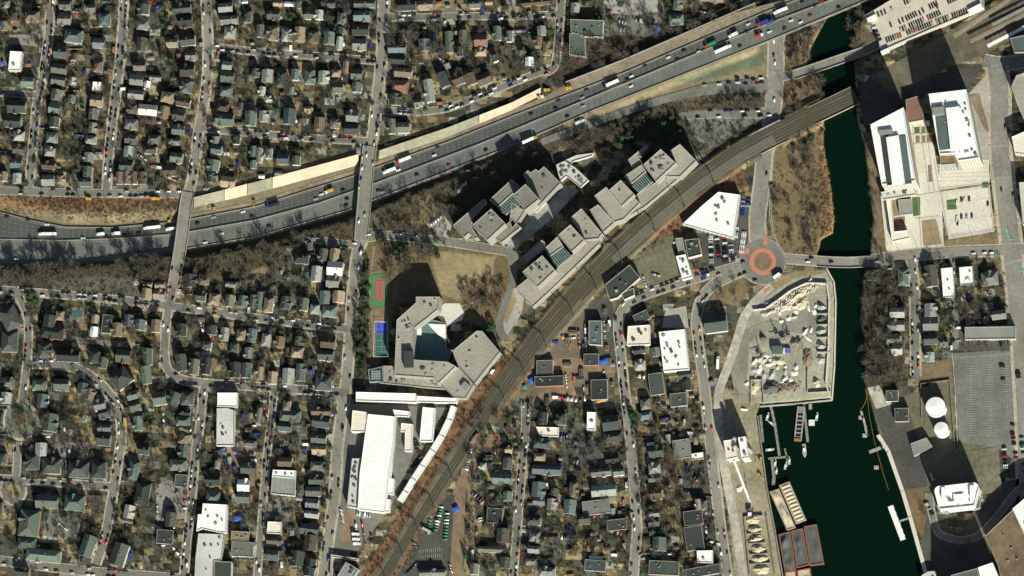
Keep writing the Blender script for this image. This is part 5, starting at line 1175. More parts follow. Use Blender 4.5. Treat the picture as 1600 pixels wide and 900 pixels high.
# ------------------------------------------------------------------ vehicles
PAINT = {'white': (.75,.75,.72), 'silver': (.36,.37,.36), 'dark': (.022,.024,.026), 'red': (.42,.03,.02), 'blue': (.025,.05,.2), 'yellow': (.5,.3,.04), 'tan': (.32,.26,.17), 'green': (.03,.2,.09)}
PM = {k: mat('paint_'+k, v, rough=.35, spec=.5, var=.05) for k, v in PAINT.items()}
def car_mb(van=False):
    b_ = MB(); L, W, = (4.7, 1.85) if not van else (5.6, 2.0)
    hb = .95 if not van else 1.3
    b_.box((0, 0, .3+(hb-.3)/2), (L, W, hb-.3), taper=.96)
    if van: b_.box((-.45, 0, hb+.45), (L-1.5, W*.94, .9), taper=.94)
    else: b_.box((-.25, 0, 1.46), (1.7, W*.7, .06))
    for x in (-L*.3, L*.3):
        for y in (-W/2+.05, W/2-.05): b_.cyl((x, y), .0, 0, 0, 3, 1) if False else b_.box((x, y, .33), (.62, .2, .62), i=1)
    g = MB(); g.box((-.25, 0, hb+.24), (2.7, W*.88, .5), taper=.74) if not van else g.box((1.95, 0, hb+.3), (.9, W*.9, .55), taper=.8)
    return b_, g
CARP = {}
for v in (False, True):
    for c_ in PAINT:
        b_, g = car_mb(v); CARP[(v, c_)] = (b_.build('body', [PM[c_], tyre], link=False), g.build('window_glass', glass_dk, link=False), b_, g)
CARS = []    # x, y, z, heading(world), colour, van, hint zone
def rcol(): return random.choices(['white','silver','dark','red','blue','tan'], [.16,.13,.6,.05,.03,.03])[0]
def addcar(x, y, ang, c_=None, z=None, van=None, zone=None):
    CARS.append((x, y, z, ang, c_ or rcol(), (random.random() < .1) if van is None else van, zone))
CM = {'w': 'white', 's': 'silver', 'd': 'dark', 'r': 'red', 'y': 'yellow', 'b': 'blue', 't': 'tan'}
def hdir(x): return math.atan2((hM(x-4)-hM(x+4)), 8)
for ox, oy, s in [(0,225,'45 455 d;175 475 d;293 505 w;520 590 w;665 580 d;778 573 d;865 560 d;1235 497 d;1335 460 s;1520 425 w;1575 455 d;1385 562 w;1283 618 w;870 675 d;100 720 w'),
  (400,225,'545 290 d;375 345 s;570 345 d;565 385 d;765 293 d;793 300 s;890 165 w;1115 72 w;1135 18 d;1205 135 r;1235 158 s;1007 195 d;1438 40 d;80 515 d;410 316 w'),
  (800,0,'120 715 d;290 628 d;275 680 d;465 562 d;440 612 s;445 665 s;348 730 d;748 477 w;722 498 d;745 540 w;830 410 d;978 360 w;1035 375 d;1075 318 d;1168 325 w;1425 290 d;1478 152 w;1470 200 d'),
  (1200,0,'215 12 d;295 38 d;335 8 r;443 48 d;265 100 r;145 130 w;205 140 w;105 180 d;10 200 w')]:
    for t_ in s.split(';'):
        a, b_, c_ = t_.split(); x, y = ox+float(a)/4, oy+float(b_)/4; addcar(x, y, hdir(x), CM[c_], float(hz(x))+.1, False)
for t_ in '1295 528 w;1355 520 d;1408 490 d;1412 517 w;1470 490 d;1462 525 d;1510 500 d;1535 525 r;1558 490 w;1562 515 d;1205 535 s'.split(';'):
    a, b_, c_ = t_.split(); addcar(800+float(a)/4, float(b_)/4, .04, CM[c_], .45, False)
def row(x0, y0, x1, y1, n_, fillp, rot=90, z=.1, cols=None, zone=None, van=None):
    a = P(x0, y0); b_ = P(x1, y1); h = math.atan2(b_.y-a.y, b_.x-a.x)
    for k in range(n_):
        if random.random() > fillp: continue
        t = (k+.5)/n_; addcar(x0+(x1-x0)*t, y0+(y1-y0)*t, h+math.radians(rot)+random.uniform(-.03,.03)+(math.pi if random.random() < .4 else 0), random.choice(cols) if cols else None, z, van, zone)
gz = 13.15
for r_ in [(1384,64,1512,17,36,.93),(1390,40,1466,10,20,.25),(1406,48,1470,20,18,.9),(1404,36,1466,5,17,.85),(1370,24,1396,14,5,.7),(1412,5,1428,-1,4,.9),(1480,4,1506,-8,8,.9)]: 
    x0,y0,x1,y1,n_,f_ = r_; row(x0, y0, x1, y1, n_, f_, 90, gz, ['dark']*9+['red','silver','tan'], van=False)
row(1365,40,1376,66,4,1,90,gz,['dark','white'], van=False)
for t_ in '1180 365 w;1210 350 d;1228 350 w;1258 345 d;1375 375 d;1180 465 w;1210 455 d;1243 455 s;1275 450 d;1185 495 d;1180 480 w'.split(';'):
    a, b_, c_ = t_.split(); addcar(1200+float(a)/4, 225+float(b_)/4, 1.5, CM[c_], .15, False)
ROWS = [ # x0 y0 x1 y1 n fill rot
 (1163,362,1158,395,12,.95,90,['white','silver']), (1151,355,1149,372,6,.95,90,['white','silver','dark']), (1162,310,1160,338,8,.95,90,['blue','blue','silver']), (1170,310,1168,338,8,.8,90,['blue','silver']), (1110,360,1112,412,13,.9,90,['silver','white','dark']), (1120,372,1124,404,8,.9,90,None), (1132,370,1134,402,8,.9,90,None), (1142,378,1143,400,6,.9,90,['white','silver','blue']), (1128,408,1152,402,7,.9,90,['dark','silver']), (1055,372,1058,400,6,.7,90,None),(1083,412,1087,422,3,.8,0,None),
 (1512,570,1512,600,5,.15,90,['dark']), (1566,570,1568,600,6,.3,90,['dark']), (1590,578,1592,592,3,.8,90,['dark']), (1580,663,1584,664,1,1,0,['dark']), (1582,675,1590,730,14,.8,90,None), (1568,690,1572,740,14,.7,90,None), (1596,680,1602,740,10,.6,90,None),
 (1508,536,1586,537,20,.25,90,None), (1485,478,1487,545,14,.6,0,None), (1497,510,1498,545,7,.3,90,None), (1376,692,1378,702,2,1,20,None), (1452,735,1458,750,3,.6,0,['white']), (1445,782,1458,805,6,.9,80,['white','dark','silver']),
 (87,706,138,704,13,.45,90,None), (73,805,75,828,6,.9,0,['dark','silver']), (92,818,104,828,4,.9,0,['silver','white']), (247,765,246,808,10,.6,0,None), (290,765,288,800,9,.5,90,None), (268,767,284,768,3,.7,90,['dark']), (266,790,283,791,3,.7,90,['dark']), (232,768,233,790,6,.7,0,None), (270,855,282,870,6,.9,0,['silver','white','dark']),
 (236,655,237,672,4,.7,0,None), (255,645,256,668,5,.7,0,None), (100,658,101,672,4,.7,0,['white']), (312,470,340,472,7,.6,90,['dark']), (280,452,298,460,5,.9,0,['red','red','white']), (312,500,318,520,6,.9,0,['white','red','silver']), (325,520,335,530,3,1,90,['red','white']),
 (432,695,460,692,7,.9,90,None), (435,705,460,708,6,.9,90,None), (405,620,418,650,8,.8,0,['red','white','silver','dark']), (442,560,443,595,8,.9,0,['silver','white','dark']), (452,560,454,590,6,.8,0,None), (490,620,515,625,5,.6,0,None),
 (556,802,580,806,6,.8,90,['white','silver']), (556,818,560,852,9,.9,0,['dark','white','silver']), (566,818,570,850,9,.9,0,['dark','red','silver']), (577,815,581,852,8,.6,0,None), (532,795,536,815,6,.9,30,['white','silver']), (640,665,660,720,6,.3,90,None), (650,690,652,705,3,.8,90,['dark']),
 (652,880,634,898,8,.9,0,['dark','silver']), (700,870,706,895,5,.9,30,None), (645,845,650,855,3,1,30,None), (690,790,680,830,9,.95,90,['green','green','white']), (699,800,695,845,9,.95,90,['green','white','green']), (672,810,668,835,5,.95,60,['green']),
 (736,700,728,735,9,.9,80,['silver','white','dark']), (745,720,760,722,4,.8,90,None), (738,770,756,785,9,.9,90,['red','silver','blue','dark']), (772,678,778,695,5,.9,0,['red','red']), (773,700,775,715,3,.9,20,['red','white']), (742,800,745,835,6,.5,0,None), (770,795,772,830,5,.4,0,None), (750,808,752,815,2,1,90,['white']),
 (912,605,914,625,6,.95,0,['white','silver','dark']), (870,620,908,626,12,.9,90,['red','dark','white','silver']), (884,585,886,605,6,.9,0,['white','silver']), (904,515,906,542,8,.9,0,['dark','silver','red']), (914,505,915,540,10,.9,0,['silver','red','blue']), (944,500,946,540,9,.6,0,['dark','silver']), (895,510,898,560,7,.5,90,None), (943,575,946,612,8,.7,0,None), (997,587,1008,589,4,1,90,['white','silver','dark']),
 (1060,735,1064,770,8,.6,0,['dark']), (1072,728,1100,726,7,.6,90,None), (1085,745,1093,752,4,.9,90,['red','dark']), (1068,768,1095,770,9,.95,90,['blue','dark']), (1103,800,1118,803,6,.7,90,['silver','white']), (1103,815,1104,845,9,.8,0,None), (1106,845,1124,850,5,.6,0,['white']),
 (1100,525,1112,550,7,.6,0,['dark']), (1103,500,1112,505,3,.8,0,None), (1040,845,1000,868,9,.4,0,None), (960,832,986,834,8,.7,90,None), (1010,865,1060,867,10,.6,0,['silver','white']), (940,595,950,610,4,.6,0,None),
 (866,680,893,682,6,.6,90,None), (895,720,905,722,2,1,90,['silver']), (888,735,889,770,8,.6,0,['dark']), (830,830,830,845,4,.7,0,None), (850,838,895,840,12,.8,90,None), (907,775,910,780,1,1,90,['red']), (928,805,931,808,1,1,90,['red']), (972,795,988,800,5,.8,0,None),
 (935,25,945,50,3,.6,0,None), (966,32,980,35,3,.9,90,['silver']), (968,45,978,47,2,1,90,['white']), (993,30,1005,33,4,1,90,['white','silver','dark']), (1022,32,1024,50,4,.8,0,['white','blue']), (1095,18,1110,22,4,.8,0,['white']), (948,17,955,18,2,1,0,['red']), (800,28,830,16,4,.8,0,['dark']), (855,33,862,50,5,.8,0,['white','dark']), (852,108,858,112,2,1,0,['red','dark']),
 (490,17,540,15,5,.4,90,None), (535,25,545,50,6,.6,0,None), (115,175,135,170,4,.6,90,None), (118,210,130,212,3,.9,0,['white','blue']), (112,98,120,115,5,.8,0,['silver','red','dark']), (110,12,120,25,3,.9,0,None), (236,0,248,12,4,.9,90,['white','red','blue']), (640,115,662,122,4,.9,45,['red','dark']), (648,130,660,165,4,.7,0,['red','silver']), (620,200,634,210,5,.9,0,['white','blue','silver']), (712,5,725,20,5,.9,0,['red','dark','tan']), (685,90,700,100,3,.8,0,['silver','white']),
 (216,240,228,250,4,.9,0,['red','white','silver']), (262,278,280,284,5,.9,0,['white','silver']), (315,293,330,297,4,.8,60,['white','silver']), (504,384,543,387,10,.85,0,['dark','red','silver']), (486,395,500,400,4,.8,0,None), (672,352,690,338,5,1,55,['white']), (715,300,730,285,4,1,40,['white']), (730,265,745,280,4,.6,40,['yellow','silver']),
 (960,415,905+60,425,3,1,0,['white']), (1005,432,1010,448,4,.95,0,['white','silver']), (1020,428,1030,431,3,.8,0,['silver']), (1020,488,1022,500,3,.8,0,None), (1315,610,1320,620,2,0,0,None), (1288,268,1290,270,1,0,0,None), (1518,8,1530,4,3,1,90,['dark'])]
for r_ in ROWS: row(*r_[:6], rot=r_[6], z=.14, cols=r_[7])
for x, y, c_ in [(573,242,'w'),(566,245,'y'),(566,262,'w'),(564,280,'d'),(561,292,'y'),(583,255,'s'),(561,345,'w'),(570,335,'s')]: addcar(x, y, 1.46, CM[c_], 1.1, False)
for x, y, c_ in [(269,420,'d'),(284,418,'d'),(282,430,'r'),(281,444,'r')]: addcar(x, y, 1.4, CM[c_], 1.1, False)
for x, y, c_ in [(1209,64,'w'),(1209,87,'d'),(1211,98,'w'),(1210,156,'w'),(1202,180,'w'),(1268,404,'d'),(1262,409,'w'),(1299,410,'d'),(1180,438,'d'),(1205,288,'d'),(1198,272,'d'),(1370,409,'w'),(1390,420,'s'),(1430,405,'w'),(1521,396,'w'),(1538,395,'w'),(1549,395,'w'),(1565,297,'d'),(1583,305,'d'),(1571,198,'d'),(1577,205,'d')]:
    z_, ang = side_zone(x, y); addcar(x, y, -(ang or 0), CM[c_], 1.0 if 1275 < x < 1360 and y > 400 else .5, False)
# cars along the kerbs
for s in STREETS:
    key, ph, wd, sw, pl = s
    if wd is None or key in ('AD','AD2','AC','AB','Y','AH','AG','AA','SM','TW','AL','D2'): dens = {'D2': .16}.get(key, 0)
    else: dens = {'A': .5, 'B': .4, 'C': .32, 'D': .3, 'N1': .42, 'N2': .42, 'J': .5, 'K': .42, 'V': .5, 'W': .42, 'X': .3, 'G': .5, 'R': .3, 'U': .38, 'M': .08, 'H': .38, 'H2': .36}.get(key, .3)
    if not dens: continue
    for side in (-1, 1):
        d = random.uniform(2, 7)
        for (ax, ay), (bx, by) in zip(pl, pl[1:]):
            L = math.hypot(bx-ax, by-ay); ux, uy = (bx-ax)/L, (by-ay)/L
            while d < L:
                if random.random() < dens:
                    o = (wd/2-1.7)*side; x, y = ax+ux*d-uy*o, ay+uy*d+ux*o
                    if -10 < x < 1610 and -10 < y < 910:
                        near = sum(1 for q in STREETS if q[2] and q[0] != key and dist_line(q[4], np.array([x]), np.array([y]))[0] < q[2]/2+2)
                        if not near: addcar(x, y, math.atan2(-uy, ux)+(math.pi if side > 0 else 0), None, .46)
                d += 8.2
            d -= L
# cars on driveways
for (x0, y0, x1, y1) in OCC[:len(HOUSES)]:
    if random.random() < .42 and x1-x0 < 40:
        zn, ang = side_zone((x0+x1)/2, (y0+y1)/2)
        if ang is None: continue
        if abs(math.cos(ang)) > .7: x, y, a = x1+1.9, (y0+y1)/2+random.uniform(-5, 8), math.pi/2
        else: x, y, a = (x0+x1)/2+random.uniform(-7, 7), y1+2.4, 0
        if not blocked(x, y, .3) and not on_street(x, y, 0): addcar(x, y, a+random.uniform(-.06, .06), None, .1)
okc = []
for c_ in CARS:
    x, y = c_[0], c_[1]
    if not (-4 < x < 1604 and -4 < y < 904): continue
    if any(abs(x-q[0]) < 2.6 and abs(y-q[1]) < 2.6 for q in okc): continue
    okc.append(c_)
CARS = okc; print('cars', len(CARS), 'trees', len(bare), len(ever), 'houses', len(HOUSES))
ind = CARS[:300]; rest = CARS[300:]
for (x, y, z, a, c_, v, zn) in ind:
    p = P(x, y, z or 0); r = bpy.data.objects.new('van' if v else 'car', None); COL.objects.link(r); r.location = (p.x, p.y, z if z is not None else .1); r.rotation_euler = (0,0,a)
    for src in CARP[(v, c_)][:2]:
        q = src.copy(); COL.objects.link(q); q.parent = r
    reg(r, c_, 'van' if v else 'car', x, y)
order = list(PAINT); pr = []; mts = [PM[c_] for c_ in order]+[tyre, glass_dk]; key = {}
for v in (False, True):
    for k, c_ in enumerate(order):
        b_, g = CARP[(v, c_)][2:]; m = join(b_, g, 0, 0); m.i = [k if i == 0 else len(order) for i in b_.i]+[len(order)+1]*len(g.f); key[(v, c_)] = len(pr); pr.append(m)
scatter('parked_cars', pr, [(key[(v, c_)], x, y, z if z is not None else .1, 1, a, 1) for (x, y, z, a, c_, v, zn) in rest], 'the many further cars parked in gardens, yards and along kerbs', 'cars', mts)
# lorries and buses
def truck(x, y, L, a, cab, box, z, label, name='lorry', W=2.6, gap=True):
    p = P(x, y, z); r = empty(name, (p.x, p.y, z), a); Lm = L
    MB().box((-1.6, 0, 2.55), (Lm-4, W, 2.9)).build('trailer' if name == 'lorry' else 'cargo_box', box, r)
    MB().box((-1.6, 0, .85), (Lm-4.4, 1.2, .4)).build('chassis', metal_d, r)
    c_ = MB(); c_.box((Lm/2-1.6, 0, 1.35), (2.9, 2.4, 1.7)); c_.box((Lm/2-2.1, 0, 2.7), (1.9, 2.3, 1.0), taper=.9); c_.build('cab', cab, r)
    MB().box((Lm/2-1.05, 0, 2.5), (.5, 2.1, .7), taper=.8).build('windscreen', glass_dk, r)
    wh = [Lm/2-1.6, Lm/2-4.2] + [-Lm/2+.9, -Lm/2+2.1]
    for xx_ in wh:
        for s in (-1, 1): MB().box((xx_, s*1.05, .5), (1.0, .35, 1.0)).build('wheel', tyre, r)
    tag(r, label, 'lorry' if name == 'lorry' else name.replace('_', ' ')); return r
for x, y, L, cab, box, flip, lb in [
  (75,366,20,'white','white',1,'long white lorry at the far left of the upper lanes'), (158,366,9,'white','white',1,'left of two short white lorries in tandem, left motorway'), (182,365,10,'silver','white',1,'right of two short white lorries in tandem, left motorway'),
  (238,356,19,'white','white',1,'white lorry just before the left bridge'), (268,358,12,'white','white',1,'white lorry passing beneath the left bridge edge'),
  (426,321,15,'blue','dark',1,'dark lorry with blue cab between the two bridges'), (515,299,10,'white','yellow',1,'small lorry with yellow box between the two bridges'),
  (631,250,17,'red','white',1,'white lorry with red cab right of the middle bridge'), (609,267,15,'white','white',1,'white lorry closest to the middle bridge, right of it'),
  (955,131,18,'dark','white',1,'long white lorry mid-way along the upper right highway'), (1110,70,14,'red','green',1,'green lorry with red cab on the upper right highway'), (1130,77,19,'white','white',0,'long white lorry on the lower lanes, upper right'),
  (1146,55,11,'white','white',1,'short white lorry on the upper right highway'), (907,191,11,'white','white',0,'white lorry on the exit ramp'), (828,219,17,'yellow','white',0,'white lorry with yellow cab joining the exit ramp'),
  (1192,36,13,'red','blue',1,'blue lorry with red cab before the wide road crossing'), (1187,56,9,'white','red',0,'red box lorry on the lower lanes before the crossing'), (1220,17,16,'white','white',1,'white lorry at the top right of the highway'), (1205,34,12,'dark','blue',0,'blue lorry near the highway median, top right')]:
    a = hdir(x)+(math.pi if flip else 0); z = float(hz(x))+.1 if 'ramp' not in lb else .5
    truck(x, y, L, a, PM[cab], PM[box], z, lb)
truck(196, 658+5, 13, -1.55, PM['yellow'], PM['yellow'], .5, 'yellow school bus on the curved street at left', 'school_bus', 2.5)
truck(244, 311, 9, 0, PM['yellow'], PM['yellow'], .3, 'yellow box lorry on the road above the reddish slope', 'box_lorry')
truck(139, 311, 6, 0, PM['yellow'], PM['yellow'], .3, 'small yellow lorry on the road above the reddish slope', 'box_lorry')
truck(1216, 430, 12, .6, PM['dark'], PM['white'], .5, 'white bus entering the roundabout', 'bus')
truck(1122, 567, 14, 1.55, PM['white'], PM['white'], .2, 'white lorry parked upright beside the dusty road', 'box_lorry')
truck(855, 141, 7, .1, PM['yellow'], PM['yellow'], -.6, 'yellow lorry at the end of the pink retaining face', 'box_lorry'); truck(889, 138, 7, .3, PM['yellow'], PM['yellow'], 1, 'yellow lorry on the tan shoulder', 'box_lorry'); truck(845, 152, 7, .3, PM['white'], PM['yellow'], -.5, 'white and yellow lorry on the work strip', 'box_lorry')
for k, (x, y) in enumerate([(556,835),(557,843),(558,850)]): truck(x, y, 8, 0, PM['white'], PM['white'], .2, f"white box lorry, {['top','middle','bottom'][k]} of three in the lower storage yard", 'box_lorry')
truck(637+32, 905-75, 14, -.5, PM['green'], PM['silver'], .2, 'grey green tipper parked at the head of the green trucks', 'box_lorry')
truck(1194-91, 430+1, 1+8, .3, PM['white'], PM['blue'], .5, 'small blue lorry on the road left of the roundabout', 'box_lorry')
for x, y, c_, lb in [(168,340,'yellow','yellow excavator on the tan bank above the highway'),(265,345,'yellow','yellow excavator near the left bridge foot'),(334,326,'yellow','orange excavator below the panel slope'),(397,316,'yellow','yellow loader by the panel slope'),(1187,742,'yellow','yellow loader beside the conveyor'),(1188,717,'yellow','yellow loader beside the concrete plant')]:
    p = P(x, y, Hn(x, y)); r = empty('excavator', (p.x, p.y, Hn(x, y)), random.uniform(0, 6))
    for s in (-1, 1): MB().box((0, s*1.1, .45), (3.6, .6, .9)).build('track', tyre, r)
    MB().box((-.3, 0, 1.6), (3, 2.4, 1.3)).build('body', PM['yellow'], r); MB().box((.6, .7, 2.7), (1.2, 1, 1)).build('cab', glass_dk, r); MB().bar((1, 0, 1.6), (3.4, 0, 4), .25).bar((3.4, 0, 4), (5.4, 0, 1), .2).box((5.5, 0, .8), (.8, 1.1, .8)).build('arm', PM['yellow'], r)
    tag(r, lb, 'excavator')
# ------------------------------------------------------------------ river works: quarry yard, docks, barges, boats
pile_m = {'sand': mat('sand_pile', (.46,.39,.27), var=.25, scale=.4, bump=.6), 'stone': mat('stone_pile', (.36,.35,.31), var=.4, scale=.8, bump=.8), 'dark': mat('dark_aggregate', (.09,.095,.085), var=.3, scale=.5, bump=.6), 'soil': mat('soil_pile', (.2,.16,.11), var=.3, scale=.4, bump=.6)}
def pile(name, x, y, rx, ry, h, m, label, rot=0, group=None, z0=0, n_=14, pw=1.3):
    p = P(x, y); V_ = []; F_ = []; N = n_*2
    rs = random.Random(int(x*7+y)); ph = [rs.uniform(0, 6.28) for _ in range(6)]
    for i in range(n_+1):
        t = i/n_
        for k in range(N):
            a = 2*math.pi*k/N; r = t*(1+.13*math.sin(2*a+ph[0])+.08*math.sin(5*a+ph[1])+.05*math.sin(9*a+ph[2]))
            z = h*max(0, 1-t)**.85*(1+.18*math.sin(3*a+ph[3]+4*t)+.1*math.sin(7*a+9*t+ph[4]))+rs.uniform(-.06,.06)*h*(1 if 0 < t < 1 else 0)
            V_.append((r*rx*math.cos(a), r*ry*math.sin(a), z if i < n_ else -.1))
    for i in range(n_):
        for k in range(N): F_.append((i*N+k, (i+1)*N+k, (i+1)*N+(k+1) % N, i*N+(k+1) % N))
    o = me_obj(name, V_, F_, m); o.location = (p.x, p.y, z0+.15); o.rotation_euler = (0, 0, rot); return tag(o, label, 'pile', group)
for k, y in enumerate((491,508,528,551)):
    p = P(1287, y); mb = MB().box((0,0,1.6), (12.5,1.2,3.2)); o = mb.build('bay_wall', concrete); o.location = (p.x, p.y, 0); tag(o, f"pale concrete bay divider, {['topmost','second from top','third from top','lowest'][k]} beside the river wall", 'wall', 'bay dividers in the quarry yard')
for k, (y, m, h) in enumerate(((480,'stone',3.5),(499,'dark',3.4),(518,'stone',3.6),(541,'stone',4.2),(562,'stone',3))):
    pile('gravel_pile', 1283, y, 5.2, 4.2, h, pile_m[m], f"{'dark' if m == 'dark' else 'grey'} gravel pile in the {['topmost','second','third','fourth','lowest'][k]} bay by the river", group='gravel piles in the bays')
pw_ = MB(); pl = [(1178,485),(1196,483),(1215,470),(1235,455),(1260,443),(1275,443),(1292,444),(1296,470),(1295,540),(1291,600),(1298,622)]
for a, b_ in zip(pl, pl[1:]):
    p, q = P(*a), P(*b_); d = q-p; pw_.box(((p.x+q.x)/2, (p.y+q.y)/2, 1.5), (d.length+.6, 1.3, 3.0), math.atan2(d.y, d.x))
tag(pw_.build('perimeter_wall', mat('pale_wall', (.55,.5,.42), var=.12)), 'long pale curving concrete wall around the quarry yard', 'wall')
for x, y, rx, ry, h, m, rot, lb in [(1245,462,15,5,3.2,'sand',.6,'long pale rubble heap below the curving wall'),(1252,474,9,6,3,'sand',.3,'pale rubble heap left of the gravel bays'),(1228,478,9,4,2.5,'sand',.4,'small pale rubble heap by the works road'),(1262,560,6,10,3.5,'soil',0,'brown heap in the middle right of the yard'),(1192,528,4,3,4,'dark',0,'small dark heap near the sorting machine'),(1242,536,5,5,3.5,'soil',0,'round brown heap beside the sorting machines'),(1204,606,9,7,4,'dark',.2,'dark heap in the walled pen at the yard bottom'),(1232,604,9,6,2.6,'soil',0,'brown heap with scrap beside the dock'),
    (1276,598,4,5,3.2,'sand',0,'rounded sand heap at the lower river corner'),(1178,605,5,8,2.6,'sand',0,'pale heap in the left pen'),(1190,560,6,4,3,'sand',.2,'white stone heap by the sorting hopper'),(1215,565,8,4,2.4,'sand',0,'tan heap under the hopper')]: pile('rubble_heap', x, y, rx, ry, h, pile_m[m], lb, rot)
for k, (x, y, rx, ry) in enumerate([(1176,812,7,5),(1179,828,7,4.5),(1181,842,7,4.5),(1185,858,8,5),(1187,874,8,5),(1190,890,8,5)]): pile('sand_pile', x, y, rx, ry, 4, pile_m['sand'], f'sand pile, {ordinal(k+1)} from top in the lower quay bays', .2, 'sand piles in the quay bays')
rq = random.Random(9); RB = []
for k in range(95):
    x, y = rq.choice([(1200,478),(1215,488),(1262,480),(1240,490),(1205,580),(1225,585),(1225,470),(1250,452),(1190,555),(1212,568),(1268,520),(1160,640),(1150,760),(1180,590),(1240,580)]); x += rq.gauss(0, 8); y += rq.gauss(0, 7)
    if not (1150 < x < 1276 and 446 < y < 800) or (632 < y and x > 1178) or (680 < y < 720): continue
    if abs(dist_line([(1178,485),(1196,483),(1215,470),(1235,455),(1260,443)], np.array([x]), np.array([y]))[0]) < 5 or (x < 1235 and y < 470): continue
    if any(math.hypot(x-q[0], y-q[1]) < 7 for q in RB): continue
    RB.append((x, y)); wh_ = rq.random() < .75
    o = pile('rubble_heap', x, y, rq.uniform(2, 5.5), rq.uniform(1.6, 3.6), rq.uniform(1.2, 2.8), mat('white_rubble', (.62,.59,.5), var=.3, scale=1.2, bump=.8) if wh_ else pile_m['stone'], None, rq.uniform(0, 3), None, n_=6)
    reg(o, 'small whitish' if wh_ else 'small grey', 'rubble heap', x, y, cat='pile')
ww = MB(); 
for a, b_ in (((1163,808),(1172,900)),((1163,808),(1192,806)),((1198,806),(1212,900)),((1170,850),(1196,848)),((1172,867),(1200,865)),((1168,835),(1190,833)),((1172,882),(1204,880))):
    p, q = P(*a), P(*b_); d = q-p; ww.box(((p.x+q.x)/2, (p.y+q.y)/2, 1.2), (d.length, .9, 2.4), math.atan2(d.y, d.x))
tag(ww.build('bay_walls', concrete_dk), 'low concrete walls between the lower sand bays', 'wall')
pn = MB()
for a, b_ in (((1174,594),(1174,632)),((1191,594),(1194,632)),((1174,594),(1191,594)),((1262,577),(1262,614)),((1262,614),(1298,612))):
    p, q = P(*a), P(*b_); d = q-p; pn.box(((p.x+q.x)/2, (p.y+q.y)/2, 1.2), (d.length, .8, 2.4), math.atan2(d.y, d.x))
tag(pn.build('pen_walls', concrete), 'low concrete walls of the pens at the yard bottom', 'wall')
# sorting machines
def machine(x, y, rot, label, L=12):
    p = P(x, y); r = empty('sorting_machine', p, rot); MB().box((0,0,1.9), (5,2.6,1.8)).build('body', metal_g, r)
    for s in (-1, 1): MB().box((0, s*1.5, .5), (4.4, .6, 1)).build('track', tyre, r)
    MB().bar((2, 0, 2.4), (2+L*.6, 0, 4.8), .45).build('conveyor', metal_d, r); MB().bar((-1, 1, 2.4), (-2, 7, 4.2), .35).build('side_conveyor', metal_d, r); MB().box((-2, 0, 3.4), (2.6, 2.6, 1.4), taper=1.3).build('hopper', metal_g, r)
    tag(r, label, 'machine')
for x, y, ro, lb in [(1214,522,2.0,'grey sorting machine, leftmost of three in the yard'),(1224,528,1.2,'grey sorting machine, middle of three in the yard'),(1232,524,1.7,'grey sorting machine, rightmost of three in the yard'),(1252,540,-1.2,'small screening machine beside the brown heap'),(1186,552,1.5,'tall hopper with conveyor at the left of the pile')]: machine(x, y, ro, lb)
p = P(1215, 548); r = empty('workshop', p); MB().box((0,0,2.2), (10,8,4.4)).build('wall', WALL['greyw'], r); MB().box((0,0,4.6), (10.6,8.6,.4)).build('roof', ROOF['u'], r); tag(r, 'square blue-grey roofed plant shed in the quarry yard', 'workshop')
p = P(1231, 548); r = empty('container', p); MB().box((0,0,1.4), (6,5,2.8)).build('shell', mat('violet_tarpaulin', (.12,.10,.35), var=.2), r); MB().box((-3.6,0,1.5), (1.2,5,3)).build('door', mat('white_trim', (.7,.69,.64)), r); tag(r, 'violet covered container beside the plant shed', 'container')
p = P(1113, 599); r = empty('tank', p); MB().cyl((0,0), 2.8, 0, 2.6, 20).build('shell', mat('violet_tarpaulin', (.12,.10,.35)), r); MB().cyl((0,0), 2.3, 2.6, 2.9, 20).build('lid', metal_g, r); tag(r, 'round violet container at the roadside', 'tank')
rs = random.Random(5); sc_m = [mat('scrap_rust', (.3,.12,.07), var=.3), metal_g, concrete]
sb = MB()
for k in range(90): sb.box((rs.gauss(0,7), rs.gauss(0,3.2), rs.uniform(.3,2.4)), (rs.uniform(.5,3), rs.uniform(.3,1), rs.uniform(.3,1)), rs.uniform(0,3), i=rs.randrange(3))
o = sb.build('scrap_heap', sc_m); p = P(1232, 606); o.location = p; tag(o, 'rusty scrap heap at the dock end of the yard', 'scrap', kind='stuff')
sb = MB()
for k in range(110): t_ = rs.random(); sb.box((rs.uniform(-24,24), rs.gauss(0,3), rs.uniform(.3,1.6)), (rs.uniform(1,3.4), rs.uniform(.8,1.4), .9), rs.choice((.62,.62,.5)), i=0)
o = sb.build('stacked_blocks', [mat('pale_blocks', (.6,.56,.46), var=.15)]); p = P(1243, 462); o.location = (p.x, p.y, .1); o.rotation_euler = (0,0,.6); tag(o, 'pale concrete blocks strewn under the curving wall', 'blocks', kind='stuff')
# batching plant
r = building('batching_plant', 'white roofed concrete plant with silos beside the quay', 'plant', Z(800,675,'1322 55 1395 45 1408 160 1342 172'), 21, 'm', 'whitew', units=3)
r2 = building('plant_tower', 'bright white taller block of the concrete plant', 'plant', Z(800,675,'1412 35 1462 28 1480 160 1436 168'), 25, 'w', 'whitew', units=4)
for k, (x, y) in enumerate([(1151,690),(1152,702),(1173,706)]):
    p = P(x, y); s_ = empty('silo', p); MB().cyl((0,0), 2.1, 0, 22, 18).build('shell', concrete, s_); MB().cyl((0,0), 2.1, 22, 23.6, 18, r2=.5).build('cone', metal_g, s_); tag(s_, f"{['upper','middle','right'][k]} round silo of the concrete plant", 'silo', 'silos of the concrete plant')
a, b_ = P(1147, 720, 14), P(1172, 785, 4); c = (a+b_)/2; c.z = 0; r = empty('conveyor', c)
MB().bar(a-c, b_-c, 1.25).build('belt_cover', mat('white_trim', (.7,.69,.64)), r)
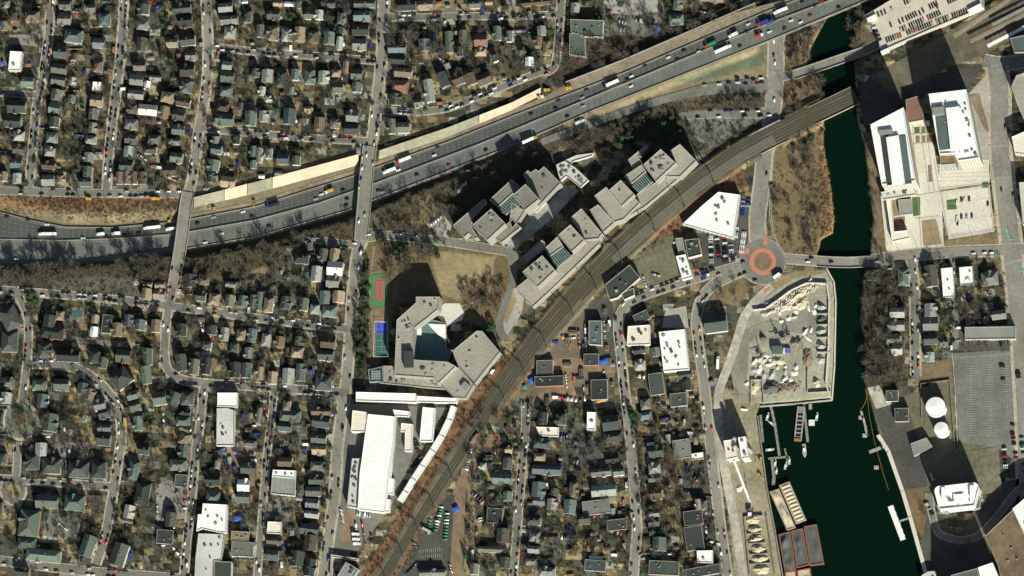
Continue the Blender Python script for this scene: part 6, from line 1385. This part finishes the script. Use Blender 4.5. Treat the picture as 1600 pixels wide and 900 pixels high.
for t_ in (.15, .5, .85):
    q = a.lerp(b_, t_)-c; MB().bar((q.x-1, q.y, 0), (q.x, q.y, q.z), .2).bar((q.x+1, q.y, 0), (q.x, q.y, q.z), .2).build('trestle', metal_g, r)
tag(r, 'long white inclined conveyor running from the concrete plant', 'conveyor')
p = P(1172, 798); r = empty('crane', p); MB().box((0,0,2), (5,3.4,3.4)).build('cab', metal_d, r); MB().box((0,0,.4), (6,5,.8)).build('track', tyre, r); MB().bar((1,0,3), (4,15,14), .4).build('boom', metal_g, r); MB().box((0,-4,3), (3.5,3,3)).build('counterweight', PM['white'], r); tag(r, 'dark crawler crane with raised boom at the conveyor foot', 'crane')
for k, (x, y) in enumerate([(1144,619),(1149,619.5),(1155,620)]):
    p = P(x, y); r = empty('gantry_post', p); MB().bar((0,0,0), (0,0,5), .25).bar((0,-2.4,5), (0,.5,5), .3).build('frame', PM['tan'], r); tag(r, f"{['left','middle','right'][k]} tan frame of the wheel-wash gantry by the quay", 'gantry', 'tan gantry frames')
# retaining quay edges
def quay(pl, label, m=concrete, h0=-4, h1=.7, wd=1.2):
    mb = MB()
    for a, b_ in zip(pl, pl[1:]):
        p, q = P(*a), P(*b_); d = q-p; mb.box(((p.x+q.x)/2, (p.y+q.y)/2, (h0+h1)/2), (d.length+.5, wd, h1-h0), math.atan2(d.y, d.x))
    return tag(mb.build('quay_wall', m), label, 'quay wall')
quay([(1292,420),(1303,440),(1306,470),(1304,570),(1300,624)], 'vertical quay wall on the river side of the quarry yard', mat('pale_wall', (.55,.5,.42)))
quay([(1300,625),(1240,631),(1188,635)], 'quay wall along the bottom of the quarry yard')
quay([(1184,650),(1190,700),(1198,760),(1212,835),(1224,905)], 'long left quay wall beside the barges', concrete_dk)
quay([(1372,680),(1388,705),(1410,767),(1422,807),(1447,897)], 'right quay promenade edge', mat('pale_wall', (.55,.5,.42)), wd=4, h1=.5)
# docks
def dock(pl, wd, label, m=concrete_dk, z=-1.9, th=.6, piles=True):
    c = P(*pl[0]); r = empty('dock', (c.x, c.y, 0)); mb = MB(); pm = MB()
    for a, b_ in zip(pl, pl[1:]):
        p, q = P(*a), P(*b_); d = q-p; mb.box(((p.x+q.x)/2-c.x, (p.y+q.y)/2-c.y, z), (d.length, wd*S, th), math.atan2(d.y, d.x))
        n_ = max(2, int(d.length/6))
        for k in range(n_+1): t_ = p.lerp(q, k/n_)-c; pm.bar((t_.x+wd*S*.5, t_.y, -4.5), (t_.x+wd*S*.5, t_.y, .2), .22, n=6)
    mb.build('deck', m, r); pm.build('piling', wood_pole, r); return tag(r, label, 'dock')
dock([(1204,633),(1210,660),(1216,700),(1218,714)], 4, 'long thin wooden pier beneath the quarry yard')
dock([(1188,648),(1192,690)], 3.5, 'short pier hugging the left quay')
dock([(1200,716),(1232,713)], 3, 'cross pier joining the boats at left'); dock([(1206,716),(1209,745),(1208,758)], 5, 'stub pier below the cross pier'); dock([(1226,700),(1229,714),(1230,728)], 2.5, 'thin finger pier at the right of the cross pier')
dock([(1255,628),(1258,655),(1262,690)], 4, 'narrow pier beside the ladder-like barge')
dock([(1391,790),(1411,843)], 9, 'wide pale floating dock in the right half of the basin', mat('white_trim', (.7,.69,.64))); dock([(1405,814),(1423,808)], 2.6, 'short gangway from the promenade to the floating dock', concrete)
dock([(1345,642),(1352,665),(1354,678)], 3.5, 'short pier on the right shore above the gangway', concrete); dock([(1358,706),(1384,696)], 5, 'slanting gangway pier below the tank terminal', concrete)
for x, y, lb in ((1351,680,'upper small square mooring platform on the right'),(1369,730,'lower small square mooring platform on the right'),(1345,652,'small mooring platform near the yellow floating boom')): dock([(x-3.5,y),(x+3.5,y)], 6, lb, concrete)
bm = MB(); q = smooth([(1352,606),(1354,622),(1349,634),(1344,640)], 2); q2 = smooth([(1354,610),(1358,650),(1366,690),(1380,740),(1388,765)], 3)
for L in (q, q2):
    for a, b_ in zip(L, L[1:]): a, b_ = P(*a), P(*b_); bm.bar((a.x,a.y,-2.2), (b_.x,b_.y,-2.2), .14, n=5)
tag(bm.build('floating_boom', PM['yellow']), 'thin yellow floating boom along the right shore', 'boom')
# barges
def barge(s, fill_, hull, label, rows=0, ox=1200, oy=675, h=1.6, lumps=6):
    W = [P(x, y, 0) for x, y in Z(ox, oy, s)]
    if area(W) < 0: W = W[::-1]
    c = sum(W, Vector())/4; r = empty('barge', (c.x, c.y, 0)); pts = [(q.x-c.x, q.y-c.y) for q in W]
    inn = shrinkp(pts, 1.1); n_ = 4; m = MB(); m.poly(pts, -2.8, -.8).build('hull', hull, r)
    m = MB(); m.v = [(p[0], p[1], -.8) for p in pts]+[(p[0], p[1], h) for p in pts]+[(p[0], p[1], h) for p in inn]+[(p[0], p[1], -.7) for p in inn]
    for k in range(4):
        for q in range(3): m.f.append((q*4+k, q*4+(k+1) % 4, (q+1)*4+(k+1) % 4, (q+1)*4+k)); m.i.append(0)
    m.build('coaming', hull, r)
    g = 26; V_ = []; F_ = []; rs = random.Random(len(label)); cent = [(rs.uniform(.15,.85), rs.uniform(.08,.92), rs.uniform(.5,1.3)) for _ in range(lumps)]
    A, B, C, E = [Vector((p[0], p[1], 0)) for p in inn]
    if (B-A).length > (E-A).length: A, B, C, E = B, C, E, A
    for i in range(g+1):
        for j in range(g*2+1):
            u, v = i/g, j/(g*2); p = A.lerp(B, u).lerp(E.lerp(C, u), v)
            if rows: z = h-.5+1.1*abs(math.sin(v*math.pi*rows))*min(1, 6*u*(1-u)*1.5)
            else: z = h-.6+sum(hh*math.exp(-((u-a)**2*18+(v-b2)**2*60)) for a, b2, hh in cent)
            V_.append((p.x, p.y, z+rs.uniform(-.05,.05)))
    for i in range(g):
        for j in range(g*2): a = i*(g*2+1)+j; F_.append((a, a+g*2+1, a+g*2+2, a+1))
    me_obj('cargo', V_, F_, fill_, r); return tag(r, label, 'barge')
bh = mat('barge_hull_tan', (.33,.28,.2), var=.25); bred = mat('barge_hull_rust', (.22,.09,.06), var=.3)
barge('70 335 135 310 240 550 175 575', pile_m['sand'], bh, 'upper tan barge loaded with ribbed rows of sand', rows=10)
barge('10 375 70 355 175 600 120 617', pile_m['sand'], bh, 'tan barge with uneven sand heaps beside the ribbed one', lumps=16)
barge('65 642 140 622 176 870 105 870', pile_m['dark'], bred, 'leftmost of three dark barges rafted together', lumps=12)
barge('145 620 218 602 260 832 180 852', pile_m['dark'], bred, 'middle of three dark barges rafted together', lumps=5)
barge('224 592 305 577 352 826 264 836', pile_m['dark'], bred, 'rightmost of three dark barges rafted together', lumps=3)
barge('105 875 175 868 190 980 115 985', pile_m['sand'], bred, 'barge with red rim cut by the lower edge, left one', lumps=4)
barge('182 865 265 850 285 980 195 985', pile_m['sand'], bred, 'barge with red rim cut by the lower edge, right one', lumps=4)
# ladder-like barge: frame with black holds
p = P(1249, 662); r = empty('work_barge', (p.x, p.y, -1.6), -.11+math.pi); MB().box((0,0,-.2), (7.6,35,1)).build('hull', metal_d, r)
f = MB(); f.box((-3.3,0,1), (1.2,35,1.4)).box((3.3,0,1), (1.2,35,1.4))
for k in range(8): f.box((0,-16.5+k*4.3,1.02), (5.5,.7,1.4))
f.build('frame', concrete, r); MB().box((0,-15.5,1.3), (7.6,4.6,1.7)).build('end_deck', metal_g, r) ; MB().box((0,17,2.2), (7,3,1)).build('machinery', mat('scrap_rust', (.3,.12,.07)), r); tag(r, 'long ladder-like work barge with black holds', 'barge')
def boat(x, y, rot, L, label, cab=True):
    p = P(x, y); r = empty('boat', (p.x, p.y, -2.3), rot); W = L*.28
    pts = [(-L/2,-W/2*.85),(L*.15,-W/2),(L*.35,-W*.33),(L/2,0),(L*.35,W*.33),(L*.15,W/2),(-L/2,W/2*.85)]
    MB().poly(pts, -.4, 1.1).build('hull', mat('boat_white', (.6,.58,.52), var=.1), r); MB().poly(shrinkp(pts, .3), .9, 1.15).build('deck', PM['tan'], r)
    if cab: MB().box((-.05*L,0,1.8), (L*.32,W*.6,1.4), taper=.85).build('cabin', PM['white'], r); MB().box((.12*L,0,1.9), (.3,W*.5,.8)).build('windscreen', glass_dk, r)
    return tag(r, label, 'boat')
for x, y, ro, L, lb in [(1256.5,704,-1.5,14,'largest boat, moored below the ladder-like barge'),(1211,723,1.5,8,'small white boat under the cross pier, left'),(1213,735,1.5,7,'lower small boat beside the stub pier'),(1227,727,1.4,8,'small boat hanging at the right end of the cross pier'),(1233,719,1.6,8,'small boat at the tip of the cross pier'),(1203,702,.1,9,'small boat lying crosswise left of the thin pier'),(1205,661,-.8,8,'small boat at the upper part of the long thin pier'),(1199,650,1.3,9,'grey boat between the two left piers'),(1276,650,1.4,9,'boat beside the square cream float')]: boat(x, y, ro, L, lb)
for x, y, w_, d_, lb, m in [(1268,660,6,6,'square cream float in the basin',mat('boat_white', (.6,.58,.52))),(1266,635,3.2,5.5,'small tan float below the yard corner',PM['tan'])]:
    p = P(x, y); o = empty('float', (p.x, p.y, -2.3)); MB().box((0,0,.4), (w_,d_,1.6)).build('deck', m, o); MB().box((0,0,-.3), (w_+.3,d_+.3,.5)).build('hull', tyre, o); tag(o, lb, 'float')
# ------------------------------------------------------------------ railway gantries and poles
rl = resample(RAIL, 1.0); gp = [40, 85, 130, 175, 228, 300, 372, 425, 480, 545, 600, 660, 730, 790, 850]
for n_, k in enumerate(gp):
    if k+3 >= len(rl): break
    x, y = rl[k]; a = P(*rl[max(0,k-3)]); b_ = P(*rl[k+3]); t_ = (b_-a).normalized(); nn_ = Vector((t_.y, -t_.x, 0)); hw = float(np.interp(x, [600,750,900], [13,17,20]))*S
    z0 = float(np.interp(x, [600,700,900,1100,1180], [.3,.8,1.8,3.2,4.2])); p = P(x, y); r = empty('catenary_gantry', (p.x, p.y, z0), math.atan2(nn_.y, nn_.x))
    for s in (-1, 1): MB().bar((s*hw,0,-.3), (s*hw,0,11.5), .45, .35).build('post', metal_d, r)
    g = MB(); g.bar((-hw,0,9.6), (hw,0,9.6), .35).bar((-hw,0,8.4), (hw,0,8.4), .3)
    for j in range(12): g.bar((-hw+hw/6*j,0,8.4 if j % 2 else 9.6), (-hw+hw/6*(j+1),0,9.6 if j % 2 else 8.4), .1)
    g.build('truss', metal_d, r)
    reg(r, 'dark steel', 'catenary gantry', x, y, cat='gantry', zone='across the railway tracks', group='catenary gantries across the railway')
PL = []
for s in STREETS:
    key, ph, wd, sw, pl = s
    if wd is None or key in ('SM','AL','TW','Y','O2','A2','AF','RP'): continue
    q = resample(pl, 1.0); sd_ = 1 if len(key) % 2 else -1
    for k in range(15, len(q)-8, 42 if key not in ('AD','AA','AC') else 30):
        x, y = q[k]; ax, ay = q[k-5]; bx, by = q[k+5]; L = math.hypot(bx-ax, by-ay) or 1; nx_, ny_ = -(by-ay)/L, (bx-ax)/L
        x += nx_*(wd/2+1.6)*sd_; y += ny_*(wd/2+1.6)*sd_
        if -5 < x < 1605 and -5 < y < 905: PL.append((x, y, math.atan2(-(by-ay), bx-ax), key))
pole_mb = MB().bar((0,0,0), (0,0,10.5), .17, .11, n=6); arm_mb = MB().bar((0,-1.2,9.7), (0,1.2,9.7), .09).bar((0,-.9,8.9), (0,.9,8.9), .07)
pole_o = pole_mb.build('pole', wood_pole, link=False); arm_o = arm_mb.build('crossarm', wood_pole, link=False)
lamp_o = MB().bar((0,0,9.3), (0,2.4,9.8), .07).box((0,2.7,9.8), (.35,.8,.16)).build('lamp_arm', metal_g, link=False)
for x, y, a, key in PL:
    p = P(x, y); lamp = key in ('AD','AA','AC','AB','W','X'); r = bpy.data.objects.new('street_lamp' if lamp else 'utility_pole', None); COL.objects.link(r); r.location = p; r.rotation_euler = (0,0,a)
    for src in ((pole_o, lamp_o) if lamp else (pole_o, arm_o)): c_ = src.copy(); COL.objects.link(c_); c_.parent = r
    reg(r, 'tall thin', 'street lamp' if lamp else 'utility pole', x, y, cat='street lamp' if lamp else 'pole')
for k, (x, y) in enumerate([(1222,5),(1252,0),(1175,45),(1290,14),(1330,5),(1228,30)]):
    p = P(x, y); r = empty('highway_lamp', (p.x, p.y, 5.5)); MB().bar((0,0,0), (0,0,13), .2, .12, n=6).build('pole', metal_d, r); MB().bar((-2.2,0,13), (2.2,0,13), .1).build('arm', metal_d, r)
    reg(r, 'tall double-armed', 'highway lamp', x, y, cat='street lamp', zone='on the highway at upper right')
# sheds and shipping containers in the back gardens and yards
YARDS = [RESI[5]]*4+[RESI[4]]*2+[RESI[0]]*4+[RESI[7], RESI[3], RESI[2], [(828,560),(960,470),(962,628),(830,628)], [(1015,600),(1098,590),(1105,690),(1010,680)], RESI[1]]
ns = 0; tries = 0
while ns < 255 and tries < 7000:
    tries += 1; x, y = rnd_in(random.choice(YARDS)); ln, wd_ = random.choice([(3.4,2.6),(4.2,3),(6,2.5),(5,3.6),(7.5,4.2)])
    if blocked(x, y, 3.2) or on_street(x, y, 4) or on_road(x, y) or rail_gap(x, y) < 4 or in_any(KEEP, x, y): continue
    OCC.append((x-3, y-3, x+3, y+3)); occ = np.array(OCC); p = P(x, y); cont = wd_ == 2.5; kc, m_ = random.choice([('rusty', mat('scrap_rust', (.3,.12,.07))), ('white', PM['white']), ('blue', PM['blue'])] if cont else [('grey', ROOF['g']), ('pale', ROOF['l']), ('brown', ROOF['b']), ('dark', ROOF['d'])])
    r = empty('shipping_container' if cont else 'shed', p, random.choice((0, math.pi/2))+random.uniform(-.1, .1)); MB().box((0,0,1.2), (ln, wd_, 2.4)).build('body' if cont else 'wall', m_ if cont else random.choice(list(WALL.values())), r)
    g = MB()
    if cont: g.box((ln/2+.05, 0, 1.2), (.1, wd_-.2, 2.2)); g.build('door', metal_g, r)
    else:
        for s in (-1, 1): g.face([(-ln/2-.2, s*(wd_/2+.2), 2.3), (ln/2+.2, s*(wd_/2+.2), 2.3), (ln/2+.2, 0, 2.9), (-ln/2-.2, 0, 2.9)][::-s])
        g.build('roof', m_, r)
    reg(r, kc, 'container' if cont else 'shed', x, y); ns += 1
# board fences between gardens
kf = 0
for (x0, y0, x1, y1) in OCC[:len(HOUSES)]:
    if x1-x0 > 40 or random.random() > .5: continue
    cx, cy = (x0+x1)/2, (y0+y1)/2; zn, ang = side_zone(cx, cy)
    if ang is None: continue
    if abs(math.cos(ang)) > .7: a_, b_ = (x0-1.6, cy-random.uniform(8, 16)), (x0-1.6, cy+random.uniform(6, 13))
    else: a_, b_ = (cx-random.uniform(9, 18), y0-5.5), (cx+random.uniform(6, 14), y0-5.5)
    if on_street(*a_, 1) or on_street(*b_, 1) or on_road(*a_) or on_road(*b_) or blocked((a_[0]+b_[0])/2, (a_[1]+b_[1])/2, 0): continue
    p, q = P(*a_), P(*b_); v_ = q-p; r = empty('garden_fence', p, math.atan2(v_.y, v_.x)); L = v_.length; wm_ = random.choice([wood_pole, wood_pole, metal_d, concrete])
    MB().box((L/2, 0, 1.0), (L, .18, 1.7)).build('boards', wm_, r); pm = MB()
    for k in range(int(L/3)+1): pm.box((k*3, .14, 1.0), (.16, .16, 2.0))
    pm.build('posts', wood_pole, r); reg(r, {'weathered_wood': 'brown board', 'dark_metal': 'dark', 'concrete': 'pale'}[wm_.name], 'garden fence', (a_[0]+b_[0])/2, (a_[1]+b_[1])/2, cat='fence')
# court fences, planters, small tents
def fence(pl, label, h=3, m=metal_g, name='fence'):
    mb = MB(); c = P(*pl[0]); r = empty(name, c); pm = MB()
    for a, b_ in zip(pl, pl[1:]):
        p, q = P(*a)-c, P(*b_)-c; mb.bar((p.x,p.y,h), (q.x,q.y,h), .1).bar((p.x,p.y,h*.5), (q.x,q.y,h*.5), .06).bar((p.x,p.y,.15), (q.x,q.y,.15), .06); n_ = max(1, int((q-p).length/3.5))
        for k in range(n_+1): t_ = p.lerp(q, k/n_); pm.bar((t_.x,t_.y,0), (t_.x,t_.y,h), .07)
    mb.build('rails', m, r); pm.build('posts', m, r); return tag(r, label, 'fence')
wf = mat('white_trim', (.7,.69,.64))
fence([(586,503),(606,504),(607,558),(584,558),(586,503)], 'white railed fence around the blue and teal courts', 3.5, wf)
fence([(1488,552),(1492,600),(1496,690)], 'pale fence along the left side of the big car park', 2, wf)
fence([(1470,297),(1545,289),(1553,362),(1483,373),(1470,297)], 'fence around the pale car park', 1.5, metal_g)
fence([(578,427),(598,425),(605,450),(605,475)], 'fence beside the red and green court', 3, metal_g)
fence([(1228,402),(1208,375),(1202,335),(1204,280),(1206,215)], 'pale curb fence following the park edge', .8, wf)
def tarp(x, y, w_, d_, c_, label):
    p = P(x, y); r = empty('canopy_tent', p, random.uniform(0, .5)); MB().box((0,0,2.6), (w_,d_,.8), taper=.55).build('cover', mat('tarp_'+c_, {'blue': (.02,.1,.5), 'violet': (.18,.14,.45), 'orange': (.6,.28,.08), 'teal': (.03,.22,.3)}[c_], var=.2, scale=1), r)
    for sx in (-1,1):
        for sy in (-1,1): MB().bar((sx*w_*.45,sy*d_*.45,0), (sx*w_*.45,sy*d_*.45,2.3), .06).build('leg', metal_g, r)
    return tag(r, label, 'tent')
for x, y, w_, d_, c_, lb in [(347,706,9,5,'violet','violet awning right of the lower left street'),(368,707,5,4,'violet','small violet awning beside the red car yard'),(372,810,9,6,'blue','blue tarpaulin in the dirt yard behind the white hall'),(382,824,5,4,'blue','small blue tarpaulin in the same dirt yard'),(487,581,4,5,'blue','blue tarpaulin at the house behind the school street'),(371,570,3.5,3.5,'blue','blue awning in the crowded middle left block'),(944,565,9,5,'blue','blue tarpaulin roof beside the dark house, centre'),(876,728,4,4,'blue','blue awning at the end of the long grey roof'),(713,796,6,6,'blue','blue tarpaulin in the dirt yard right of the railway'),(1042,655,4,3,'violet','violet tarpaulin in the brown garden'),(830,595,5,6,'blue','light blue tarpaulin by the railway bend'),(820,605,4,4,'teal','teal tarpaulin by the railway bend'),(940,627,10,2.2,'orange','orange awning at the foot of the dark workshop'),(5,99,3,5,'blue','blue awning left of the bright white hall'),(1025,47,6,7,'blue','blue tarpaulin beyond the small top car park'),(367,731,5,4,'blue','blue awning lower in the left block'),(740,688,4,6,'teal','teal tent at the top of the dirt yard'),(880,528,3,3,'orange','orange awning near the parked cars, centre')]: tarp(x, y, w_, d_, c_, lb)
p = P(118, 490); r = empty('swimming_pool', p); MB().box((0,0,.2), (19,13,.4)).build('deck', shoulder_tan, r); MB().box((0,0,.42), (14,8,.1)).build('pool_water', mat('pool_water', (.05,.12,.13), rough=.1), r); MB().box((0,4.3,.5), (14.8,.5,.3)).build('coping', concrete, r); tag(r, 'rectangular blue-grey swimming pool with a tan deck at left', 'pool')
# railway carriages standing by the depot
p = P(742, 686); r = empty('railway_wagon', p, .95); MB().box((0,0,2), (12,2.8,2.8)).build('body', PM['red'], r); MB().box((0,0,3.45), (11.6,2.4,.2)).build('roof', ROOF['t'], r); MB().box((0,0,.4), (10,2,.7)).build('bogie', tyre, r); tag(r, 'short red wagon beside the railway at the depot top', 'wagon')
p = P(770, 581); r = empty('rail_vehicle', (p.x, p.y, 1.2), 1.0); MB().box((0,0,1.5), (6,2.4,1.8)).build('body', PM['white'], r); MB().box((0,0,.45), (5,2,.6)).build('bogie', tyre, r); MB().box((2.2,0,2.5), (1,2,.5)).build('cab_glass', glass_dk, r); tag(r, 'small white maintenance vehicle on the tracks', 'rail vehicle')
finish_labels()
for o in list(bpy.data.objects):
    if o.parent is not None:
        for k in ('category', 'group'):
            if k in o: del o[k]
